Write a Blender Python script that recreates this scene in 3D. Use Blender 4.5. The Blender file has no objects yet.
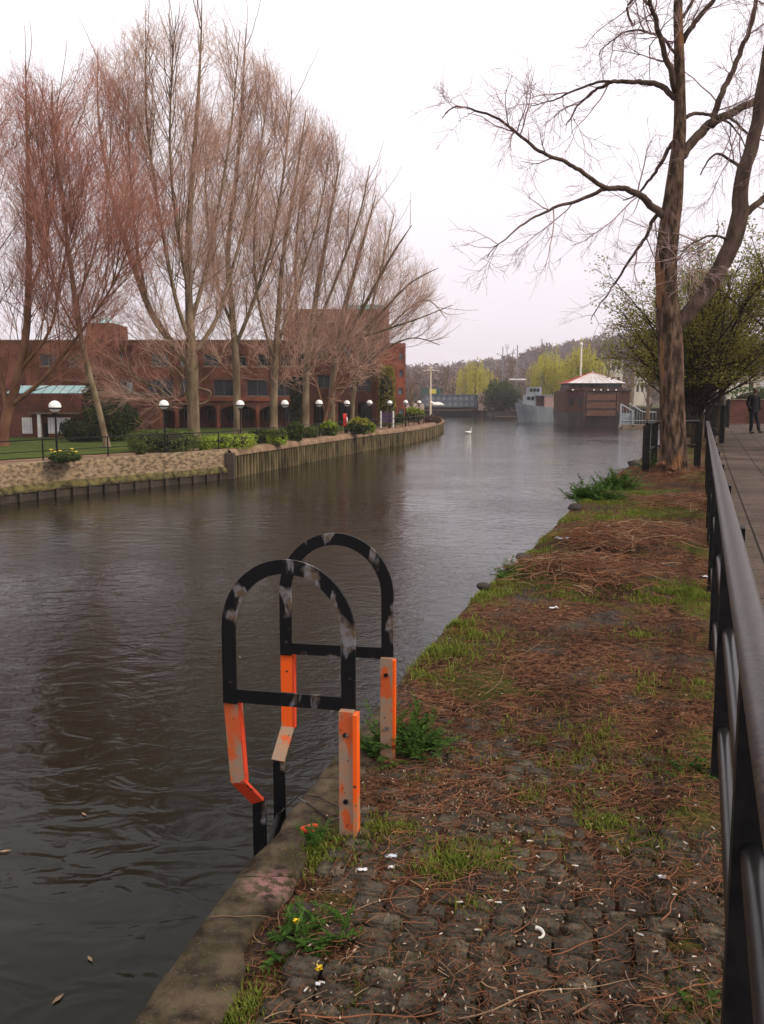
import bpy, bmesh, math, random
import numpy as np
from mathutils import Vector, Matrix, noise as mnoise
R = math.radians
sc = bpy.context.scene
COL = sc.collection
# ---------------------------------------------------------------- camera, world, sun, exposure
PITCH = R(7.25); EYE = 1.5; FPX = 880.0
cam = bpy.data.cameras.new('camera'); camo = bpy.data.objects.new('camera', cam); COL.objects.link(camo)
camo.location = (0, 0, EYE); camo.rotation_euler = (R(90) - PITCH, 0, 0)
cam.sensor_fit = 'VERTICAL'; cam.sensor_height = 24; cam.sensor_width = 18; cam.lens = 24 * FPX / 1024
cam.clip_start = 0.02; cam.clip_end = 6000
sc.camera = camo
SUN_EL, SUN_AZ = R(38), R(115)       # azimuth clockwise from +Y: soft light from the right, a little behind
w = bpy.data.worlds.new('World'); sc.world = w; w.use_nodes = True
nt = w.node_tree; nt.nodes.clear()
wo = nt.nodes.new('ShaderNodeOutputWorld'); bg = nt.nodes.new('ShaderNodeBackground')
sky = nt.nodes.new('ShaderNodeTexSky'); sky.sky_type = 'NISHITA'; sky.sun_disc = False
sky.sun_elevation = SUN_EL; sky.sun_rotation = SUN_AZ; sky.dust_density = 6; sky.air_density = 1.5; sky.ozone_density = 1
hs = nt.nodes.new('ShaderNodeHueSaturation'); hs.inputs['Saturation'].default_value = 0.08
nt.links.new(sky.outputs[0], hs.inputs['Color'])
tcw = nt.nodes.new('ShaderNodeTexCoord'); sx = nt.nodes.new('ShaderNodeSeparateXYZ'); nt.links.new(tcw.outputs['Generated'], sx.inputs[0])
rp = nt.nodes.new('ShaderNodeValToRGB')          # overcast veil: lavender grey low down, bright white above
e = rp.color_ramp.elements
e[0].position = 0.0; e[0].color = (6.7, 6.2, 6.7, 1); e[1].position = 0.6; e[1].color = (10.2, 9.7, 9.7, 1)
m1 = e.new(0.09); m1.color = (7.9, 7.35, 7.9, 1); m2 = e.new(0.3); m2.color = (9.6, 9.0, 9.7, 1)
nt.links.new(sx.outputs['Z'], rp.inputs[0])
mxw = nt.nodes.new('ShaderNodeMixRGB'); mxw.inputs[0].default_value = 0.85
nt.links.new(hs.outputs[0], mxw.inputs[1]); nt.links.new(rp.outputs[0], mxw.inputs[2])
nt.links.new(mxw.outputs[0], bg.inputs[0]); bg.inputs[1].default_value = 0.125
nt.links.new(bg.outputs[0], wo.inputs[0])
sl = bpy.data.lights.new('sun', 'SUN'); sl.energy = 2.2; sl.angle = R(10); sl.color = (1, 0.87, 0.70)
so = bpy.data.objects.new('sun', sl); COL.objects.link(so)
so.rotation_euler = Vector((math.sin(SUN_AZ) * math.cos(SUN_EL), math.cos(SUN_AZ) * math.cos(SUN_EL), math.sin(SUN_EL))).to_track_quat('Z', 'Y').to_euler()
sc.view_settings.view_transform = 'Standard'; sc.view_settings.look = 'None'
sc.view_settings.exposure = 0.14; sc.view_settings.gamma = 1.0
sc.view_settings.use_curve_mapping = False
sc.cycles.volume_bounces = 1; sc.cycles.max_bounces = 6; sc.cycles.volume_step_rate = 4

# ---------------------------------------------------------------- helpers
CT, ST = math.cos(PITCH), math.sin(PITCH)
def at(px, py, z=0.0):
    """pixel of the photograph -> world point on the level z"""
    xc = (px - 382) / FPX; yc = (512 - py) / FPX
    d = (xc, CT + yc * ST, -ST + yc * CT); t = (z - EYE) / d[2]
    return Vector((d[0] * t, d[1] * t, z))
def atY(px, py, Y):
    xc = (px - 382) / FPX; yc = (512 - py) / FPX
    t = Y / (CT + yc * ST)
    return Vector((xc * t, Y, EYE + (-ST + yc * CT) * t))
def tag(o, label=None, cat=None, group=None, kind=None):
    if label: o['label'] = label
    if cat: o['category'] = cat
    if group: o['group'] = group
    if kind: o['kind'] = kind
    return o
def empty(name, loc=(0, 0, 0), rz=0.0, label=None, cat=None, group=None):
    o = bpy.data.objects.new(name, None); COL.objects.link(o); o.location = loc; o.rotation_euler = (0, 0, rz)
    o.empty_display_size = 0.1
    return tag(o, label, cat, group)
class MB:
    """collects geometry; build() links it as one mesh object"""
    def __init__(s): s.v = []; s.q = []; s.t = []; s.r = []; s.n = 0
    def add(s, v, q=None, t=None, rnd=None):
        v = np.asarray(v, float).reshape(-1, 3)
        if q is not None and len(q): s.q.append(np.asarray(q, int).reshape(-1, 4) + s.n)
        if t is not None and len(t): s.t.append(np.asarray(t, int).reshape(-1, 3) + s.n)
        if rnd is None: rnd = random.random()
        s.r.append(np.broadcast_to(np.asarray(rnd, float), (len(v),)))
        s.v.append(v); s.n += len(v)
    def box(s, lo, hi, rz=0.0, c=None, rnd=None):
        x0, y0, z0 = lo; x1, y1, z1 = hi
        v = np.array([(x0, y0, z0), (x1, y0, z0), (x1, y1, z0), (x0, y1, z0), (x0, y0, z1), (x1, y0, z1), (x1, y1, z1), (x0, y1, z1)], float)
        if rz or c is not None:
            ca, sa = math.cos(rz), math.sin(rz); cx, cy = (c if c is not None else (0, 0))
            x = v[:, 0] * ca - v[:, 1] * sa + cx; y = v[:, 0] * sa + v[:, 1] * ca + cy; v = np.stack([x, y, v[:, 2]], 1)
        s.add(v, [(0, 3, 2, 1), (4, 5, 6, 7), (0, 1, 5, 4), (1, 2, 6, 5), (2, 3, 7, 6), (3, 0, 4, 7)], rnd=rnd); return s
    def obox(s, o, ax, ay, az, rnd=None):
        """box centred at o with half-axis vectors"""
        o = np.array(o, float); ax, ay, az = (np.array(a, float) for a in (ax, ay, az))
        v = [o + i * ax + j * ay + k * az for k in (-1, 1) for (i, j) in ((-1, -1), (1, -1), (1, 1), (-1, 1))]
        s.add(v, [(0, 3, 2, 1), (4, 5, 6, 7), (0, 1, 5, 4), (1, 2, 6, 5), (2, 3, 7, 6), (3, 0, 4, 7)], rnd=rnd); return s
    def tube(s, pts, rad, k=6, rnd=None, cap=True):
        p = np.asarray([tuple(a) for a in pts], float); n = len(p)
        rad = np.broadcast_to(np.asarray(rad, float), (n,))
        t = np.gradient(p, axis=0); t /= np.linalg.norm(t, axis=1, keepdims=True) + 1e-12
        m = t.mean(0); ref = np.array([0, 0, 1.0]) if abs(m[2]) < 0.8 * np.linalg.norm(m) + 1e-9 else np.array([1.0, 0.3, 0])
        a = np.cross(t, ref); a /= np.linalg.norm(a, axis=1, keepdims=True) + 1e-12; b = np.cross(t, a)
        th = np.arange(k) * 2 * math.pi / k
        v = p[:, None, :] + rad[:, None, None] * (np.cos(th)[None, :, None] * a[:, None, :] + np.sin(th)[None, :, None] * b[:, None, :])
        i = np.arange(n - 1)[:, None] * k; j = np.arange(k)[None, :]; j2 = (j + 1) % k
        q = np.stack([i + j, i + j2, i + k + j2, i + k + j], -1).reshape(-1, 4)
        v = v.reshape(-1, 3)
        tr = None
        if cap and k > 3:
            v = np.vstack([v, p[0:1], p[-1:]]); tr = []
            for jj in range(k):
                tr.append((n * k, (jj + 1) % k, jj)); tr.append((n * k + 1, (n - 1) * k + jj, (n - 1) * k + (jj + 1) % k))
        s.add(v, q, tr, rnd=rnd); return s
    def poly(s, pts, rnd=None):
        """fan of a convex polygon"""
        s.add([tuple(p) for p in pts], None, [(0, i, i + 1) for i in range(1, len(pts) - 1)], rnd=rnd); return s
    def lathe(s, c, prof, k=16, rnd=None):
        c = np.array(c, float); th = np.arange(k) * 2 * math.pi / k
        v = np.array([[(c[0] + r * math.cos(a), c[1] + r * math.sin(a), c[2] + z) for a in th] for r, z in prof]).reshape(-1, 3)
        n = len(prof); i = np.arange(n - 1)[:, None] * k; j = np.arange(k)[None, :]; j2 = (j + 1) % k
        s.add(v, np.stack([i + j, i + j2, i + k + j2, i + k + j], -1).reshape(-1, 4), rnd=rnd); return s
    def leaves(s, pos, size, rng, flat=0.0, elong=1.6, nrm=None):
        """many small leaf quads"""
        pos = np.asarray(pos, float); n = len(pos)
        if not n: return s
        a = rng.normal(size=(n, 3)); a[:, 2] *= (1 - flat); a /= np.linalg.norm(a, axis=1, keepdims=True)
        b = rng.normal(size=(n, 3)); b[:, 2] *= (1 - flat); b -= (a * b).sum(1, keepdims=True) * a; b /= np.linalg.norm(b, axis=1, keepdims=True) + 1e-9
        sz = (np.asarray(size) * rng.uniform(0.6, 1.4, n))[:, None]
        v = np.stack([pos - a * sz * elong, pos + b * sz * 0.5, pos + a * sz * elong, pos - b * sz * 0.5], 1).reshape(-1, 3)
        r = np.repeat(rng.random(n), 4)
        s.add(v, np.arange(4 * n).reshape(n, 4), rnd=r); return s
    def build(s, name, mat, parent=None, smooth=False, loc=None):
        me = bpy.data.meshes.new(name)
        v = np.vstack(s.v); org = np.array(loc if loc is not None else (0, 0, 0), float)
        if parent is not None and loc is None:
            pm = parent.matrix_world_local if False else None
        v = v - org
        q = np.vstack(s.q) if s.q else np.zeros((0, 4), int); t = np.vstack(s.t) if s.t else np.zeros((0, 3), int)
        me.vertices.add(len(v)); me.vertices.foreach_set('co', v.ravel())
        me.loops.add(q.size + t.size); me.loops.foreach_set('vertex_index', np.concatenate([q.ravel(), t.ravel()]).astype(np.int32))
        me.polygons.add(len(q) + len(t))
        ls = np.concatenate([np.arange(len(q)) * 4, q.size + np.arange(len(t)) * 3]).astype(np.int32)
        me.polygons.foreach_set('loop_start', ls)
        me.update(calc_edges=True)
        me.polygons.foreach_set('use_smooth', np.full(len(me.polygons), bool(smooth)))
        at_ = me.attributes.new('rnd', 'FLOAT', 'POINT'); at_.data.foreach_set('value', np.concatenate(s.r).astype(np.float32))
        me.materials.append(mat)
        o = bpy.data.objects.new(name, me); COL.objects.link(o); o.location = org
        if parent is not None: o.parent = parent
        return o
def part(mb, name, mat, root, smooth=False):
    """child whose geometry was given in world coordinates; root is an unrotated Empty"""
    return mb.build(name, mat, None, smooth, None) if root is None else _par(mb, name, mat, root, smooth)
def _par(mb, name, mat, root, smooth):
    base = Vector((0, 0, 0)); o = root
    while o is not None: base += o.location; o = o.parent
    mb2 = mb; v = [a - np.array(base) for a in mb2.v]; mb2.v = v
    return mb2.build(name, mat, root, smooth, None)
def copy_tree(o, parent=None):
    c = o.copy(); COL.objects.link(c); c.parent = parent
    for ch in [x for x in COL.objects if x.parent == o]: copy_tree(ch, c)
    return c

# ---------------------------------------------------------------- materials
def mat(name, c1, c2=None, scale=5.0, rough=0.8, bump=0.0, bscale=None, detail=6, metal=0.0, rnd=None, c3=None, spec=None, lo=0.35, hi=0.65, stretch=None, coord='Object', bdist=0.02):
    m = bpy.data.materials.new(name); m.use_nodes = True; t = m.node_tree; N = t.nodes; L = t.links
    b = N['Principled BSDF']; b.inputs['Roughness'].default_value = rough; b.inputs['Metallic'].default_value = metal
    b.inputs['Specular IOR Level'].default_value = spec if spec is not None else (0.08 if rough >= 0.75 else 0.4)
    tc = N.new('ShaderNodeTexCoord'); vec = tc.outputs[coord if coord != 'World' else 'Object']
    if coord == 'World':
        g = N.new('ShaderNodeNewGeometry'); vec = g.outputs['Position']
    if stretch:
        mp = N.new('ShaderNodeMapping'); mp.inputs['Scale'].default_value = stretch; L.new(vec, mp.inputs[0]); vec = mp.outputs[0]
    col = None
    if c2 is not None:
        no = N.new('ShaderNodeTexNoise'); no.inputs['Scale'].default_value = scale; no.inputs['Detail'].default_value = detail; L.new(vec, no.inputs['Vector'])
        cr = N.new('ShaderNodeValToRGB'); cr.color_ramp.elements[0].position = lo; cr.color_ramp.elements[1].position = hi
        cr.color_ramp.elements[0].color = (*c1, 1); cr.color_ramp.elements[1].color = (*c2, 1)
        L.new(no.outputs[0], cr.inputs[0]); col = cr.outputs[0]
    if rnd is not None:          # per-leaf / per-piece variation
        a = N.new('ShaderNodeAttribute'); a.attribute_name = 'rnd'
        mx = N.new('ShaderNodeMixRGB'); L.new(a.outputs['Fac'], mx.inputs[0])
        if col is not None: L.new(col, mx.inputs[1])
        else: mx.inputs[1].default_value = (*c1, 1)
        mx.inputs[2].default_value = (*rnd, 1); col = mx.outputs[0]
    if col is not None: L.new(col, b.inputs['Base Color'])
    else: b.inputs['Base Color'].default_value = (*c1, 1)
    if bump:
        nb = N.new('ShaderNodeTexNoise'); nb.inputs['Scale'].default_value = bscale or scale * 3; nb.inputs['Detail'].default_value = 8; L.new(vec, nb.inputs['Vector'])
        bp = N.new('ShaderNodeBump'); bp.inputs['Strength'].default_value = bump; bp.inputs['Distance'].default_value = bdist
        L.new(nb.outputs[0], bp.inputs['Height']); L.new(bp.outputs[0], b.inputs['Normal'])
    return m
def leafmat(name, c1, c2, trans=0.3):
    m = mat(name, c1, rnd=c2, rough=0.7, spec=0.12); t = m.node_tree; b = t.nodes['Principled BSDF']
    src = b.inputs['Base Color'].links[0].from_socket
    tr = t.nodes.new('ShaderNodeBsdfTranslucent'); t.links.new(src, tr.inputs[0])
    mx = t.nodes.new('ShaderNodeMixShader'); mx.inputs[0].default_value = trans
    t.links.new(b.outputs[0], mx.inputs[1]); t.links.new(tr.outputs[0], mx.inputs[2])
    t.links.new(mx.outputs[0], t.nodes['Material Output'].inputs[0]); return m
def brickmat(name, c1, c2, mortar, scale=1.0, bw=0.225, rh=0.075, bump=0.3, stain=None):
    m = bpy.data.materials.new(name); m.use_nodes = True; t = m.node_tree; N = t.nodes; L = t.links
    b = N['Principled BSDF']; b.inputs['Roughness'].default_value = 0.9; b.inputs['Specular IOR Level'].default_value = 0.08
    g = N.new('ShaderNodeNewGeometry'); s = N.new('ShaderNodeSeparateXYZ'); L.new(g.outputs['Position'], s.inputs[0])
    ad = N.new('ShaderNodeMath'); ad.operation = 'ADD'; L.new(s.outputs[0], ad.inputs[0]); L.new(s.outputs[1], ad.inputs[1])
    cb = N.new('ShaderNodeCombineXYZ'); L.new(ad.outputs[0], cb.inputs[0]); L.new(s.outputs[2], cb.inputs[1])
    br = N.new('ShaderNodeTexBrick'); L.new(cb.outputs[0], br.inputs['Vector']); br.inputs['Scale'].default_value = scale
    br.inputs['Brick Width'].default_value = bw; br.inputs['Row Height'].default_value = rh; br.inputs['Mortar Size'].default_value = 0.008
    br.inputs['Color1'].default_value = (*c1, 1); br.inputs['Color2'].default_value = (*c2, 1); br.inputs['Mortar'].default_value = (*mortar, 1)
    no = N.new('ShaderNodeTexNoise'); no.inputs['Scale'].default_value = 0.6; no.inputs['Detail'].default_value = 8; L.new(g.outputs['Position'], no.inputs['Vector'])
    mr = N.new('ShaderNodeMapRange'); mr.inputs[1].default_value = 0.3; mr.inputs[2].default_value = 0.7; mr.inputs[3].default_value = 0.5; mr.inputs[4].default_value = 1.35
    L.new(no.outputs[0], mr.inputs[0]); mu = N.new('ShaderNodeVectorMath'); mu.operation = 'SCALE'; L.new(br.outputs['Color'], mu.inputs[0]); L.new(mr.outputs[0], mu.inputs['Scale'])
    L.new(mu.outputs[0], b.inputs['Base Color']); return m
M = {}
M['brick'] = brickmat('red_brick', (0.17, 0.052, 0.032), (0.105, 0.036, 0.024), (0.14, 0.09, 0.07))
M['brick_bright'] = brickmat('orange_brick', (0.26, 0.068, 0.036), (0.185, 0.048, 0.028), (0.2, 0.12, 0.09))
M['dark_glass'] = mat('dark_glass', (0.015, 0.018, 0.022), rough=0.08)
M['pale_glass'] = mat('pale_glass', (0.20, 0.25, 0.28), (0.10, 0.12, 0.14), scale=1.5, rough=0.15)
M['frame'] = mat('window_frame', (0.10, 0.09, 0.085), rough=0.5)
M['teal'] = mat('teal_glazing', (0.16, 0.36, 0.36), (0.28, 0.46, 0.44), scale=0.8, rough=0.25)
M['white_paint'] = mat('white_paint', (0.75, 0.74, 0.72), (0.6, 0.58, 0.55), scale=3, rough=0.5)
M['black_paint'] = mat('black_paint', (0.006, 0.006, 0.007), (0.014, 0.013, 0.013), scale=14, rough=0.5, bump=0.15, bscale=60, bdist=0.002, spec=0.12)
M['concrete'] = mat('concrete', (0.11, 0.085, 0.06), (0.20, 0.165, 0.12), scale=2.5, rough=0.9, bump=0.4, bscale=30, bdist=0.01)

# ================================================================ SETTING
WZ = -2.6; BZ = -1.1
EDGE = [(-30, -10), (0, -1.2), (1.73, -.70), (1.96, -.63), (2.68, -.46), (2.87, -.41), (4.8, .14), (6.76, .75), (8.2, 1.29), (10.38, 2.04), (12.12, 2.62), (14.56, 3.44),
        (16.38, 4.17), (20.78, 5.91), (24.22, 7.24), (28.4, 8.95), (37, 12.2), (51.5, 17.4), (90, 31), (150, 47), (225, 48), (240, 46)]
EY = np.array([a for a, _ in EDGE]); EX = np.array([b for _, b in EDGE])
def edgeX(y): return np.interp(y, EY, EX)
FS = 0.3619; FX0 = 0.116
def fenceX(y): return FX0 + FS * y
rng = np.random.default_rng(7); random.seed(7)
def sheet(name, pts, z, m, kind='structure'):
    b = MB(); v = [(x, y, z) for x, y in pts]
    bm = bmesh.new(); f = bm.faces.new([bm.verts.new(p) for p in v]); bmesh.ops.triangulate(bm, faces=[f])
    me = bpy.data.meshes.new(name); bm.normal_update(); 
    for f in bm.faces:
        if f.normal.z < 0: f.normal_flip()
    bm.to_mesh(me); bm.free(); me.materials.append(m)
    o = bpy.data.objects.new(name, me); COL.objects.link(o); return tag(o, kind=kind)

# --- riverbed sheet to the horizon
M['soil'] = mat('soil', (0.055, 0.035, 0.022), (0.10, 0.065, 0.04), scale=0.5, rough=1)
bed = MB(); bed.add([(-3000, -200, -5), (3000, -200, -5), (3000, 5000, -5), (-3000, 5000, -5)], [(0, 1, 2, 3)])
tag(bed.build('ground', M['soil']), kind='structure')

# --- water
def water_mat():
    m = bpy.data.materials.new('river_water'); m.use_nodes = True; t = m.node_tree; N = t.nodes; L = t.links
    b = N['Principled BSDF']; b.inputs['Roughness'].default_value = 0.04; b.inputs['IOR'].default_value = 1.33; b.inputs['Specular IOR Level'].default_value = 0.22
    b.inputs['Base Color'].default_value = (0.010, 0.010, 0.006, 1)
    g = N.new('ShaderNodeNewGeometry')
    def noise(scale, sx, sy, rot, det=3, dist=0.0):
        mp = N.new('ShaderNodeMapping'); mp.inputs['Scale'].default_value = (sx, sy, 1); mp.inputs['Rotation'].default_value = (0, 0, rot); L.new(g.outputs['Position'], mp.inputs[0])
        n = N.new('ShaderNodeTexNoise'); n.inputs['Scale'].default_value = scale; n.inputs['Detail'].default_value = det; n.inputs['Distortion'].default_value = dist
        L.new(mp.outputs[0], n.inputs['Vector']); return n.outputs[0]
    def math_(op, a, bb):
        n = N.new('ShaderNodeMath'); n.operation = op
        for i, q in enumerate((a, bb)):
            if isinstance(q, (int, float)): n.inputs[i].default_value = q
            else: L.new(q, n.inputs[i])
        return n.outputs[0]
    n1 = noise(2.2, 0.7, 1.1, 0.3, 2, 0.8)       # long slow swell
    n2 = noise(8.0, 0.85, 1.1, 0.6, 2, 0.8)       # ripples
    n3 = noise(21.0, 1, 1, -0.4, 2, 0.5)     # fine wind ripples
    # ripples die away in calm patches near the wall
    msk = noise(0.16, 1, 1, 0.0, 2)
    mr = N.new('ShaderNodeMapRange'); mr.inputs[1].default_value = 0.38; mr.inputs[2].default_value = 0.62; mr.inputs[3].default_value = 0.35; mr.inputs[4].default_value = 1.0
    L.new(msk, mr.inputs[0])
    sp = N.new('ShaderNodeSeparateXYZ'); L.new(g.outputs['Position'], sp.inputs[0])
    my = N.new('ShaderNodeMapRange'); my.inputs[1].default_value = 5.5; my.inputs[2].default_value = 13.0; my.inputs[3].default_value = 0.18; my.inputs[4].default_value = 1.0
    L.new(sp.outputs[1], my.inputs[0])
    k = math_('MULTIPLY', mr.outputs[0], my.outputs[0])
    h = math_('ADD', math_('MULTIPLY', n1, 0.024), math_('MULTIPLY', k, math_('ADD', math_('MULTIPLY', n2, 0.013), math_('MULTIPLY', n3, 0.0048))))
    bp = N.new('ShaderNodeBump'); bp.inputs['Strength'].default_value = 1.0; bp.inputs['Distance'].default_value = 1.0; L.new(h, bp.inputs['Height'])
    L.new(bp.outputs[0], b.inputs['Normal']); return m
wm = MB(); wm.add([(-300, -60, WZ), (300, -60, WZ), (300, 320, WZ), (-300, 320, WZ)], [(0, 1, 2, 3)])
tag(wm.build('river_water', water_mat()), kind='structure')

# --- near quay ground
def moundz(x, y):
    z = 0.0
    for (px, py, r, hh) in ((640, 548, 0.75, 0.13), (575, 580, 0.55, 0.07), (690, 512, 0.7, 0.12), (672, 478, 0.9, 0.16)):
        c = at(px, py); z = z + hh * np.exp(-((x - c.x) ** 2 + (y - c.y) ** 2) / (r * r))
    return z
def fnoise(x, y, s, seed=0.0): return mnoise.noise(Vector((x * s + seed, y * s - seed, seed * 0.7)))
def groundz(x, y):
    d = x - float(edgeX(y))
    z = 0.016 * fnoise(x, y, 1.3, 3.1) + 0.012 * fnoise(x, y, 5, 1.7) + 0.006 * fnoise(x, y, 17, 5.0) + float(moundz(x, y))
    cover = min(1, max(0, (y - 2.3) / 2.2))
    z += -0.022 + 0.045 * cover
    k = min(1, max(0, (y - 3.6) / 1.4 + 1.6 * fnoise(x, y, 1.1, 9)))     # overgrown coping further on
    w_ = min(1, max(0, (d - 0.10 - 0.05 * fnoise(x, y, 5, 2)) / 0.09)); z = z * w_ + (1 - w_) * (-0.035 + 0.05 * k)
    if d < 0.05: z -= (0.05 - d) * 0.8
    return z
def surfz(x, y):
    z = groundz(x, y)
    return max(z, 0.0 + 0.010 * fnoise(x, y, 1.5, 3)) if 0.9 < y < 3.3 and x - float(edgeX(y)) > .3 else z
def ground_mat():
    m = bpy.data.materials.new('leaf_litter_soil'); m.use_nodes = True; t = m.node_tree; N = t.nodes; L = t.links
    b = N['Principled BSDF']; b.inputs['Roughness'].default_value = 0.95; b.inputs['Specular IOR Level'].default_value = 0.05
    g = N.new('ShaderNodeNewGeometry')
    def noise(scale, det=8, dist=0):
        n = N.new('ShaderNodeTexNoise'); n.inputs['Scale'].default_value = scale; n.inputs['Detail'].default_value = det; n.inputs['Distortion'].default_value = dist; L.new(g.outputs['Position'], n.inputs['Vector']); return n.outputs[0]
    def ramp(src, stops):
        c = N.new('ShaderNodeValToRGB'); e = c.color_ramp.elements
        e[0].position = stops[0][0]; e[0].color = (*stops[0][1], 1); e[1].position = stops[-1][0]; e[1].color = (*stops[-1][1], 1)
        for p, q in stops[1:-1]: x = e.new(p); x.color = (*q, 1)
        L.new(src, c.inputs[0]); return c.outputs[0]
    base = ramp(noise(26, 12, 1.2), [(0.34, (0.016, 0.009, 0.006)), (0.5, (0.085, 0.040, 0.022)), (0.60, (0.16, 0.078, 0.040)), (0.72, (0.26, 0.16, 0.10))])
    grey = ramp(noise(55, 6, 0.5), [(0.35, (0.035, 0.028, 0.022)), (0.7, (0.11, 0.095, 0.08))])
    mg = ramp(noise(2.2, 5), [(0.52, (0, 0, 0)), (0.66, (1, 1, 1))])
    mx = N.new('ShaderNodeMixRGB'); L.new(mg, mx.inputs[0]); L.new(base, mx.inputs[1]); L.new(grey, mx.inputs[2])
    moss = ramp(noise(40, 8), [(0.3, (0.035, 0.048, 0.010)), (0.7, (0.11, 0.14, 0.026))])
    mm = ramp(noise(1.3, 6, 0.6), [(0.53, (0, 0, 0)), (0.61, (0.8, 0.8, 0.8))])
    m2 = N.new('ShaderNodeMixRGB'); L.new(mm, m2.inputs[0]); L.new(mx.outputs[0], m2.inputs[1]); L.new(moss, m2.inputs[2])
    dk = ramp(noise(0.9, 4), [(0.38, (0.5, 0.5, 0.5)), (0.58, (1, 1, 1))]); m4 = N.new('ShaderNodeMixRGB'); m4.blend_type = 'MULTIPLY'; m4.inputs[0].default_value = 1; L.new(m2.outputs[0], m4.inputs[1]); L.new(dk, m4.inputs[2]); L.new(m4.outputs[0], b.inputs['Base Color'])
    bp = N.new('ShaderNodeBump'); bp.inputs['Strength'].default_value = 0.9; bp.inputs['Distance'].default_value = 0.02; L.new(noise(60, 10, 1.0), bp.inputs['Height']); L.new(bp.outputs[0], b.inputs['Normal'])
    return m
M['litter'] = ground_mat()
ys = np.concatenate([[-12, -6, -2, 0], np.geomspace(0.8, 60, 260), [75, 90, 120, 150, 190, 225, 240]])
nx = 110
verts = []
for y in ys:
    x0 = float(edgeX(y)) + 0.012; x1 = float(fenceX(y)) + 0.35
    if y > 24: x1 = max(x1, x0 + 3)
    for i in range(nx):
        u_ = i / (nx - 1); x = x0 + (x1 - x0) * u_
        verts.append((x, y, groundz(x, y) - (0.015 if u_ > 0.985 else 0)))
ny = len(ys); ii = np.arange(ny - 1)[:, None] * nx; jj = np.arange(nx - 1)[None, :]
q = np.stack([ii + jj, ii + jj + 1, ii + nx + jj + 1, ii + nx + jj], -1).reshape(-1, 4)
gq = MB(); gq.add(verts, q); tag(gq.build('riverside_verge', M['litter'], smooth=True), kind='structure')

# --- paved footpath to the right of the railing
def path_mat():
    m = brickmat('path_paving', (0.095, 0.072, 0.058), (0.078, 0.058, 0.046), (0.02, 0.014, 0.01)); t = m.node_tree; N = t.nodes; L = t.links
    br = [n for n in N if n.type == 'TEX_BRICK'][0]; g = [n for n in N if n.type == 'NEW_GEOMETRY'][0]
    mp = N.new('ShaderNodeMapping'); mp.inputs['Rotation'].default_value = (0, 0, R(19.9 + 90)); L.new(g.outputs['Position'], mp.inputs[0]); L.new(mp.outputs[0], br.inputs['Vector'])
    br.inputs['Brick Width'].default_value = 0.62; br.inputs['Row Height'].default_value = 0.6; br.inputs['Mortar Size'].default_value = 0.012
    b = N['Principled BSDF']; no = N.new('ShaderNodeTexNoise'); no.inputs['Scale'].default_value = 30; no.inputs['Detail'].default_value = 8; L.new(g.outputs['Position'], no.inputs['Vector'])
    mr = N.new('ShaderNodeMapRange'); mr.inputs[1].default_value = 0.3; mr.inputs[2].default_value = 0.7; mr.inputs[3].default_value = 0.6; mr.inputs[4].default_value = 1.3; L.new(no.outputs[0], mr.inputs[0])
    src = b.inputs['Base Color'].links[0].from_socket; mu = N.new('ShaderNodeVectorMath'); mu.operation = 'SCALE'; L.new(src, mu.inputs[0]); L.new(mr.outputs[0], mu.inputs['Scale']); L.new(mu.outputs[0], b.inputs['Base Color'])
    return m
M['path'] = path_mat()
def pathz(y): return 0.006 + 0.25 * min(1, max(0, (y - 20) / 25))
pm = MB(); v = []
pys = [-10, 0, 3, 6, 10, 15, 20, 25, 30, 35, 40, 45, 60, 90, 140]
for y in pys:
    for o_ in (0.30, 4.6): v.append((fenceX(y) + o_ + (0.05 * y if y > 24 and o_ > 1 else 0), y, pathz(y)))
pm.add(v, [(2 * i, 2 * i + 1, 2 * i + 3, 2 * i + 2) for i in range(len(pys) - 1)]); tag(pm.build('footpath', M['path']), kind='structure')
# land further right, reaching the horizon
M['scrub_ground'] = mat('rough_grass_ground', (0.04, 0.05, 0.02), (0.085, 0.07, 0.04), scale=1.5, rough=1, bump=0.5, coord='World')
v = []
for y in [-30, 0, 10, 24, 37, 60, 90, 150, 230, 400, 3000]:
    v.append((fenceX(y) + 2.0 if y < 100 else 48.5, y, -0.06 + (0.2 * min(1, max(0, (y - 20) / 25))))); v.append((3000, y, 0.2))
rb = MB(); rb.add(v, [(2 * i, 2 * i + 1, 2 * i + 3, 2 * i + 2) for i in range(len(v) // 2 - 1)]); tag(rb.build('bank_ground', M['scrub_ground']), kind='structure')

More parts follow.
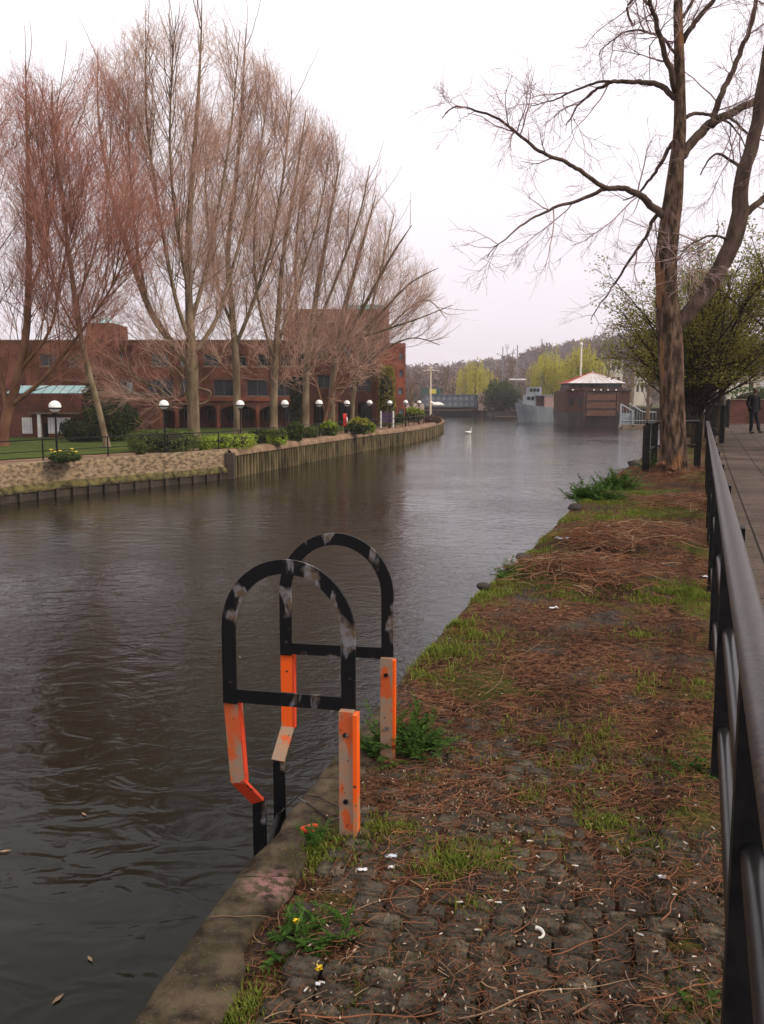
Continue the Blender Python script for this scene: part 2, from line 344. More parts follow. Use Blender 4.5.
# --- near quay wall with concrete coping (one thing)
qw = empty('quay_wall', (0, 0, 0), label='near river wall with a worn concrete edge strip running up to the ladder and beyond', cat='wall')
M['quay_brick'] = brickmat('wet_quay_brick', (0.05, 0.035, 0.025), (0.035, 0.028, 0.02), (0.03, 0.03, 0.025))
fy = np.concatenate([np.arange(-12, 1, 1.0), np.arange(1.2, 30, 0.4), np.arange(30, 240, 4)])
wb = MB(); v = []
for y in fy:
    x = float(edgeX(y)); v += [(x + 0.03, y, -5), (x + 0.03, y, -0.16)]
wb.add(v, [(2 * i, 2 * i + 1, 2 * i + 3, 2 * i + 2) for i in range(len(fy) - 1)]); part(wb, 'wall_face', M['quay_brick'], qw)
def coping_mat():
    m = mat('worn_coping', (0.020, 0.015, 0.010), (0.098, 0.074, 0.047), scale=11, rough=0.9, bump=0.9, bscale=45, bdist=0.012, coord='World'); t = m.node_tree; N = t.nodes; L = t.links
    b = N['Principled BSDF']; src = b.inputs['Base Color'].links[0].from_socket; g = N.new('ShaderNodeNewGeometry')
    def spot(scale, thr, col, prev, fac=0.8):
        n = N.new('ShaderNodeTexNoise'); n.inputs['Scale'].default_value = scale; n.inputs['Detail'].default_value = 10; L.new(g.outputs['Position'], n.inputs['Vector'])
        r = N.new('ShaderNodeMapRange'); r.inputs[1].default_value = thr; r.inputs[2].default_value = thr + 0.08; r.inputs[3].default_value = 0; r.inputs[4].default_value = fac; L.new(n.outputs[0], r.inputs[0])
        mx = N.new('ShaderNodeMixRGB'); L.new(r.outputs[0], mx.inputs[0]); L.new(prev, mx.inputs[1]); mx.inputs[2].default_value = (*col, 1); return mx.outputs[0]
    s1 = spot(5, 0.56, (0.035, 0.03, 0.018), src); s2 = spot(22, 0.6, (0.04, 0.05, 0.015), s1, 0.7); s3 = spot(160, 0.62, (0.17, 0.145, 0.11), s2, 0.6)
    # faded pink paint mark near the ladder
    c = at(270, 885); d = N.new('ShaderNodeVectorMath'); d.operation = 'DISTANCE'; L.new(g.outputs['Position'], d.inputs[0]); d.inputs[1].default_value = c
    r = N.new('ShaderNodeMapRange'); r.inputs[1].default_value = 0.11; r.inputs[2].default_value = 0.03; r.inputs[3].default_value = 0; r.inputs[4].default_value = 1; L.new(d.outputs['Value'], r.inputs[0])
    n = N.new('ShaderNodeTexNoise'); n.inputs['Scale'].default_value = 30; n.inputs['Detail'].default_value = 6; L.new(g.outputs['Position'], n.inputs['Vector'])
    r2 = N.new('ShaderNodeMapRange'); r2.inputs[1].default_value = 0.44; r2.inputs[2].default_value = 0.56; L.new(n.outputs[0], r2.inputs[0])
    mu = N.new('ShaderNodeMath'); mu.operation = 'MULTIPLY'; L.new(r.outputs[0], mu.inputs[0]); L.new(r2.outputs[0], mu.inputs[1])
    mx = N.new('ShaderNodeMixRGB'); L.new(mu.outputs[0], mx.inputs[0]); L.new(s3, mx.inputs[1]); mx.inputs[2].default_value = (0.23, 0.12, 0.115, 1)
    L.new(mx.outputs[0], b.inputs['Base Color']); return m
M['coping'] = coping_mat()
cb = MB(); joints = []
ycur = -12.0
def coping_seg(y0, y1):
    k = max(2, int((y1 - y0) / 0.06)); yy = np.linspace(y0, y1, k); v = []; prof = [(0.03, -0.16), (0.0, -0.15), (0.0, -0.02), (0.015, 0.0), (0.05, 0.003), (0.10, 0.002), (0.15, 0.003), (0.185, 0.0), (0.195, -0.01), (0.20, -0.15)]
    for y in yy:
        x = float(edgeX(y))
        chip = 0.035 * max(0, fnoise(x, y, 6, 4)) + 0.02 * max(0, fnoise(x, y, 22, 2))
        for i, (a, z) in enumerate(prof):
            zz = z + (0.004 * fnoise(x + a, y, 12, 6) if i in (3, 4, 5, 6, 7) else 0)
            aa = a + (chip if i in (1, 2, 3) else 0) + (0.05 * fnoise(y, a, 4, 8) + 0.03 * fnoise(y, a, 15, 8) if i >= 7 else 0)
            v.append((x + aa, y, zz))
    n = len(prof); i = np.arange(k - 1)[:, None] * n; j = np.arange(n - 1)[None, :]
    cb.add(v, np.stack([i + j, i + n + j, i + n + j + 1, i + j + 1], -1).reshape(-1, 4))
    for s_ in (0, k - 1):
        pass
for (a, b_) in ((-12, 0.6), (0.605, 1.9), (1.905, 2.62), (2.623, 3.35), (3.353, 4.5), (4.51, 5.8), (5.81, 7.3), (7.31, 9), (9.02, 11), (11.02, 14), (14.02, 18), (18.02, 25), (25, 60)):
    coping_seg(a, b_)
part(cb, 'coping', M['coping'], qw, smooth=True)

# --- sett paving showing through the litter
M['sett'] = mat('worn_granite_sett', (0.022, 0.019, 0.010), (0.14, 0.115, 0.085), scale=16, rough=0.9, bump=1.0, bscale=70, bdist=0.012, coord='World', rnd=(0.055, 0.046, 0.036), spec=0.1)
sb = MB(); ca, sa = math.cos(R(-13)), math.sin(R(-13)); row = 0
tmpl = bmesh.new(); bmesh.ops.create_cube(tmpl, size=1); bmesh.ops.bevel(tmpl, geom=tmpl.edges[:], offset=0.13, segments=3, affect='EDGES'); bmesh.ops.subdivide_edges(tmpl, edges=[e_ for e_ in tmpl.edges if e_.calc_length() > .3], cuts=4, use_grid_fill=True)
tmpl.verts.ensure_lookup_table(); TV = np.array([tuple(v_.co) for v_ in tmpl.verts]); TQ = [[x.index for x in f.verts] for f in tmpl.faces]; tmpl.free()
TQ4 = [f for f in TQ if len(f) == 4]; TT3 = [f for f in TQ if len(f) == 3] + [(f[0], f[i_], f[i_ + 1]) for f in TQ if len(f) > 4 for i_ in range(1, len(f) - 1)]
sr = np.random.default_rng(3)
vv = -0.4
while vv < 8.2:
    rh = 0.080 + sr.uniform(-0.004, 0.006); uu = -4 + sr.uniform(0, 0.1)
    while uu < 6:
        wd = sr.uniform(0.076, 0.112)
        cx, cy = uu + wd / 2, vv + rh / 2; X = cx * ca - cy * sa; Y = cx * sa + cy * ca
        uu += wd + sr.uniform(0.008, 0.015)
        if not (0.9 < Y < 7.2 and edgeX(Y) + 0.29 < X < fenceX(Y) + 0.2): continue
        if Y > 3.1 and sr.random() < 0.25: continue
        if sr.random() < 0.04: continue
        P_ = TV * np.array([wd, rh - 0.010, 0.06]); sh_ = sr.uniform(0, 99); P_ += np.array([[.004 * fnoise(p_[0], p_[1], 16, sh_), .004 * fnoise(p_[0], p_[1], 16, sh_ + 5), .004 * fnoise(p_[0], p_[1], 34, sh_)] for p_ in P_]); P_[:, 2] -= .35 * (P_[:, 0] ** 2 + P_[:, 1] ** 2) * 4 * .25
        a_ = sr.normal() * 0.03; tx, ty = sr.normal() * 0.022, sr.normal() * 0.022
        z = P_[:, 2] + P_[:, 0] * tx + P_[:, 1] * ty
        x = P_[:, 0] * math.cos(a_) - P_[:, 1] * math.sin(a_); y = P_[:, 0] * math.sin(a_) + P_[:, 1] * math.cos(a_)
        zt = -0.0365 + 0.010 * fnoise(X, Y, 1.5, 3) + sr.normal() * 0.0022 + (0.005 if Y > 3.2 else 0)
        sb.add(np.stack([X + x * ca - y * sa, Y + x * sa + y * ca, z + zt + 0.007], 1), TQ4, TT3, rnd=sr.random())
    vv += rh
tag(sb.build('sett_paving', M['sett'], smooth=True), kind='structure')

# --- far bank: ground sheets
BW = [(-420, 552), (-200, 527), (0, 504.6), (57, 497), (120, 490.5), (180, 484.5), (232, 478.5), (300, 464.4), (370, 450), (396, 446), (416, 442), (430, 438), (440, 434), (444, 430.5), (441, 427), (425, 424.5), (405, 423)]
BP = [at(px, py, WZ) for px, py in BW]
def offs(d, a=0, b=None):
    """bank line moved inland by d"""
    P_ = BP[a:b]; out = []
    for i, p in enumerate(P_):
        q0 = P_[max(0, i - 1)]; q1 = P_[min(len(P_) - 1, i + 1)]; t = (q1 - q0); t.z = 0; t.normalize(); out.append(Vector((p.x - t.y * d, p.y + t.x * d, 0)))
    return out
M['bank_soil'] = mat('trodden_bank_soil', (0.13, 0.075, 0.05), (0.22, 0.14, 0.09), scale=1.2, rough=1, coord='World')
M['lawn'] = mat('lawn_grass', (0.036, 0.052, 0.009), (0.072, 0.095, 0.018), scale=1.6, rough=1, coord='World', bump=0.6, bscale=40)
back = [(-40, 225), (-40, 3500), (-3000, 3500), (-3000, -60), (-60, -60)]
o0 = offs(0.25)
sheet('far_bank_ground', [(p.x, p.y) for p in o0] + [(-30, 200), (-8, 226), (48, 226), (49, 3500), (-3000, 3500), (-3000, 10), (BP[0].x, 10)], BZ - 0.02, M['bank_soil'])
o2 = offs(3.0, 0, 13)
sheet('lawn', [(p.x, p.y) for p in o2] + [(-4, 104), (-120, 104), (-120, 20), (o2[0].x, 20)], BZ + 0.02, M['lawn'])

# ================================================================ NEAR LADDER
def worn_paint(name, paint, under, under2, scale, thr, rough=0.45, dirt=(0.05, 0.035, 0.025)):
    m = bpy.data.materials.new(name); m.use_nodes = True; t = m.node_tree; N = t.nodes; L = t.links; b = N['Principled BSDF']; b.inputs['Roughness'].default_value = rough; b.inputs['Specular IOR Level'].default_value = 0.15
    g = N.new('ShaderNodeNewGeometry')
    def no(s, d=10, st=(1, 1, 1), dist=0):
        mp = N.new('ShaderNodeMapping'); mp.inputs['Scale'].default_value = st; L.new(g.outputs['Position'], mp.inputs[0])
        n = N.new('ShaderNodeTexNoise'); n.inputs['Scale'].default_value = s; n.inputs['Detail'].default_value = d; n.inputs['Distortion'].default_value = dist; L.new(mp.outputs[0], n.inputs['Vector']); return n.outputs[0]
    def mr(s, a, c): r = N.new('ShaderNodeMapRange'); r.inputs[1].default_value = a; r.inputs[2].default_value = c; L.new(s, r.inputs[0]); return r.outputs[0]
    def mix(f, a, c):
        x = N.new('ShaderNodeMixRGB'); L.new(f, x.inputs[0])
        for i, q_ in ((1, a), (2, c)):
            if isinstance(q_, tuple): x.inputs[i].default_value = (*q_, 1)
            else: L.new(q_, x.inputs[i])
        return x.outputs[0]
    u_ = mix(mr(no(35), 0.4, 0.6), under, under2)
    p1 = mix(mr(no(scale, 12, (1, 1, 0.45), 0.4), thr, thr + 0.05), paint, u_)
    p2 = mix(mr(no(38, 10), 0.66, 0.70), p1, dirt)
    L.new(p2, b.inputs['Base Color'])
    bp = N.new('ShaderNodeBump'); bp.inputs['Strength'].default_value = 0.4; bp.inputs['Distance'].default_value = 0.002; L.new(no(scale, 12, (1, 1, 0.45), 0.4), bp.inputs['Height']); L.new(bp.outputs[0], b.inputs['Normal'])
    return m
M['hoop_black'] = worn_paint('chipped_black_paint', (0.007, 0.007, 0.008), (0.17, 0.165, 0.18), (0.10, 0.07, 0.045), 11, 0.56, 0.5)
M['orange'] = worn_paint('worn_orange_paint', (0.48, 0.095, 0.028), (0.27, 0.195, 0.14), (0.33, 0.18, 0.11), 12, 0.385, 0.7)
M['orange_bright'] = worn_paint('orange_paint', (0.80, 0.11, 0.015), (0.40, 0.20, 0.11), (0.60, 0.16, 0.05), 13, 0.53, 0.5)
M['orange_red'] = worn_paint('red_orange_paint', (0.55, 0.055, 0.02), (0.30, 0.15, 0.09), (0.4, 0.10, 0.05), 9, 0.62, 0.55)
B1 = at(350, 827); B2 = at(388, 757)
U = (B2 - B1).normalized(); NV = Vector((-U.y, U.x, 0)); ZV = Vector((0, 0, 1))
lad = empty('river_ladder', (B1.x, B1.y, 0), label='black and orange steel ladder handholds, a pair of hoops over the quay edge', cat='ladder')
WH = 0.437
def bar(mb, p, q_, wdir, w_, t_, rnd=0.5):
    """flat bar from p to q: width w along wdir, thickness t across"""
    d = (q_ - p); L_ = d.length; d.normalize(); wd = (wdir - d * wdir.dot(d)).normalized(); n_ = d.cross(wd)
    mb.obox((p + q_) / 2, d * L_ / 2, wd * w_ / 2, n_ * t_ / 2, rnd=rnd)
def hoop(B, k, twist):
    n = (NV + U * twist).normalized(); fw = 0.050; th = 0.012; r0 = WH / 2; zc = 0.70; zb = 0.455
    uu_ = Vector((-n.y, n.x, 0)) * -1
    h = MB(); c = B + n * r0; prof = []
    path = [(0.0, zb - 0.03), (0.0, 0.58)] + [(r0 - r0 * math.cos(a), zc + (r0 + 0.012) * math.sin(a)) for a in np.linspace(0, math.pi, 25)] + [(2 * r0, 0.58), (2 * r0, zb - 0.03)]
    V = []
    for i, (a, z) in enumerate(path):
        p0 = path[max(0, i - 1)]; p1 = path[min(len(path) - 1, i + 1)]; tx, tz = p1[0] - p0[0], p1[1] - p0[1]; l_ = math.hypot(tx, tz); nx_, nz_ = -tz / l_, tx / l_
        for (s1, s2) in ((-1, -1), (1, -1), (1, 1), (-1, 1)):
            V.append(B + n * (a + nx_ * fw / 2 * s1) + ZV * (z + nz_ * fw / 2 * s1) + U * (th / 2 * s2 - 0.012))
    m_ = len(path); Q = [(4 * i + j, 4 * i + (j + 1) % 4, 4 * i + 4 + (j + 1) % 4, 4 * i + 4 + j) for i in range(m_ - 1) for j in range(4)] + [(0, 1, 2, 3), (4 * m_ - 1, 4 * m_ - 2, 4 * m_ - 3, 4 * m_ - 4)]
    h.add([tuple(v_) for v_ in V], Q); part(h, 'hoop', M['hoop_black'], lad)
    cbm = MB(); bar(cbm, B + n * (fw / 2 + 0.001) + ZV * zb - U * 0.012, B + n * (2 * r0 - fw / 2 - 0.001) + ZV * zb - U * 0.012, ZV, 0.048, 0.011); part(cbm, 'crossbar', M['hoop_black'], lad)
    # fixing post on the quay: a square section standing behind the hoop foot
    pb = MB(); o_ = B - U * 0.035 if k == 0 else B - U * 0.02
    tw = 0.050
    bar(pb, o_ - ZV * 0.08, o_ + ZV * 0.44, NV, tw, 0.032); pst = part(pb, 'post', M['orange'], lad)
    sb_ = MB(); bar(sb_, o_ - ZV * 0.08 - NV * (tw / 2 + (0.0075 if k == 0 else 0.0055)) + U * 0.002, o_ + ZV * 0.432 - NV * (tw / 2 + (0.0075 if k == 0 else 0.0055)) + U * 0.002, U, 0.045 if k == 0 else 0.03, 0.014 if k == 0 else 0.010); part(sb_, 'side_flange', M['orange_bright'], lad)
    for zb_ in ((.36, .12) if k == 0 else (.37, .14)):
        bo = MB(); c_ = o_ + ZV * zb_ - U * .018; bo.tube([c_, c_ - U * .008], .009, 6); part(bo, 'bolt', M['hoop_black'], lad)
    # leg on the water side: straight, cranked, then a black stringer down the wall
    Lg = B + n * (2 * r0 + 0.001)
    zk, ze = (0.125, 0.035) if k == 0 else (0.10, -0.01)
    a0 = Lg + ZV * (zb - 0.03); a1 = Lg - n * (0.02 if k == 0 else 0.0) + ZV * zk
    a2 = Lg - n * (0.075 if k == 0 else -0.012) + ZV * ze + U * (0.05 if k == 0 else -0.10)
    mats = ('orange', 'orange_red') if k == 0 else ('orange_bright', 'orange')
    l1 = MB(); bar(l1, a0, a1, n, 0.054, 0.013); part(l1, 'leg', M[mats[0]], lad)
    l2 = MB(); bar(l2, a1 + ZV * 0.004, a2, n, 0.056, 0.012); part(l2, 'cranked_bracket', M[mats[1]], lad)
    l3 = MB(); bar(l3, a2 + ZV * 0.012 + U * 0.014, Vector((a2.x, a2.y, -3.4)) + U * 0.014, n, 0.05, 0.012); part(l3, 'stringer', M['hoop_black'], lad)
    l3b = MB(); bar(l3b, a1 + n * 0.0 + U * 0.009 - NV * 0.027, a0 + U * 0.009 - NV * 0.029, U, 0.03, 0.008); part(l3b, 'leg_flange', M['orange_red'], lad)
    return a2
s1 = hoop(B1, 0, 0.0); s2 = hoop(B2, 1, -0.04)
for z in np.arange(-0.25, -2.6, -0.28):
    rg = MB(); rg.tube([Vector((s1.x, s1.y, z)) + U * 0.02, Vector((s2.x, s2.y, z)) - U * 0.0], 0.012, 8); part(rg, 'rung', M['black_paint'], lad)

# ================================================================ NEAR RAILING
M['rail_top'] = mat('worn_rail_top', (0.022, 0.018, 0.017), (0.060, 0.046, 0.037), scale=55, rough=0.38, bump=0.25, bscale=40, bdist=0.002, coord='World', lo=0.42, hi=0.68, spec=0.3, stretch=(3, 1, 1))
M['gloss_black'] = mat('gloss_black_tube', (0.006, 0.006, 0.007), (0.013, 0.012, 0.012), scale=10, rough=0.32, coord='World', spec=0.35)
fd = Vector((FS, 1, 0)).normalized(); fn = Vector((fd.y, -fd.x, 0))      # along, and to the right of, the fence
def fpt(y, off, z): return Vector((off + FS * y, y, z))
FEND = 18.6
rl = empty('railing', fpt(1.7, 0.15, 0), label='long black post and rail fence at the right edge, top rail worn grey brown', cat='railing')
tr_ = MB(); ys_ = np.linspace(-4.2, FEND, 60)
pts_ = [fpt(y, 0.118, 1.045 + 0.004 * fnoise(y, 0, 0.7)) for y in ys_]
# flattened round section
V = []; k = 16
for p in pts_:
    for j in range(k):
        a = 2 * math.pi * j / k; V.append(p + fn * 0.034 * math.cos(a) + ZV * (0.026 * math.sin(a) if math.sin(a) > 0 else 0.034 * math.sin(a)))
n_ = len(pts_); i = np.arange(n_ - 1)[:, None] * k; j = np.arange(k)[None, :]; j2 = (j + 1) % k
tr_.add([tuple(v_) for v_ in V], list(np.stack([i + j, i + k + j, i + k + j2, i + j2], -1).reshape(-1, 4))); tr_.poly([V[-k + jj] for jj in range(k)])
part(tr_, 'top_rail', M['rail_top'], rl, smooth=True)
py_ = [3.38 + 1.68 * i for i in range(-4, 10)]
for y in py_:
    p = MB(); p.obox(fpt(y, 0.142, 0.455), fn * 0.040, fd * 0.044, ZV * 0.558); part(p, 'post', M['black_paint'], rl)
for zz in (0.60, 0.20):
    for y0, y1 in zip(py_[:-1], py_[1:]):
        r_ = MB(); r_.tube([fpt(y0 + 0.0415, 0.14, zz), fpt(y0 + 0.06, 0.14, zz), fpt(y1 - 0.06, 0.14, zz), fpt(y1 - 0.0415, 0.14, zz)], 0.024, 12); part(r_, 'mid_rail' if zz > 0.4 else 'low_rail', M['gloss_black'], rl, smooth=True)
# fence return across to the river and beyond the tree
def rail_run(name, pts, label, H_=1.05, posts=None, mids=(0.55,), pr=0.045, rr=0.035, m='black_paint', cat='railing', grp=None):
    root = empty(name, pts[0], label=label, cat=cat, group=grp)
    for p_, q_ in zip(pts[:-1], pts[1:]):
        d = (q_ - p_); n__ = max(1, round(d.length / (posts or 1.7)))
        for i_ in range(n__ + (1 if q_ is pts[-1] else 0)):
            c_ = p_ + d * i_ / n__; b_ = MB(); b_.box((c_.x - pr, c_.y - pr, c_.z - 0.1), (c_.x + pr, c_.y + pr, c_.z + H_ - 0.02)); part(b_, 'post', M[m], root)
        for z in (H_,) + tuple(mids):
            b_ = MB(); b_.tube([p_ + ZV * z, q_ + ZV * z], rr if z == H_ else rr * 0.75, 8); part(b_, 'top_rail' if z == H_ else 'mid_rail', M[m], root)
    return root
e0 = fpt(FEND, 0.155, 0); t1 = at(652, 474); t2 = at(644, 480)
rail_run('fence_return', [e0 + Vector((-0.15, 0.2, 0)), at(653, 473, 0), at(645, 480, 0)], 'short dark railing passing behind the bare tree trunk to two black posts at the water', posts=2.4, pr=0.055)
g1 = at(721, 446); g2 = at(700, 438); g3 = at(690, 446)
rail_run('far_railing', [at(721, 446, 0), at(700, 436, 0)], 'dark post and rail fence beside the grey lamp column beyond the long railing', posts=3, pr=0.06, H_=1.35, mids=(0.5,))
rail_run('far_railing', [at(727, 430, 0.1), at(722, 420, 0.1)], 'far dark fence posts left of the walking person', posts=3, pr=0.06, H_=1.4, mids=(0.6,))

# ================================================================ FAR BANK
M['stone_wall'] = mat('flint_and_render_wall', (0.095, 0.068, 0.044), (0.30, 0.215, 0.135), scale=4, rough=0.95, bump=0.4, bscale=14, bdist=0.03, coord='World', lo=0.36, hi=0.62, stretch=(1, 1, 2.2))
M['algae'] = mat('green_algae_ledge', (0.030, 0.024, 0.012), (0.14, 0.115, 0.045), scale=3.5, rough=0.9, coord='World', bump=0.6, bscale=8, bdist=0.05)
M['dark_pile'] = mat('wet_timber_and_gap_shade', (0.020, 0.015, 0.011), (0.055, 0.038, 0.024), scale=2, rough=0.7, coord='World', stretch=(1, 1, 0.3))  # wet timber; also the painted shade between the sheet piles
M['steel_pile'] = mat('weathered_sheet_pile', (0.04, 0.032, 0.014), (0.16, 0.125, 0.062), scale=1.7, rough=0.85, coord='World', stretch=(1, 1, 0.4))
M['capping'] = mat('sandy_capping', (0.14, 0.085, 0.055), (0.26, 0.175, 0.115), scale=1.5, rough=0.9, coord='World', bump=0.4)
def strip(mb, line, prof):
    """sweep a (inland offset, z) profile along the bank line indices"""
    V = []; P_ = line
    for i, p in enumerate(P_):
        q0 = P_[max(0, i - 1)]; q1 = P_[min(len(P_) - 1, i + 1)]; t = (q1 - q0); t.z = 0; t.normalize(); nn = Vector((-t.y, t.x, 0))
        for (d, z) in prof: V.append((p.x + nn.x * d, p.y + nn.y * d, z))
    n = len(prof); i = np.arange(len(P_) - 1)[:, None] * n; j = np.arange(n - 1)[None, :]
    mb.add(V, np.stack([i + j, i + n + j, i + n + j + 1, i + j + 1], -1).reshape(-1, 4))
def densify(P_, s):
    out = []
    for a, b_ in zip(P_[:-1], P_[1:]):
        k = max(1, int((b_ - a).length / s)); out += [a.lerp(b_, i / k) for i in range(k)]
    return out + [P_[-1]]
La = densify(BP[:7], 0.8); Lb = densify(BP[6:], 0.45)
wa = empty('river_wall', BP[3], label='old rendered stone river wall with a green ledge and dark timbers, far left bank', cat='wall')
b_ = MB(); strip(b_, La, [(0.16, -1.98), (0.18, -1.5), (0.20, -1.18), (0.22, BZ + 0.02), (0.72, BZ + 0.03)]); part(b_, 'masonry', M['stone_wall'], wa)
b_ = MB(); strip(b_, La, [(0.0, -2.26), (0.0, -2.16), (0.05, -2.06), (0.10, -1.99), (0.19, -1.93)]); part(b_, 'ledge', M['algae'], wa)
b_ = MB(); strip(b_, La, [(0.10, -4), (0.08, -2.12)]); part(b_, 'timber_facing', M['dark_pile'], wa)
for p, q_ in zip(La[2:-1:1], La[3::1]):
    d = (q_ - p).normalized(); b_ = MB(); b_.obox(Vector((p.x, p.y, -3.0)), d * 0.06, Vector((-d.y, d.x, 0)) * 0.07, ZV * (0.80)); part(b_, 'timber_pile', M['dark_pile'], wa)
wb_ = empty('sheet_pile_wall', BP[7], label='steel sheet pile river wall with a pale capping curving away past the hedges', cat='wall')
b_ = MB(); strip(b_, Lb, [(0.42, -4), (0.42, -1.42)]); part(b_, 'gap_shade_backing', M['dark_pile'], wb_)  # plain sheet coloured dark to stand in for shade between the piles
b_ = MB(); line = densify(BP[6:], 0.43)
for i_, p in enumerate(line[:-1]):
    t = (line[i_ + 1] - p).normalized(); nn = Vector((-t.y, t.x, 0)); c_ = p + t * .14 + nn * .12
    V = []
    for z in (-4, -1.425):
        for (a_, d_) in ((-.11, .12), (-.11, -.05), (-.07, -.11), (.07, -.11), (.11, -.05), (.11, .12)): q_ = c_ + t * (a_ + .012 * math.sin(i_ * 3.3)) + nn * (d_ + .02 * math.sin(i_ * 5.1)); V.append((q_.x, q_.y, z))
    b_.add(V, [(k, (k + 1) % 6, 6 + (k + 1) % 6, 6 + k) for k in range(6)], [(6, 6 + k, 7 + k) for k in range(1, 5)])
part(b_, 'sheet_piling', M['steel_pile'], wb_)
b_ = MB(); strip(b_, Lb, [(0.43, -1.43), (-0.06, -1.43), (-0.06, -1.36), (0.0, -1.20), (0.15, BZ + 0.02), (0.7, BZ + 0.03)]); part(b_, 'capping', M['capping'], wb_)
b_ = MB(); p = BP[6]; b_.box((p.x - 0.25, p.y - 0.3, -4), (p.x + 0.15, p.y + 0.2, -1.25)); part(b_, 'end_pile', M['dark_pile'], wb_)

# far railing along the wall
rl2 = empty('waterside_railing', at(57, 465, BZ), label='thin dark railing along the top of the far river wall below the globe lamps', cat='railing')
ln = [Vector((p.x, p.y, BZ)) for p in offs(0.75, 0, 14)]
dl = densify(ln, 2.6)
for p in dl[2:90]:
    b_ = MB(); b_.box((p.x - 0.025, p.y - 0.025, BZ), (p.x + 0.025, p.y + 0.025, BZ + 0.93)); part(b_, 'post', M['black_paint'], rl2)
for zz, nm in ((0.93, 'top_rail'), (0.45, 'mid_rail')):
    b_ = MB(); b_.tube([p + ZV * zz for p in dl], 0.028 if zz > 0.5 else 0.018, 5); part(b_, nm, M['black_paint'], rl2)

# globe lamps
M['globe'] = mat('opal_globe', (0.80, 0.79, 0.77), rough=0.25)
M['lamp_base'] = mat('globe_underside', (0.20, 0.19, 0.19), rough=0.4)
LAMPS = [(57, 406.7, 12.2), (165.5, 404.8, 9.7), (240.6, 404.4, 8.5), (285.5, 403.9, 7.9), (319.2, 403.4, 7.2), (347, 403.5, 6.4), (369.7, 403.1, 6.0), (389.5, 403.1, 5.4), (405.4, 402.5, 5.0), (419, 402.7, 4.6), (430.5, 402.6, 4.1)]
wl = [Vector((p.x, p.y, 0)) for p in offs(1.2, 0, 14)]
def on_line(px):
    best = None
    for a, c in zip(wl[:-1], wl[1:]):
        for t in np.linspace(0, 1, 60):
            p = a.lerp(c, t); dep = p.y * CT + (EYE - BZ) * ST; x = 382 + FPX * p.x / dep
            if best is None or abs(x - px) < best[0]: best = (abs(x - px), p)
    return best[1]
lamp_lab = ['globe lamp on black post nearest the left edge, in front of the lattice panels', 'white globe lamp between the leaning trunk and the big forked tree', 'white globe lamp against the pale trunk by the bright yellow green hedge', 'white globe lamp above the square clipped bright hedge',
            'white globe lamp just right of the third slim trunk', 'white globe lamp directly above the red lifebuoy stand', 'white globe lamp above the yellow topped bush', 'white globe lamp in front of the yellow green climber on the brick corner',
            'small white globe lamp by the corner of the set back brick block', 'small white globe lamp above the round pale green bush', 'last tiny white globe lamp beside the white flag mast']
lamps = []
for (px, py, dd), lb in zip(LAMPS, lamp_lab):
    p = on_line(px); dep = p.y * CT + EYE * ST
    root = empty('globe_lamp', (p.x, p.y, BZ), label=lb, cat='street lamp', group='globe lamps along the far river wall')
    g_ = atY(px, py, p.y); zc = g_.z - BZ; r = 0.245; r = dd / 2 * dep / FPX
    base = (p.x, p.y, BZ)
    b_ = MB(); b_.lathe(base, [(0.09, 0), (0.09, 0.25), (0.05, 0.3), (0.04, zc - r * 1.25)], 10); part(b_, 'pole', M['black_paint'], root)
    b_ = MB(); b_.lathe(base, [(r * math.cos(a), zc + r * math.sin(a)) for a in np.linspace(-0.12, math.pi / 2 - 0.01, 8)] , 20); part(b_, 'globe_top', M['globe'], root, smooth=True)
    b_ = MB(); b_.lathe(base, [(r * 1.06, zc - 0.04), (r * 1.06, zc - 0.10), (r * 0.9, zc - 0.10)], 20); part(b_, 'band', M['black_paint'], root)
    b_ = MB(); b_.lathe(base, [(0.04, zc - r * 1.1)] + [(r * 0.97 * math.cos(a), zc + r * 0.97 * math.sin(a)) for a in np.linspace(-1.3, -0.28, 6)], 20); part(b_, 'globe_bowl', M['globe'], root, smooth=True)
    b_ = MB(); b_.lathe(base, [(0.04, zc - r * 1.35), (0.12, zc - r * 1.2), (0.12, zc - r * 0.98), (0.05, zc - r * 0.9)], 10); part(b_, 'collar', M['black_paint'], root)

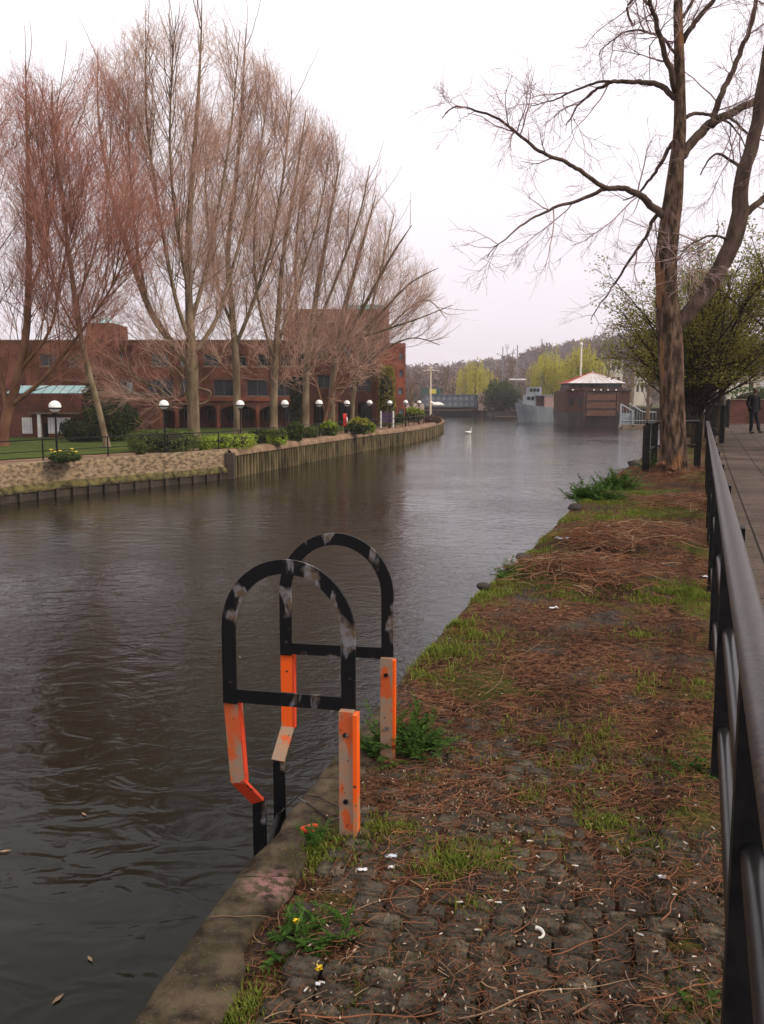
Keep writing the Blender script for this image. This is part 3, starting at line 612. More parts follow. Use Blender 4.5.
# ================================================================ BUILDINGS
def wall_with_openings(mb, x0, x1, z0, z1, y, t, openings):
    """front wall in plane y (thickness t behind it) with rectangular holes, as butted boxes"""
    xs = sorted({x0, x1, *[v_ for o in openings for v_ in (max(x0, o[0]), min(x1, o[1]))]})
    for a, c in zip(xs[:-1], xs[1:]):
        cur = z0; m_ = (a + c) / 2
        for o in sorted([o for o in openings if o[0] <= m_ <= o[1]], key=lambda o: o[2]):
            if o[2] > cur: mb.box((a, y, cur), (c, y + t, o[2]))
            cur = max(cur, o[3])
        if cur < z1: mb.box((a, y, cur), (c, y + t, z1))
def window(root, o, y, glass='dark_glass', frame=True, bars=1):
    x0, x1, z0, z1 = o
    f = MB(); w_ = 0.07
    f.box((x0, y + 0.14, z0), (x0 + w_, y + 0.22, z1)); f.box((x1 - w_, y + 0.14, z0), (x1, y + 0.22, z1)); f.box((x0 + w_, y + 0.14, z0), (x1 - w_, y + 0.22, z0 + w_)); f.box((x0 + w_, y + 0.14, z1 - w_), (x1 - w_, y + 0.22, z1))
    for k in range(bars):
        xm = x0 + (x1 - x0) * (k + 1) / (bars + 1); f.box((xm - 0.03, y + 0.145, z0 + w_), (xm + 0.03, y + 0.215, z1 - w_))
    wo_ = part(f, 'window', M['frame'], root)
    g = MB(); g.box((x0 + w_ * 0.5, y + 0.17, z0 + w_ * 0.5), (x1 - w_ * 0.5, y + 0.19, z1 - w_ * 0.5)); gb = MB(); 
    c_ = wo_; base = Vector(root.location); gg = MB(); gg.v = [a - np.array(base) for a in g.v]; gg.q = g.q; gg.t = g.t; gg.r = g.r; gg.n = g.n
    gg.build('pane', M[glass], wo_)
def FX(px, Y, z=1.5): return (px - 382) / FPX * (Y * CT + (EYE - z) * ST)
def FZ(py, Y):
    return atY(382, py, Y).z
Y0 = 82.0
bw = empty('brick_hotel', (FX(150, Y0), Y0, BZ), label='long red brick building with a ground floor arcade behind the poplars', cat='building')
zt = FZ(341, Y0); zl = FZ(404, Y0); ops = []
up = [(42, 58), (69, 82), (116, 124), (153, 170), (181, 187), (205, 220), (232, 247), (258, 272), (281, 292)]
lo_ = [(117, 126), (149, 173), (181, 200), (214, 234), (247, 268), (277, 293)]
wins = [(FX(a, Y0), FX(b2, Y0), FZ(366, Y0), FZ(354, Y0)) for a, b2 in up] + [(FX(a, Y0), FX(b2, Y0), FZ(396, Y0), FZ(380, Y0)) for a, b2 in lo_]
arc = [(140, 174), (178, 216), (220, 256), (259, 296)]
arcs = [(FX(a, Y0), FX(b2, Y0), BZ, FZ(405, Y0)) for a, b2 in arc]
b_ = MB(); wall_with_openings(b_, FX(-160, Y0), FX(298, Y0), BZ - 0.2, zt, Y0, 0.35, wins + arcs)
part(b_, 'wall', M['brick'], bw)
b_ = MB(); b_.box((FX(-160, Y0), Y0 + 0.36, zt - 0.9), (FX(298, Y0), Y0 + 14, zt - 0.6)); b_.box((FX(-160, Y0) , Y0 + 14.01, BZ), (FX(298, Y0), Y0 + 14.3, zt)); part(b_, 'roof', M['concrete'], bw)
b_ = MB(); b_.box((FX(-160, Y0) - 0.05, Y0 - 0.06, zt + 0.003), (FX(298, Y0), Y0 + 0.42, zt + 0.12)); part(b_, 'parapet_coping', M['capping'], bw)
b_ = MB(); b_.box((FX(138, Y0), Y0 - 0.12, FZ(401, Y0)), (FX(298, Y0), Y0 - 0.003, FZ(397, Y0))); part(b_, 'string_course', M['brick_bright'], bw)
b_ = MB(); b_.box((FX(138, Y0), Y0 + 3.0, BZ), (FX(298, Y0), Y0 + 3.2, FZ(405, Y0) + 0.1)); b_.box((FX(138, Y0), Y0 + 0.37, FZ(405, Y0) + 0.1), (FX(298, Y0), Y0 + 3.2, FZ(405, Y0) + 0.3)); part(b_, 'arcade_back_wall', M['brick'], bw)
for o in wins: window(bw, o, Y0, 'pale_glass' if (o[1] - o[0]) < 1.0 else 'dark_glass')
for a in (148, 158, 184, 207, 226, 244, 263, 284): window(bw, (FX(a, Y0 + 3), FX(a + 9, Y0 + 3), BZ + 0.5, FZ(409, Y0 + 3)), Y0 + 2.8, 'dark_glass')
for o in wins:
    s_ = MB(); s_.box((o[0] - .1, Y0 - .07, o[2] - .12), (o[1] + .1, Y0 + .12, o[2] - .003)); part(s_, 'sill', M['capping'], bw)
for xa in (30, 62, 90, 136, 177, 201, 237, 274):
    s_ = MB(); x = FX(xa, Y0); s_.box((x - .22, Y0 - .16, FZ(396.5, Y0) + .05), (x + .22, Y0 - .003, zt - .25)); part(s_, 'pier', M['brick'], bw)
# arched soffits in the arcade
for k, (x0, x1, z0, z1) in enumerate(arcs):
    if k in (1,):
        xm = (x0 + x1) / 2; halves = [(x0, xm - 0.15), (xm + 0.15, x1)]
        c_ = MB(); c_.box((xm - 0.15, Y0, z0), (xm + 0.15, Y0 + 0.34, z1 - 0.003)); part(c_, 'column', M['brick_bright'], bw)
    else: halves = [(x0, x1)]
    for (h0, h1) in halves:
        s_ = MB(); n = 10; rr = (h1 - h0) / 2; hgt = min(0.75, rr)
        for side in (0, 1):
            xa = [h0 + rr - rr * math.cos(math.pi / 2 * i / n) if not side else h1 - rr + rr * math.cos(math.pi / 2 * i / n) for i in range(n + 1)]
            za = [z1 - hgt + hgt * math.sin(math.pi / 2 * i / n) for i in range(n + 1)]
            for i in range(n):
                xx = sorted((xa[i], xa[i + 1])); s_.add([(xx[0], Y0 + 0.02, z1), (xx[1], Y0 + 0.02, z1), (xa[i + 1] if not side else xa[i], Y0 + 0.02, za[i + 1] if not side else za[i]), (xa[i] if not side else xa[i + 1], Y0 + 0.02, za[i] if not side else za[i + 1]),
                    (xx[0], Y0 + 0.3, z1), (xx[1], Y0 + 0.3, z1), (xa[i + 1] if not side else xa[i], Y0 + 0.3, za[i + 1] if not side else za[i]), (xa[i] if not side else xa[i + 1], Y0 + 0.3, za[i] if not side else za[i + 1])], [(0, 1, 2, 3), (4, 7, 6, 5), (3, 2, 6, 7)])
        part(s_, 'arch', M['brick'], bw)
for xa in (176, 218, 257.5):
    c_ = MB(); x = FX(xa, Y0); c_.box((x - 0.13, Y0 - 0.08, BZ), (x + 0.13, Y0 - 0.004, FZ(406, Y0))); part(c_, 'pilaster', M['brick_bright'], bw)
# stair tower
c_ = MB(); c_.box((FX(94, Y0), Y0 - 1.5, BZ), (FX(121, Y0), Y0 - 0.002, FZ(323, Y0 - 1.5))); c_.box((FX(94, Y0), Y0 + 0.36, zt), (FX(121, Y0), Y0 + 3, FZ(323, Y0 - 1.5))); part(c_, 'stair_tower', M['brick'], bw)
c_ = MB(); x0, x1 = FX(98, Y0), FX(117, Y0); zz = FZ(323, Y0 - 1.5)
c_.add([(x0, Y0 - 1.4, zz), (x1, Y0 - 1.4, zz), (x1, Y0 + 2.8, zz), (x0, Y0 + 2.8, zz), (x0 + .5, Y0 + 0.2, zz + .6), (x1 - .5, Y0 + 0.2, zz + .6)], [(0, 1, 5, 4), (2, 3, 4, 5)], [(1, 2, 5), (3, 0, 4)]); part(c_, 'tower_cap', M['teal'], bw)
window(bw, (FX(117.5, Y0 - 3), FX(125.5, Y0 - 3), FZ(396, Y0 - 1.7), FZ(381, Y0 - 1.7)), Y0 - 0.3, 'pale_glass', bars=0)
# low front wing with sloping teal glazing and white lattice panels
Y1 = 62.0
lw = empty('low_brick_wing', (FX(40, Y1), Y1, BZ), label='low brick front wing with a sloping teal glass roof strip and white lattice panels', cat='building')
c_ = MB(); xl, xr = FX(-60, Y1), FX(88, Y1); doorx = (FX(42, Y1), FX(47, Y1)); wall_with_openings(c_, xl, xr, BZ, FZ(394, Y1), Y1, 0.3, [(doorx[0], doorx[1], BZ, FZ(423, Y1))]); c_.box((xr, Y1, BZ), (xr + 0.3, Y0 - 0.003, FZ(394, Y1))); part(c_, 'wall', M['brick'], lw)
c_ = MB(); z0, z1 = FZ(393.5, Y1), FZ(385.5, Y1 + 1.6) - .25
n = 9
for i in range(n):
    a = FX(6, Y1) + (FX(86, Y1) - FX(6, Y1)) * i / n; b2 = FX(6, Y1) + (FX(86, Y1) - FX(6, Y1)) * (i + 1) / n - 0.06
    c_.add([(a, Y1 + 0.05, z0 + .02), (b2, Y1 + 0.05, z0 + .02), (b2, Y1 + 1.6, z1 + 0.25), (a, Y1 + 1.6, z1 + .25), (a, Y1 + 0.1, z0 - .03), (b2, Y1 + 0.1, z0 - .03), (b2, Y1 + 1.65, z1 + .2), (a, Y1 + 1.65, z1 + .2)], [(0, 1, 2, 3), (4, 7, 6, 5), (0, 4, 5, 1), (1, 5, 6, 2), (3, 0, 4, 7)], rnd=i / 9)
part(c_, 'glazed_roof', M['teal'], lw)
c_ = MB(); c_.box((xl, Y1 + 1.7, z0), (xr, Y0 - .01, z0 + 0.2)); part(c_, 'flat_roof', M['concrete'], lw)
for (a, b2) in ((48, 58), (59.5, 69.5), (22, 31)):
    c_ = MB(); x0, x1 = FX(a, Y1), FX(b2, Y1); z0, z1 = FZ(437, Y1) + 0.0, FZ(418, Y1); z0 = max(z0, BZ + 0.3)
    if a == 22: pass
    n = 3; m_ = 4
    for i in range(n + 1): xx = x0 + (x1 - x0) * i / n; c_.box((xx - .035, Y1 - .12, z0), (xx + .035, Y1 - .05, z1))
    for i in range(m_ + 1): zz = z0 + (z1 - z0) * i / m_; c_.box((x0 - .03, Y1 - .115, zz - .03), (x1 + .03, Y1 - .055, zz + .03))
    for i in range(n):
        for j_ in range(m_):
            A = Vector((x0 + (x1 - x0) * i / n, Y1 - .085, z0 + (z1 - z0) * j_ / m_)); Bp = Vector((x0 + (x1 - x0) * (i + 1) / n, Y1 - .085, z0 + (z1 - z0) * (j_ + 1) / m_))
            bar(c_, A, Bp, Vector((0, 1, 0)), .035, .05); bar(c_, Vector((Bp.x, A.y, A.z)), Vector((A.x, A.y, Bp.z)), Vector((0, 1, 0)), .044, .044)
    part(c_, 'lattice_panel', M['white_paint'], lw)
c_ = MB(); x = FX(40.5, Y1); c_.box((x - .11, Y1 - .5, BZ), (x + .11, Y1 - .3, FZ(414, Y1))); part(c_, 'pale_column', M['white_paint'], lw)
c_ = MB(); c_.box((FX(30, Y1), Y1 - .6, FZ(414, Y1)), (FX(80, Y1), Y1 - .01, FZ(412.5, Y1))); part(c_, 'canopy_slab', M['concrete'], lw)
c_ = MB(); c_.box((doorx[0], Y1 + .15, BZ), (doorx[1], Y1 + .2, FZ(423, Y1))); part(c_, 'door', M['dark_glass'], lw)
# tower block
Y2 = 90.0
tb = empty('brick_block', (FX(340, Y2), Y2, BZ), label='tall four storey red brick block with a bright corner pier at the right end', cat='building')
zt2 = FZ(309, Y2); x0, x1 = FX(284, Y2), FX(376, Y2)
w2 = [(FX(a, Y2), FX(b2, Y2), FZ(d, Y2), FZ(c, Y2)) for a, b2, c, d in ((305, 313, 329, 337), (344, 352, 346, 359), (318, 328, 347, 359), (366, 373, 352, 360), (300, 309, 350, 360), (318, 330, 375, 388), (343, 352, 375, 388), (350, 371, 374, 391), (298, 310, 376, 389), (334, 340, 326, 334), (357, 364, 328, 336))]
w2 = [o for o in w2 if True]
g2_ = [(FX(313, Y2), FX(324, Y2), BZ, FZ(403, Y2)), (FX(338, Y2), FX(355, Y2), BZ, FZ(402, Y2)), (FX(358, Y2), FX(372, Y2), BZ, FZ(402, Y2))]
w2.pop(6)
c_ = MB(); wall_with_openings(c_, x0, x1, BZ - .2, zt2, Y2, .35, w2 + g2_); c_.box((x0, Y2 + .36, BZ), (x0 + .35, Y2 + 16, zt2)); c_.box((x0 + .36, Y2 + 15.6, BZ), (FX(389, Y2) - 0.01, Y2 + 16, zt2)); part(c_, 'wall', M['brick'], tb)
c_ = MB(); c_.box((x1 + .004, Y2 - .35, BZ), (FX(389, Y2), Y2 + 15.5, zt2 - .002)); part(c_, 'corner_pier', M['brick_bright'], tb)
c_ = MB(); c_.box((x0 + .36, Y2 + .36, zt2 - .7), (x1, Y2 + 15.5, zt2 - .4)); part(c_, 'roof', M['concrete'], tb)
c_ = MB(); c_.box((FX(345, Y2), Y2 + 1.5, zt2 - .39), (FX(384, Y2), Y2 + 8, FZ(303, Y2))); part(c_, 'rooftop_plant_room', M['teal'], tb)
c_ = MB(); c_.box((x0, Y2 + 3, BZ), (x1, Y2 + 3.2, FZ(402, Y2) + .1)); part(c_, 'recess_wall', M['brick'], tb)
for o in w2: window(tb, o, Y2, 'pale_glass' if o[1] - o[0] < .9 else 'dark_glass')
for o in g2_: window(tb, (o[0] + .3, o[1] - .1, BZ + .05, o[3] - .15), Y2 + 1.2, 'dark_glass', bars=1)
Y3 = 104.0
sbk = empty('set_back_block', (FX(398, Y3), Y3, BZ), label='lower set back red brick block just right of the tall block', cat='building')
c_ = MB(); w3 = [(FX(a, Y3), FX(b2, Y3), FZ(d, Y3), FZ(c, Y3)) for a, b2, c, d in ((398, 403, 388, 395), (399, 403, 353, 360), (399, 403, 370, 377), (399, 404, 409, 418))]
wall_with_openings(c_, FX(380, Y3), FX(405.5, Y3), BZ, FZ(343, Y3), Y3, .35, w3); c_.box((FX(405.5, Y3) - .35, Y3 + .36, BZ), (FX(405.5, Y3), Y3 + 14, FZ(343, Y3))); part(c_, 'wall', M['brick_bright'], sbk)
c_ = MB(); c_.box((FX(380, Y3), Y3 + .36, FZ(343, Y3) - .5), (FX(405.5, Y3) - .36, Y3 + 14, FZ(343, Y3) - .2)); part(c_, 'roof', M['concrete'], sbk)
for o in w3: window(sbk, o, Y3, 'pale_glass', bars=0)

# ================================================================ TREES
def unit(v): return v / (np.linalg.norm(v) + 1e-12)
def grow_line(p, d, L_, n, wander, up, rg):
    pts = [np.array(p, float)]; d = unit(np.array(d, float)); st = L_ / n
    for i in range(n):
        d = unit(d + rg.normal(size=3) * wander + np.array([0, 0, up]) / n); pts.append(pts[-1] + d * st)
    return np.array(pts)
def sprout(acc, pts, r0, r1, lv, spec, rg, start=0.15, tips=None, envelope=None, pool=None, deep=2):
    """python recursion for the big levels, the fine ones in one batch"""
    top = pool is None
    if top: pool = []
    _sprout(acc, pts, r0, r1, lv, spec, rg, start, envelope, pool, deep)
    if top and pool:
        tl = [] if tips is not None else None
        batch(acc[-1], np.array(pool), spec[deep:], rg, .1, tl, envelope)
        if tl: tips.extend(np.vstack(tl))
def _sprout(acc, pts, r0, r1, lv, spec, rg, start, envelope, pool, deep):
    """side shoots along a limb; spec[lv] = (per metre, length lo, hi, angle lo, hi deg, segs, wander, up, radius, sides)"""
    pm_, l0, l1, a0, a1, n, wd, up, rr, sides, ai = spec[lv]
    seg = np.linalg.norm(np.diff(pts, axis=0), axis=1); cum = np.concatenate([[0], np.cumsum(seg)]); T_ = cum[-1]
    cnt = rg.poisson(pm_ * T_ * (1 - start))
    for _ in range(cnt):
        f = start + (1 - start) * rg.random() ** 0.85; s = f * T_; i = min(len(pts) - 2, int(np.searchsorted(cum, s)) - 1); i = max(i, 0)
        t = (s - cum[i]) / (seg[i] + 1e-9); p = pts[i] * (1 - t) + pts[i + 1] * t; d = unit(pts[i + 1] - pts[i])
        side = unit(np.cross(d, rg.normal(size=3))); ang = math.radians(rg.uniform(a0, a1)); nd = d * math.cos(ang) + side * math.sin(ang)
        L_ = rg.uniform(l0, l1) * (1.05 - 0.55 * f)
        if envelope is not None and not envelope(p + nd * L_): 
            if rg.random() < 0.85: continue
        q_ = grow_line(p, nd, L_, n, wd, up, rg)
        ra = min(rr, (r0 * (1 - f) + r1 * f) * 0.8); rads = np.linspace(ra, max(ra * 0.35, spec[-1][8] * 0.6), len(q_))
        acc[min(ai, len(acc) - 1)].tube(q_, rads, sides, rnd=rg.random(), cap=False)
        if lv + 1 >= deep: pool.append(q_)
        else: _sprout(acc, q_, ra, ra * 0.35, lv + 1, spec, rg, 0.1, envelope, pool, deep)
def tubes_batch(acc, P, R0, R1, k, rg):
    """many thin tubes at once: P (K, m, 3), radii from R0 to R1"""
    K, m, _ = P.shape; t = np.gradient(P, axis=1); t /= np.linalg.norm(t, axis=2, keepdims=True) + 1e-12
    ref = rg.normal(size=(K, 1, 3)); a = np.cross(t, ref); a /= np.linalg.norm(a, axis=2, keepdims=True) + 1e-12; b = np.cross(t, a)
    th = np.arange(k) * 2 * math.pi / k; rad = (R0[:, None] + (R1 - R0)[:, None] * np.linspace(0, 1, m)[None, :])[:, :, None, None]
    V = P[:, :, None, :] + rad * (np.cos(th)[None, None, :, None] * a[:, :, None, :] + np.sin(th)[None, None, :, None] * b[:, :, None, :])
    base = np.arange(K)[:, None, None] * (m * k) + np.arange(m - 1)[None, :, None] * k; j = np.arange(k)[None, None, :]; j2 = (j + 1) % k
    Q = np.stack([base + j, base + j2, base + k + j2, base + k + j], -1).reshape(-1, 4)
    acc.add(V.reshape(-1, 3), Q, rnd=np.repeat(rg.random(K), m * k))
def batch(acc, lines, spec, rg, start=0.1, tips=None, envelope=None):
    """fine twigs on a set of equal-length polylines (M, n, 3), level after level"""
    P = lines
    for lv, (pm_, l0, l1, a0, a1, n, wd, up, rr, sides, ai) in enumerate(spec):
        if not len(P): return
        M_, m = P.shape[:2]; seg = np.linalg.norm(np.diff(P, axis=1), axis=2); T_ = seg.sum(1); cnt = rg.poisson(pm_ * T_ * (1 - start)); idx = np.repeat(np.arange(M_), cnt); K = len(idx)
        if not K: return
        f = (start + (1 - start) * rg.random(K) ** 0.85) * (m - 1) * 0.9999; i = f.astype(int); fr = (f - i)[:, None]; A = P[idx, i]; B_ = P[idx, i + 1]; p = A * (1 - fr) + B_ * fr
        d = B_ - A; d /= np.linalg.norm(d, axis=1, keepdims=True) + 1e-12; sd = np.cross(d, rg.normal(size=(K, 3))); sd /= np.linalg.norm(sd, axis=1, keepdims=True) + 1e-12
        an = np.radians(rg.uniform(a0, a1, K))[:, None]; nd = d * np.cos(an) + sd * np.sin(an); L_ = rg.uniform(l0, l1, K) * (1.05 - .5 * f / (m - 1))
        pts = [p]; 
        for s in range(n):
            nd = nd + rg.normal(size=(K, 3)) * wd + np.array([0, 0, up / n]); nd /= np.linalg.norm(nd, axis=1, keepdims=True); pts.append(pts[-1] + nd * (L_ / n)[:, None])
        C = np.stack(pts, 1)
        if envelope is not None:
            keep = envelope(C[:, -1]) | (rg.random(K) < .15); C = C[keep]; K = len(C)
        tubes_batch(acc, C, np.full(K, rr), np.full(K, rr * .45), sides, rg)
        if tips is not None and lv == len(spec) - 1: tips.append(C[:, -1]); tips.append(C[:, n // 2])
        P = C
def smooth_line(P_, sub=5):
    """Catmull-Rom through control points (n, k)"""
    P_ = np.array(P_, float); n = len(P_); out = []
    for i in range(n - 1):
        p0 = P_[max(0, i - 1)]; p1 = P_[i]; p2 = P_[i + 1]; p3 = P_[min(n - 1, i + 2)]
        for t in np.linspace(0, 1, sub, endpoint=False):
            out.append(0.5 * ((2 * p1) + (p2 - p0) * t + (2 * p0 - 5 * p1 + 4 * p2 - p3) * t * t + (3 * p1 - p0 - 3 * p2 + p3) * t ** 3))
    out.append(P_[-1]); return np.array(out)
def limb_from_px(poly, Y, slope=0.0, base=None):
    """polyline of (px, py, width px) at depth Y (growing away by slope per metre climbed) -> points, radii"""
    L_ = []
    z0 = None; D_ = Y
    for (px, py, wp) in poly:
        p = atY(px, py, Y)
        if z0 is None: z0 = (p.z, p.x)
        run = math.hypot(p.z - z0[0], p.x - z0[1]); yy = Y + slope * run; p = atY(px, py, yy)
        L_.append((p.x, p.y, p.z, wp * yy / FPX / 2))
    S = smooth_line(L_); return S[:, :3], np.maximum(S[:, 3], 0.008)
BARK_L = mat('grey_brown_poplar_bark', (0.10, 0.068, 0.040), (0.22, 0.165, 0.105), scale=2.5, rough=0.95, coord='World', stretch=(1, 1, 0.35), bump=0.6, bscale=12, bdist=0.03)
BARK_RED = mat('ruddy_bark', (0.13, 0.060, 0.034), (0.23, 0.125, 0.07), scale=2.0, rough=0.95, coord='World', stretch=(1, 1, 0.35))
TWIG_RED = mat('reddish_twigs', (0.44, 0.20, 0.14), rnd=(0.27, 0.13, 0.095), rough=0.9)
TWIG_BR = mat('brown_twigs', (0.54, 0.35, 0.26), rnd=(0.34, 0.21, 0.16), rough=0.9)
def poplar(name, Y, limbs, label, seed, spec, bark, twig, env=None, auto=None, slopes=None, group='tall bare trees on the far bank'):
    rg = np.random.default_rng(seed); b0 = limbs[0][0]; p0 = atY(b0[0], b0[1], Y)
    root = empty(name, (p0.x, p0.y, BZ), label=label, cat='tree', group=group)
    tk, cr = MB(), MB(); allp = []
    for i, l in enumerate(limbs):
        sl_ = (slopes[i] if slopes else (0 if i == 0 else rg.uniform(-0.35, 0.35)))
        pts, rad = limb_from_px(l, Y, sl_); rad = rad * (.84 if i == 0 else .72)
        if i == 0: pts[0][2] = min(pts[0][2], BZ - 0.1)
        tk.tube(pts, rad, 9 if i == 0 else 6, rnd=rg.random()); allp.append((pts, rad))
        if i == 0:      # root flare
            tk.tube([pts[0] + (0, 0, -0.1), pts[0] + (0, 0, 0.25), pts[0] + (pts[min(4, len(pts) - 1)] - pts[0]) * 0.25 + (0, 0, .3)], [rad[0] * 1.5, rad[0] * 1.18, rad[0] * 1.0], 9, rnd=0.5, cap=False)
    for (pts, rad) in allp:
        sprout([tk, cr], pts, rad[0], rad[-1], 0, spec, rg, 0.2 if pts is allp[0][0] else 0.08, envelope=env)
    if spec is SP: sprout([tk, cr], allp[0][0][:max(6, int(len(allp[0][0]) * .55))], .12, .06, 0, SPLOW, rg, .3, envelope=env)
    part(tk, 'trunk', bark, root, smooth=True); part(cr, 'crown', twig, root)
    return root
# (per metre, len lo, hi, angle lo, hi, segs, wander, up, radius, sides, accumulator)
SP = [(1.9, 2.5, 8.5, 14, 42, 9, 0.07, 0.65, 0.030, 4, 0), (2.1, 1.2, 4.2, 16, 52, 5, 0.10, 0.5, 0.013, 3, 1), (2.6, 0.8, 2.2, 18, 52, 2, 0.10, 0.28, 0.0078, 3, 1), (2.5, 0.45, 1.3, 20, 52, 1, 0.12, 0.15, 0.0064, 3, 1)]
SPLOW = [(1.8, 3.0, 8.0, 45, 80, 8, 0.08, 0.75, 0.030, 4, 0)] + SP[1:]
def env_px(poly):
    """keep shoots inside the crown outline (px, py of the outline, seen from the quay)"""
    xs = np.array([a for a, _ in poly], float); ysv = np.array([b for _, b in poly], float)
    def f(p):
        p = np.asarray(p); dep = p[..., 1] * CT - (p[..., 2] - EYE) * ST; x = 382 + FPX * p[..., 0] / dep; y = 512 - FPX * (p[..., 1] * ST + (p[..., 2] - EYE) * CT) / dep
        return (y > np.interp(x, xs, ysv) + 34 * (np.modf(np.abs(p[..., 0] * 7.31 + p[..., 1] * 3.7 + np.floor(p[..., 2] * 1.3) * 1.91))[0]) ** 2) & (y < 428)
    return f
OUT = env_px([(-300, 60), (-20, 58), (30, 55), (60, 75), (85, 40), (105, 18), (150, 5), (190, -8), (235, 5), (262, 40), (290, 70), (330, 110), (360, 150), (395, 195), (420, 235), (440, 268), (452, 300), (456, 340), (457, 500)])
poplar('bare_tree', 50, [[(3, 447, 13), (6, 420, 12), (14, 392, 11), (25, 340, 9), (28, 300, 8), (29, 240, 7), (28, 170, 5), (26, 100, 2.5), (26, 66, 1)], [(8, 412, 9), (0, 370, 7), (-8, 300, 5), (-14, 200, 3), (-16, 110, 1)],
    [(12, 405, 7), (40, 382, 5.5), (75, 340, 4), (110, 290, 2.5), (128, 250, 1.2)], [(27, 300, 5), (44, 250, 4), (55, 180, 3), (60, 110, 1.2)], [(20, 370, 5), (50, 330, 4), (62, 270, 3), (80, 200, 1.2)]],
    'ruddy bare tree at the left edge, forking low behind the railing', 11, SP, BARK_RED, TWIG_RED, OUT)
poplar('bare_tree', 49, [[(107, 446, 7.5), (99, 410, 7), (86, 360, 6.5), (77, 315, 6), (70, 260, 5), (62, 200, 4), (54, 140, 3), (52, 80, 1)], [(76, 305, 4), (95, 250, 3), (108, 180, 2), (112, 110, 1)], [(68, 250, 4), (50, 210, 3), (38, 150, 2), (34, 90, 1)], [(82, 340, 4), (60, 300, 3), (42, 250, 2), (30, 200, 1)]],
    'slim bare tree leaning left between the lattice panels and the dark bushes', 12, SP, BARK_L, TWIG_RED, OUT)
poplar('bare_tree', 55, [[(194, 442, 16), (193, 400, 14), (192, 368, 15), (191, 345, 12), (189, 300, 9), (188, 250, 8), (192, 180, 6), (198, 100, 4), (201, 40, 2), (202, -2, .8)],
    [(190, 365, 11), (168, 338, 10), (150, 310, 9), (135, 270, 8), (120, 225, 6.5), (106, 170, 4.5), (98, 110, 3), (98, 50, 1)],
    [(191, 345, 7), (176, 300, 6), (164, 240, 5), (154, 180, 4), (146, 110, 3), (146, 30, 1)], [(192, 320, 7), (206, 270, 6), (220, 200, 4.5), (232, 120, 3), (240, 30, 1)],
    [(188, 290, 6), (176, 220, 5), (170, 150, 3.5), (172, 70, 2), (176, 15, 1)], [(195, 352, 7), (216, 320, 6), (232, 270, 5), (248, 210, 3.5), (262, 140, 2), (270, 70, 1)],
    [(190, 392, 5), (172, 398, 4), (158, 388, 3.5), (140, 380, 2.5), (120, 362, 1)], [(196, 388, 5), (210, 392, 4), (206, 402, 3), (192, 403, 3), (182, 390, 2), (176, 376, 1)], [(148, 305, 5), (136, 240, 4), (130, 170, 3), (128, 90, 1)]],
    'largest pale bare tree, forked into many rising limbs, behind the second globe lamp', 13, SP, BARK_L, TWIG_BR, OUT)
poplar('bare_tree', 62, [[(238, 437, 10), (237, 400, 9), (236, 360, 8.5), (232, 310, 7), (228, 250, 6), (236, 180, 4.5), (242, 100, 3), (246, 30, 1)], [(236, 345, 6), (254, 300, 5), (272, 240, 4), (284, 170, 3), (292, 90, 1)], [(234, 330, 5), (216, 280, 4), (206, 210, 3), (206, 130, 1.2)]],
    'bare tree with a pale straight trunk right of the largest tree', 14, SP, BARK_L, TWIG_BR, OUT)
poplar('bare_tree', 67, [[(274, 434, 9.5), (274, 400, 9), (275, 370, 8), (278, 320, 6.5), (284, 250, 5), (296, 180, 3.5), (306, 110, 1.2)], [(276, 350, 6), (296, 290, 4.5), (318, 220, 3), (330, 150, 1.2)], [(275, 360, 5), (260, 310, 4), (254, 240, 3), (262, 150, 1.2)]],
    'bare tree between the clipped bright hedge and the dark round bush', 15, SP, BARK_L, TWIG_BR, OUT)
poplar('bare_tree', 71, [[(306, 432, 9), (306, 400, 8.5), (307, 365, 7.5), (314, 310, 6), (326, 240, 4.5), (340, 160, 1.2)], [(307, 350, 5), (332, 290, 4), (358, 220, 2.5), (370, 165, 1)], [(306, 360, 5), (296, 300, 4), (298, 220, 2.5), (312, 130, 1)]],
    'bare tree with a dark trunk beside a strip of ivy', 16, SP, BARK_L, TWIG_BR, OUT)
poplar('bare_tree', 75, [[(332, 431, 9), (332, 400, 8), (334, 370, 7), (342, 320, 6), (358, 260, 4), (376, 195, 1.2)], [(334, 360, 6), (362, 310, 5), (392, 255, 3), (412, 225, 1)], [(336, 352, 5), (372, 322, 4), (408, 285, 2.6), (438, 268, 1)], [(338, 345, 5), (384, 330, 3.5), (420, 318, 2.2), (452, 305, 1)]],
    'bare tree spreading right over the tall brick block corner', 17, SP, BARK_L, TWIG_BR, OUT)
poplar('bare_tree', 84, [[(352, 428, 5), (354, 390, 5), (360, 350, 4), (376, 290, 3), (394, 215, 1)], [(356, 370, 4), (386, 330, 3), (424, 300, 2), (446, 318, 1)], [(355, 378, 3), (380, 352, 2.5), (412, 338, 2), (440, 345, 1)]],
    'slim farthest bare tree of the row before the bright corner pier', 18, SP, BARK_L, TWIG_BR, OUT)
poplar('bare_tree', 60, [[(-70, 436, 12), (-72, 380, 11), (-66, 300, 8), (-60, 200, 5), (-56, 80, 1)], [(-70, 350, 7), (-40, 290, 5), (-20, 200, 3), (-10, 90, 1)], [(-70, 350, 7), (-100, 280, 5), (-120, 180, 3), (-124, 100, 1)]],
    'ruddy bare tree, only its crown showing at the far left edge', 19, SP, BARK_RED, TWIG_RED, OUT)
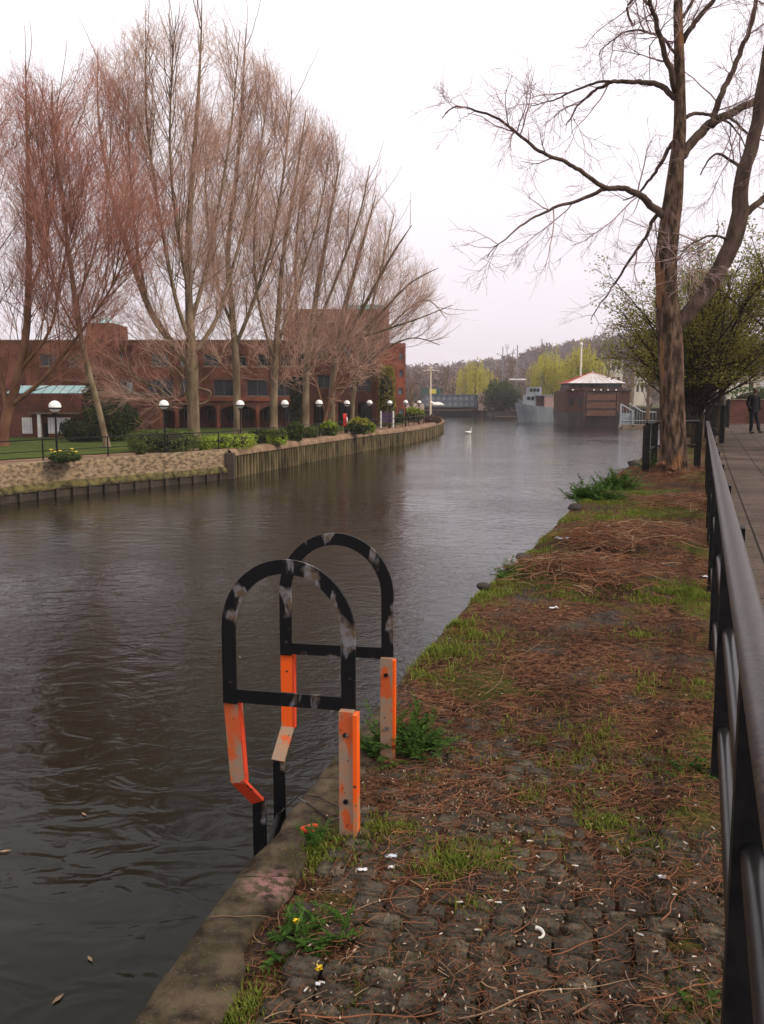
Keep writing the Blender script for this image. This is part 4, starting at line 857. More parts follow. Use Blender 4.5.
# low drooping reddish scrub crown in front of the brick block
poplar('bare_shrub_tree', 73, [[(322, 433, 4), (330, 400, 4), (344, 360, 3), (356, 330, 1)], [(326, 415, 3), (350, 380, 2.5), (376, 350, 1)], [(324, 410, 3), (312, 370, 2), (300, 345, 1)], [(328, 400, 3), (350, 368, 2), (368, 372, 1)]],
    'small twiggy brown tree in front of the tall brick block, below the big crowns', 20, [(2.2, 1.5, 3, 25, 60, 5, 0.12, 0.2, 0.04, 4, 1), (3, 0.7, 1.6, 25, 60, 3, 0.14, 0.0, 0.02, 3, 1), (4, 0.4, 0.9, 20, 55, 2, 0.14, 0, 0.012, 3, 1)], BARK_RED, TWIG_BR, None, group='bare_small')

# ---- the big bare tree on the near quay
def near_bark():
    m = mat('fissured_bark', (0.045, 0.029, 0.021), (0.165, 0.105, 0.072), scale=14, rough=0.95, coord='World', stretch=(1, 1, 0.3), bump=1.0, bscale=26, bdist=0.07, lo=0.40, hi=0.62)
    t = m.node_tree; N = t.nodes; L = t.links; b = N['Principled BSDF']; src = b.inputs['Base Color'].links[0].from_socket
    g = N.new('ShaderNodeNewGeometry'); mp = N.new('ShaderNodeMapping'); mp.inputs['Scale'].default_value = (1, 1, 0.22); L.new(g.outputs['Position'], mp.inputs[0])
    n = N.new('ShaderNodeTexNoise'); n.inputs['Scale'].default_value = 3.2; n.inputs['Detail'].default_value = 5; L.new(mp.outputs[0], n.inputs['Vector'])
    r = N.new('ShaderNodeMapRange'); r.inputs[1].default_value = 0.60; r.inputs[2].default_value = 0.64; r.inputs[4].default_value = 0.65; L.new(n.outputs[0], r.inputs[0])
    x = N.new('ShaderNodeMixRGB'); L.new(r.outputs[0], x.inputs[0]); L.new(src, x.inputs[1]); x.inputs[2].default_value = (0.30, 0.145, 0.065, 1); L.new(x.outputs[0], b.inputs['Base Color']); return m
NB = near_bark(); YT = 16.6
NTW = mat('fine_mauve_twigs', (0.26, 0.165, 0.155), rnd=(0.42, 0.29, 0.29), rough=0.9)
LB = mat('dark_limb_bark', (0.050, 0.034, 0.028), (0.125, 0.085, 0.066), scale=7, rough=0.95, coord='World', stretch=(1, 1, 0.4), bump=0.8, bscale=30, bdist=0.01)
rg = np.random.default_rng(5)
pb_ = atY(674, 480, YT); nt_root = empty('bare_tree', (pb_.x, pb_.y, 0), label='big bare tree on the near quay with cracked trunk and thick limb rising right', cat='tree')
trunk = [(674, 486, 37), (674, 470, 31), (673, 440, 28), (672, 400, 27), (671, 360, 27), (669, 325, 27), (667, 295, 24), (666, 262, 23), (669, 230, 22), (673, 200, 20), (677, 160, 15), (680, 130, 13), (680, 90, 11.5), (679, 45, 10), (678, 5, 9), (680, -50, 7), (684, -120, 5), (686, -200, 2)]
def lumpy_tube(mb, pts, rad, k=28, amp=0.10, seed=0):
    pts = np.array(pts); n = len(pts); V = []
    for i in range(n):
        for j in range(k):
            a = 2 * math.pi * j / k; c, s = math.cos(a), math.sin(a)
            r = rad[i] * (1 + amp * fnoise(c * 1.3 + 5 * seed, s * 1.3 + pts[i][2] * 0.25, 1.6, seed) + amp * 0.7 * abs(math.sin(a * 2.5 + 0.8 * math.sin(pts[i][2]))) - amp * 0.3 + 0.05 * fnoise(c * 3, pts[i][2] * 1.5 + s * 3, 2.0, seed + 3))
            V.append((pts[i][0] + r * c, pts[i][1] + r * s, pts[i][2]))
    i = np.arange(n - 1)[:, None] * k; j = np.arange(k)[None, :]; j2 = (j + 1) % k
    mb.add(V, np.stack([i + j, i + j2, i + k + j2, i + k + j], -1).reshape(-1, 4))
pts, rad = limb_from_px(trunk, YT); 
def resample(pts, rad, m): 
    s = np.concatenate([[0], np.cumsum(np.linalg.norm(np.diff(pts, axis=0), axis=1))]); t = np.linspace(0, s[-1], m)
    return np.stack([np.interp(t, s, pts[:, i]) for i in range(3)], 1), np.interp(t, s, rad)
pr, rr_ = resample(pts, rad, 220); tkm = MB(); lumpy_tube(tkm, pr, rr_ * .88, 44, 0.12, 1); tk_line = (pts, rad)
part(tkm, 'trunk', NB, nt_root, smooth=True)
# burr stumps at the foot
st_ = MB()
for (px, py, s) in ((663, 463, .05), (673, 468, .06), (669, 473, .045)):
    c = atY(px, py, YT - .42); st_.tube([c + Vector((0, .25, -.05)), c, c + Vector((0, -.05, .01))], [s, s * .9, s * .7], 9)
part(st_, 'cut_stub', mat('fresh_cut_wood', (0.22, 0.10, 0.055), (0.12, 0.06, 0.035), scale=12), nt_root)
LIMBS = [([(675, 330, 15), (690, 312, 18), (710, 285, 17.5), (726, 262, 17), (738, 240, 17), (746, 212, 16), (749, 184, 14), (756, 150, 13), (762, 115, 12), (767, 70, 11), (772, 20, 9), (780, -60, 6), (790, -160, 2)], -0.06),
    ([(668, 222, 9), (655, 209, 7.5), (640, 197, 6.5), (622, 189, 5.5), (605, 188, 5), (588, 179, 4.3), (570, 168, 4), (552, 159, 3.6), (535, 151, 3.3), (509, 131, 2.7), (482, 116, 2.2), (456, 111, 1.6), (443, 121, .8)], -0.15),
    ([(606, 189, 4), (579, 201, 3.2), (552, 208, 2.7), (526, 219, 2), (500, 238, 1.3), (482, 258, .7)], -0.35),
    ([(676, 98, 6), (664, 90, 5.5), (649, 85, 5), (634, 83, 4.4), (618, 82, 4), (604, 84, 3.4), (590, 90, 2.6), (574, 104, 1.8), (562, 122, 1)], 0.25),
    ([(620, 82, 3), (600, 84, 2.5), (576, 90, 2), (552, 98, 1.4), (528, 106, .8)], 0.0),
    ([(676, 92, 6), (668, 66, 5.5), (660, 44, 5), (652, 22, 4.5), (648, 0, 4), (646, -60, 2.5), (640, -110, 1)], -0.3),
    ([(682, 156, 9), (690, 145, 9), (702, 134, 9), (714, 125, 8), (727, 116, 7.5), (740, 108, 7), (753, 101, 6.5), (768, 90, 6), (790, 70, 4), (815, 40, 2)], 0.2),
    ([(713, 126, 6), (722, 100, 6), (732, 79, 5.5), (742, 54, 5), (750, 30, 4.5), (756, 5, 4), (762, -50, 2.5)], 0.1),
    ([(683, 42, 5.5), (692, 30, 5.2), (704, 16, 4.8), (714, 2, 4.3), (724, -20, 3.5), (730, -60, 2)], -0.2),
    ([(672, 195, 5), (660, 209, 4.3), (649, 223, 3.8), (640, 240, 3.2), (629, 256, 2.6), (614, 280, 2), (600, 300, 1.2), (590, 320, .7)], 0.3),
    ([(677, 138, 4.5), (668, 150, 4), (660, 166, 3.4), (650, 180, 2.8), (636, 194, 2), (620, 200, 1)], 0.45),
    ([(682, 120, 4), (692, 115, 3.5), (704, 114, 3.2), (720, 120, 2.5), (735, 128, 1.6), (744, 150, 1)], 0.5),
    ([(744, 216, 7), (754, 208, 6.5), (766, 199, 6), (790, 184, 4), (815, 160, 2)], 0.1),
    ([(735, 244, 3), (715, 235, 2.2), (695, 240, 1.6), (676, 262, 1)], -0.5),
    ([(650, 4, 3), (640, -6, 3), (628, 4, 2.4), (634, 24, 2), (640, 20, 1)], 0.2),
    ([(679, 60, 3), (665, 40, 2.4), (640, 30, 2), (615, 36, 1.4), (598, 55, .8)], 0.5),
    ([(728, 116, 3), (745, 130, 2.2), (760, 138, 1.5), (780, 150, .8)], -0.3),
    ([(748, 180, 4), (735, 160, 3), (716, 150, 2), (700, 170, 1.2)], 0.3),
    ([(680, 20, 3), (700, -10, 3), (730, -20, 2), (755, 0, 1)], 0.6)]
lm, cw = MB(), MB()
NS = [(3.9, 0.4, 1.8, 30, 75, 7, 0.14, 0.15, 0.014, 4, 1), (6.3, 0.3, 1.2, 22, 58, 5, 0.14, 0.05, 0.0052, 3, 1), (8, 0.16, 0.6, 20, 60, 3, 0.18, 0.0, 0.0036, 3, 1)]
lines = []
for i, (l, s) in enumerate(LIMBS):
    p_, r_ = limb_from_px(l, YT, s)
    wob = np.cumsum(rg.normal(size=(len(p_), 3)) * 0.012, axis=0); wob[0] = 0; p_ = p_ + wob
    if i == 0: pp, rr2 = resample(p_, r_, 110); lumpy_tube(lm, pp, rr2, 20, 0.06, 4)
    else: lm.tube(p_, r_, 8, rnd=rg.random())
    lines.append((p_, r_))
for i, (p_, r_) in enumerate(lines): sprout([lm, cw], p_, min(r_[0], .04), .008, 0, NS, rg, 0.62 if i == 0 else 0.12)
sprout([lm, cw], tk_line[0][60:], .04, .02, 0, [(0.9,) + NS[0][1:]] + NS[1:], rg, 0.0)
part(lm, 'limb', LB, nt_root, smooth=True); part(cw, 'crown', NTW, nt_root)

# ---- leafing trees behind it
LEAF_OL = leafmat('olive_spring_leaves', (0.14, 0.135, 0.022), (0.30, 0.27, 0.06), 0.42)
DKB = mat('dark_stem_bark', (0.022, 0.018, 0.013), (0.055, 0.042, 0.03), scale=6, rough=0.95, coord='World')
def leafing(px, py, Y, crown_r, h, label, seed, nb, base_z=0.0, leaf=0.045, stems=1, lean=0.0, m3=3, f0=.38, zmin=1.9):
    rg = np.random.default_rng(seed); b = atY(px, py, Y); root = empty('leafing_tree', (b.x, b.y, base_z), label=label, cat='tree', group='leafing trees along the path')
    tk, cr, lf = MB(), MB(), MB(); tips = []
    for s in range(stems):
        a0 = np.array([b.x + rg.normal() * .35 * (stems > 1), b.y + rg.normal() * .35 * (stems > 1), base_z - .1])
        tl = grow_line(a0, (lean + rg.normal() * .05, 0, 1), h * 0.45, 8, 0.04, 0.1, rg); r0 = 0.13 / math.sqrt(stems) + .03
        tk.tube(tl, np.linspace(r0, r0 * .6, len(tl)), 8)
        for k in range(nb):
            f = rg.uniform(f0, 1.0); i = int(f * (len(tl) - 1)); p = tl[i]; az = rg.uniform(0, 2 * math.pi); el = math.radians(rg.uniform(18 if zmin < 2 else 38, 78)); L_ = crown_r * rg.uniform(0.65, 1.1) * (1 + 0.25 * math.sin(el))
            d = (math.cos(az) * math.cos(el), math.sin(az) * math.cos(el), math.sin(el)); q_ = grow_line(p, d, L_, 8, 0.05, 0.1, rg)
            tk.tube(q_, np.linspace(.04, .010, len(q_)), 5, rnd=rg.random(), cap=False)
            sprout([tk, cr], q_, .03, .01, 0, [(5.5, .35, 1.3, 22, 50, 4, .08, .12, .010, 3, 1), (8, .2, .7, 20, 50, 2, .1, .05, .0055, 3, 1)], rg, .2, tips, deep=1, envelope=lambda p: np.asarray(p)[..., 2] > zmin)
    tp = np.array(tips); tp = tp[tp[:, 2] > zmin]; n = len(tp)
    off = rg.normal(size=(m3 * n, 3)) * np.array([.15, .15, .07]); P_ = np.repeat(tp, m3, axis=0) + off; lf.leaves(P_, leaf, rg, flat=.45, elong=1.1)
    part(tk, 'trunk', DKB, root, smooth=True); part(cr, 'crown', DKB, root); part(lf, 'leaves', LEAF_OL, root); return root
leafing(700, 440, 27.5, 3.6, 6.2, 'broad tree coming into olive leaf directly behind the big bare trunk', 31, 30, stems=2, leaf=.042)
leafing(716, 425, 34, 3.6, 7.2, 'tree in olive leaf behind the grey lamp column, reaching over the path', 32, 24, 0.15, leaf=.045, f0=.62, zmin=2.7)
leafing(690, 430, 36, 3.8, 5.6, 'denser dark leafing tree behind, between the lamp column and the gangway', 33, 24, 0.1, stems=2, leaf=.05)
leafing(800, 430, 25, 3.6, 6.4, 'leafing tree whose branches reach in at the right edge', 34, 20, 0.0, leaf=.045, f0=.8, zmin=2.9)
for k, (px, py, Y, wp) in enumerate(((686, 437, 29, 9), (695, 434, 31, 6), (712, 432, 33, 8))):
    b = atY(px, py, Y); lst = [(px, py, wp), (px + 1, 400, wp * .9), (px + (-3, 4, 2)[k], 360, wp * .8), (px + (-8, 9, 5)[k], 320, wp * .5), (px + (-12, 14, 9)[k], 285, wp * .2)]
    p_, r_ = limb_from_px(lst, Y); root = empty('young_tree', (b.x, b.y, b.z), label=('dark straight stem just right of the big bare trunk', 'thinner dark stem between two thicker ones behind the fence return', 'dark stem left of the grey lamp column')[k], cat='tree', group='dark stems beyond the fence')
    t_ = MB(); t_.tube(p_, r_, 8); c_ = MB(); rgk = np.random.default_rng(50 + k); tips = []
    sprout([t_, c_], p_, .05, .02, 0, [(4, .6, 1.8, 25, 60, 4, .1, .2, .012, 3, 1), (6, .3, .8, 20, 50, 2, .1, .05, .007, 3, 1)], rgk, .35, tips, deep=1)
    lf = MB(); tp = np.array(tips); lf.leaves(tp + rgk.normal(size=tp.shape) * .08, .05, rgk, flat=.4, elong=1.1)
    part(t_, 'trunk', DKB, root, smooth=True); part(c_, 'crown', DKB, root); part(lf, 'leaves', LEAF_OL, root)

# ================================================================ HEDGES AND BUSHES
LM = {'green': leafmat('green_leaves', (0.03, 0.055, 0.012), (0.075, 0.11, 0.025)), 'dark': leafmat('dark_evergreen_leaves', (0.010, 0.020, 0.008), (0.032, 0.045, 0.016), .1), 'bright': leafmat('bright_yellow_green_leaves', (0.17, 0.24, 0.02), (0.32, 0.38, 0.05)),
      'mid': leafmat('mid_leaves', (0.055, 0.08, 0.018), (0.12, 0.14, 0.035)), 'yellow': leafmat('yellow_leaves', (0.30, 0.27, 0.035), (0.22, 0.26, 0.04)), 'willow': leafmat('willow_leaves', (0.34, 0.34, 0.035), (0.55, 0.48, 0.08), .4),
      'ivy': leafmat('golden_climber_leaves', (0.10, 0.12, 0.02), (0.30, 0.25, 0.04)), 'brownleaf': leafmat('dull_brown_leaves', (0.10, 0.065, 0.045), (0.17, 0.11, 0.08))}
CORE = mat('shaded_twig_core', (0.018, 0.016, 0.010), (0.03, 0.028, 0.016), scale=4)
def bush(name, lab, cat_, px0, px1, ytop, ybase, mk, boxy=0.0, depth=None, zb=BZ, group=None, seed=0, n=None, leaf=.05, lumpy=.16, mk2=None, Y=None):
    rg = np.random.default_rng(seed + int(px0 * 7)); xm = (px0 + px1) / 2
    if Y is None: b = at(xm, ybase, zb)
    else: b = atY(xm, ybase, Y); b.z = zb
    w_ = (px1 - px0) / FPX * b.y / 2; h = atY(xm, ytop, b.y).z - zb; d = depth or w_ * .8; rx, ry = w_, min(d, 3)
    root = empty(name, b, label=lab, cat=cat_, group=group)
    n = n or int(min(9000, 900 + 260 * (w_ * h + w_ * ry + ry * h) / (leaf * 20) ** 2 * .9))
    u_ = rg.normal(size=(n, 3)); u_ /= np.linalg.norm(u_, axis=1, keepdims=True)
    p_ = 2 if boxy == 0 else 2 + 6 * boxy
    s = (np.abs(u_) ** p_).sum(1) ** (-1 / p_); 
    lump = np.array([1 + (lumpy - .08 * boxy) * fnoise(a[0] * 2.2 + seed, a[1] * 2.2 + a[2] * 1.7, 1.3, seed + px0 * .01) * 1.6 for a in u_])
    r = (s * lump * rg.uniform(.80, 1.02, n))[:, None]; P_ = u_ * r * np.array([rx, ry, h * .52]); P_[:, 2] += h * .48
    P_ = P_[P_[:, 2] > 0.0]; P_ = P_ + np.array(b)
    lf = MB()
    if mk2:
        top = P_[:, 2] > zb + h * .6 + rg.normal(size=len(P_)) * h * .1; lf.leaves(P_[~top], leaf, rg); l2 = MB(); l2.leaves(P_[top], leaf, rg); part(l2, 'top_leaves', LM[mk2], root)
    else: lf.leaves(P_, leaf, rg)
    part(lf, 'leaves', LM[mk], root)
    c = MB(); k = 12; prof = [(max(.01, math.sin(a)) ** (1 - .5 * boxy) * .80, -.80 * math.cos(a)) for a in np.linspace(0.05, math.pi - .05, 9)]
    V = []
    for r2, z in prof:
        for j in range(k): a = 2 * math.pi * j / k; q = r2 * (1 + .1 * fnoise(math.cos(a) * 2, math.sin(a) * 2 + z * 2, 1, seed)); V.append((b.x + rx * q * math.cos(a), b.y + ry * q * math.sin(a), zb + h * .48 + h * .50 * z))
    i = np.arange(len(prof) - 1)[:, None] * k; j = np.arange(k)[None, :]; j2 = (j + 1) % k; c.add(V, np.stack([i + j, i + j2, i + k + j2, i + k + j], -1).reshape(-1, 4)); part(c, 'branches', CORE, root)  # solid core, its near-black colour stands in for shade inside the foliage
    return root
bush('evergreen_shrub', 'dark spreading conifer shrub by the lattice panels', 'shrub', 60, 104, 418, 442, 'dark', leaf=.09)
bush('evergreen_shrub', 'large dome shaped dark green shrub behind the leaning slim trunk', 'shrub', 84, 142, 399, 441, 'green', leaf=.09, mk2='green')
bush('evergreen_shrub', 'tall narrow dark shrub against the teal roofed wing', 'shrub', 84, 102, 380, 441, 'dark', leaf=.09)
bush('hedge', 'long rough dark green hedge below the second globe lamp', 'hedge', 130, 198, 430, 451, 'mid', .4, leaf=.07)
bush('shrub', 'small pale green tuft between the rough hedge and the railing', 'shrub', 134, 147, 441, 455, 'mid', leaf=.05)
bush('shrub', 'pale green shrub at the right end of the rough hedge', 'shrub', 198, 211, 437, 450, 'bright', leaf=.06)
bush('hedge', 'square clipped bright yellow green hedge right behind the third globe lamp', 'hedge', 212, 254, 435, 447.5, 'bright', .8, depth=1.6, leaf=.06)
bush('hedge', 'clipped mid green hedge between the third and fourth globe lamps', 'hedge', 250, 270, 429, 443, 'mid', .6, leaf=.07)
bush('hedge', 'clipped pale green hedge below the fourth globe lamp', 'hedge', 268, 287, 430, 444, 'bright', .7, leaf=.07, mk2='mid')
bush('shrub', 'dark round bush right of the fourth globe lamp', 'shrub', 287, 304, 422, 441, 'green', leaf=.08)
bush('shrub', 'low mid green bush at the foot of the ivy clad trunk', 'shrub', 301, 318, 427, 438, 'mid', leaf=.07)
bush('shrub', 'pale green bush left of the red lifebuoy stand', 'shrub', 320, 338, 421, 436, 'mid', leaf=.08, mk2='bright')
bush('shrub', 'rounded dark bush with a yellow top right of the red lifebuoy stand', 'shrub', 347, 371, 417.5, 434, 'green', leaf=.08, mk2='yellow')
bush('shrub', 'small bright shrub at the right foot of the yellow topped bush', 'shrub', 369, 375, 423, 432, 'bright', leaf=.08)
bush('shrub', 'round pale green bush near the end of the far wall', 'shrub', 402, 425, 407.5, 422, 'mid', leaf=.11, mk2='bright')
bush('shrub', 'low dull shrub left of the round pale green bush', 'shrub', 394, 405, 414, 423, 'green', leaf=.09)
bush('climber', 'yellow green climber growing up the bright brick corner', 'climbing plant', 378, 395, 367, 424, 'ivy', .5, depth=.7, leaf=.12, Y=88.8)
bush('climber', 'dark ivy strip climbing beside the dark trunk', 'climbing plant', 291, 303, 378, 432, 'dark', .3, depth=.8, leaf=.1, Y=78)
bush('scrub', 'brown reedy scrub at the rounded end of the far wall', 'scrub', 424, 441, 416, 424, 'brownleaf', .2, depth=1.5, leaf=.1, Y=104)
# daffodil clump
dr = np.random.default_rng(8)
bush('flower_bed', 'low leafy clump of daffodils on the lawn edge beside the first globe lamp', 'flowers', 50, 80, 452, 462, 'green', leaf=.05, depth=.7)
for (px, py, mk_) in [(51, 450, 'y'), (55, 452, 'y'), (60, 451, 'y'), (72, 449, 'y'), (76, 452, 'y'), (53, 456, 'w'), (61, 457, 'w'), (66, 455, 'w'), (69, 454, 'y'), (74, 456, 'y')]:
    c = atY(px, py, at(px, 461, BZ).y - .55); f_ = MB(); f_.lathe((c.x, c.y, c.z), [(0.005, -.02), (.04, .0), (.03, .04), (.08, .02), (.07, .0)], 8)
    f_.tube([(c.x, c.y, c.z), (c.x, c.y + .03, BZ)], .008, 4)
    M.setdefault('daff', mat('daffodil_yellow', (0.75, 0.55, 0.04), rough=.6)); M.setdefault('daffw', mat('pale_petals', (0.75, 0.72, 0.6), rough=.6))
    o = f_.build('daffodil', M['daff'] if mk_ == 'y' else M['daffw']); tag(o, 'yellow daffodil bloom in the clump by the first globe lamp' if mk_ == 'y' else 'white narcissus bloom in the clump by the first globe lamp', 'flower', 'daffodils' if mk_ == 'y' else 'white narcissi')
# lifebuoy stand
p = on_line(345); lb = empty('lifebuoy_stand', (p.x, p.y + .3, BZ), label='red lifebuoy housing on a dark post at the far railing', cat='lifebuoy'); c = atY(345, 413.5, p.y).z; c0 = atY(345, 426, p.y).z
M['red'] = mat('red_plastic', (0.55, 0.02, 0.015), (0.42, 0.02, 0.018), scale=4, rough=.4)
b_ = MB(); b_.box((p.x - .07, p.y + .25, BZ), (p.x + .07, p.y + .36, c0)); part(b_, 'post', M['black_paint'], lb)
b_ = MB(); hh = c - c0; V = []; rr_y = .36
for xx in (p.x - .13, p.x + .13):
    for a in np.linspace(0, math.pi, 9): V.append((xx, p.y + .3 + rr_y * math.cos(a), c0 + hh - rr_y + rr_y * math.sin(a)))
    V += [(xx, p.y + .3 - .3, c0), (xx, p.y + .3 + .3, c0)]
n = 11; b_.add(V, [(i, (i + 1) % n, n + (i + 1) % n, n + i) for i in range(n)], [(0, i, i + 1) for i in range(1, n - 1)] + [(n, n + i + 1, n + i) for i in range(1, n - 1)]); part(b_, 'housing', M['red'], lb)
b_ = MB(); ring = [(p.x + .16, p.y + .3 + .24 * math.cos(a), c0 + .42 + .24 * math.sin(a)) for a in np.linspace(0, 2 * math.pi, 17)]; b_.tube(ring, .045, 6, cap=False); part(b_, 'lifebuoy', M['white_paint'], lb)
# purple board on white posts
Yp = 84.0; sg = empty('notice_board', (FX(387, Yp), Yp, BZ), label='dark purple board between two white posts in front of the brick corner', cat='sign')
b_ = MB(); b_.box((FX(382, Yp), Yp, FZ(423, Yp)), (FX(392.5, Yp), Yp + .06, FZ(412, Yp))); part(b_, 'board', mat('purple_board', (0.055, 0.025, 0.065), rough=.5), sg)
for px in (381, 393.4):
    b_ = MB(); b_.box((FX(px, Yp) - .07, Yp - .02, BZ), (FX(px, Yp) + .07, Yp + .08, FZ(411, Yp))); part(b_, 'post', M['white_paint'], sg)
# white mast with crosstrees
Ym = 106.0
M['mast'] = mat('cream_mast_paint', (0.66, 0.60, 0.48), rough=.5)
ms = empty('lamp_mast', (FX(430.5, Ym), Ym, BZ), label='tall cream mast with a crossarm at the bend of the far bank', cat='mast')
x = FX(430.5, Ym); b_ = MB(); b_.tube([(x, Ym, BZ), (x, Ym, FZ(366, Ym))], [.14, .08], 8); part(b_, 'pole', M['mast'], ms)
b_ = MB(); zz = FZ(371, Ym); b_.tube([(x - .9, Ym, zz), (x + 1.0, Ym, zz + .02)], .05, 6); b_.tube([(x - .35, Ym, zz + .35), (x + .35, Ym, zz + .35)], .05, 6); part(b_, 'crossarm', M['mast'], ms)
for s_ in (-.3, .3): b_ = MB(); b_.box((x + s_ - .15, Ym - .1, zz + .05), (x + s_ + .15, Ym + .1, zz + .2)); part(b_, 'lamp_head', M['white_paint'], ms)
# parasols / white canopies past the bend
for k, (px, w_, lb_) in enumerate(((433.5, 2.3, 'left one of two white parasols beyond the cream mast'), (438.5, 2.4, 'right one of two white parasols beyond the cream mast'))):
    Yc = 112; x = FX(px, Yc); z1 = FZ(401.8, Yc); r = empty('parasol', (x, Yc + k, BZ), label=lb_, cat='parasol', group='white parasols'); b_ = MB(); b_.lathe((x, Yc + k, 0), [(.02, z1), (w_ * .16, z1 - .1), (w_ * .3, z1 - .28), (w_ * .3, z1 - .42)], 8); part(b_, 'canopy', M['white_paint'], r)
    b_ = MB(); b_.tube([(x, Yc + k, BZ), (x, Yc + k, z1 - .05)], .04, 6); part(b_, 'pole', M['frame'], r)

# ================================================================ BRIDGE AND FAR END
M['bridge_blue'] = mat('blue_grey_bridge_paint', (0.055, 0.075, 0.10), (0.09, 0.11, 0.14), scale=.5, rough=.6)
M['bridge_pale'] = mat('pale_bridge_panel', (0.17, 0.19, 0.22), (0.11, 0.13, 0.16), scale=.4, rough=.6)
M['pale_stone'] = mat('pale_stone', (0.30, 0.22, 0.18), (0.42, 0.33, 0.28), scale=.6, rough=.9, coord='World')
Yb = 232.0
def bx(px, z=1.5): return FX(px, Yb, z)
br = empty('road_bridge', (bx(455), Yb, WZ), label='low blue grey girder bridge crossing the river in the distance', cat='bridge')
zd = FZ(402.5, Yb); zp = FZ(394.5, Yb); zg = FZ(407, Yb)
b_ = MB(); b_.box((bx(420), Yb, zd - .25), (bx(478), Yb + 14, zd + .15)); part(b_, 'deck', M['bridge_blue'], br)
b_ = MB(); b_.box((bx(420), Yb - .2, zg), (bx(477), Yb - .003, zd + .1)); b_.box((bx(420), Yb + 13, zg), (bx(477), Yb + 13.3, zd + .1)); part(b_, 'girder', M['bridge_blue'], br)
b_ = MB(); b_.box((bx(420), Yb - .3, zp - .25), (bx(478), Yb + .1, zp)); b_.box((bx(420), Yb - .26, zd + .15), (bx(478), Yb + .1, zd + .5)); b_.box((bx(420), Yb - .05, zd + .5), (bx(478), Yb + .02, zp - .25)); part(b_, 'parapet', M['bridge_blue'], br)
for px in np.arange(426, 476, 5.6):
    b_ = MB(); b_.box((bx(px), Yb - .12, zd + .62), (bx(px + 2.6), Yb - .053, zp - .35)); part(b_, 'parapet_panel', M['bridge_pale'], br)
    b_ = MB(); b_.box((bx(px), Yb - .26, zg + .2), (bx(px + 3), Yb - .203, zd - .1)); part(b_, 'girder_panel', M['bridge_pale'], br)
b_ = MB(); b_.box((bx(478.2), Yb - 1, WZ - 2), (bx(487), Yb + 15, FZ(402, Yb))); part(b_, 'abutment', M['pale_stone'], br)
b_ = MB(); b_.box((bx(478.6), Yb - 1.2, FZ(402, Yb) + .003), (bx(485), Yb + 1.5, FZ(393, Yb))); part(b_, 'pylon', M['pale_stone'], br)
b_ = MB(); b_.box((bx(400), Yb - 1, WZ - 2), (bx(424), Yb + 15, zd - .3)); part(b_, 'left_abutment', M['pale_stone'], br)
b_ = MB(); b_.box((bx(410), Yb + 16, WZ - 2), (bx(500), Yb + 17, zd)); part(b_, 'far_pier', M['dark_pile'], br)
# railings right of the bridge: low dark quay with pale edge
M['dark_quay'] = mat('dark_quay_face', (0.035, 0.03, 0.028), (0.07, 0.06, 0.052), scale=.7, rough=.9, coord='World')
dq = empty('far_quay', (FX(505, 225), 225, WZ), label='dark low quay below the dark evergreen, between bridge and grey boat', cat='quay')
b_ = MB(); b_.box((FX(487, 224), 224, -5), (FX(640, 224), 236, FZ(411.5, 224))); part(b_, 'quay_face', M['dark_quay'], dq)
b_ = MB(); b_.box((FX(496, 222), 222.3, WZ - 1), (FX(517, 222), 223.95, FZ(416.3, 222))); part(b_, 'landing', M['capping'], dq)
rail_run('quay_railing', [Vector((FX(488, 224.5), 224.5, FZ(411.5, 224))), Vector((FX(520, 224.5), 224.5, FZ(411.5, 224)))], 'thin railing on the dark low quay by the evergreen', H_=1.9, posts=2.6, pr=.05, rr=.06)
# road sign / pub board
Ys = 236; gb = empty('billboard', (FX(432, Ys), Ys, 0), label='dark green board with a yellow panel above the left end of the bridge', cat='sign')
b_ = MB(); b_.box((FX(421, Ys), Ys, FZ(396, Ys)), (FX(441, Ys), Ys + .3, FZ(388, Ys))); part(b_, 'board', mat('dark_green_board', (0.02, 0.06, 0.045), rough=.6), gb)
b_ = MB(); b_.box((FX(429, Ys), Ys - .1, FZ(393.6, Ys)), (FX(436, Ys), Ys - .003, FZ(389, Ys))); part(b_, 'yellow_panel', mat('yellow_panel', (0.5, 0.42, 0.06), rough=.6), gb)
for px in (424, 439):
    b_ = MB(); b_.box((FX(px, Ys), Ys + .31, -1.2), (FX(px, Ys) + .3, Ys + .6, FZ(389, Ys))); part(b_, 'post', M['frame'], gb)

# hills
hillm = mat('wooded_hillside', (0.085, 0.060, 0.050), (0.14, 0.105, 0.09), scale=.05, rough=1, coord='World')
hm = MB(); V = []; hx = np.linspace(-700, 1100, 61); hy = np.linspace(300, 1300, 24)
def hillz(x, y):
    px = 382 + FPX * x / y; t = min(1, (y - 300) / 400)
    top = np.interp(px, [-200, 380, 440, 470, 520, 560, 600, 700, 1000], [19, 22, 24, 27, 36, 46, 54, 56, 50]) * (y / 700) * .75
    return -1.2 + (top) * (t * t * (3 - 2 * t)) * (1 + .12 * fnoise(x, y, .01, 2))
for y in hy:
    for x in hx: V.append((x, y, hillz(x, y)))
i = np.arange(23)[:, None] * 61; j = np.arange(60)[None, :]; hm.add(V, np.stack([i + j, i + j + 1, i + 61 + j + 1, i + 61 + j], -1).reshape(-1, 4)); tag(hm.build('hills', hillm, smooth=True), kind='structure')
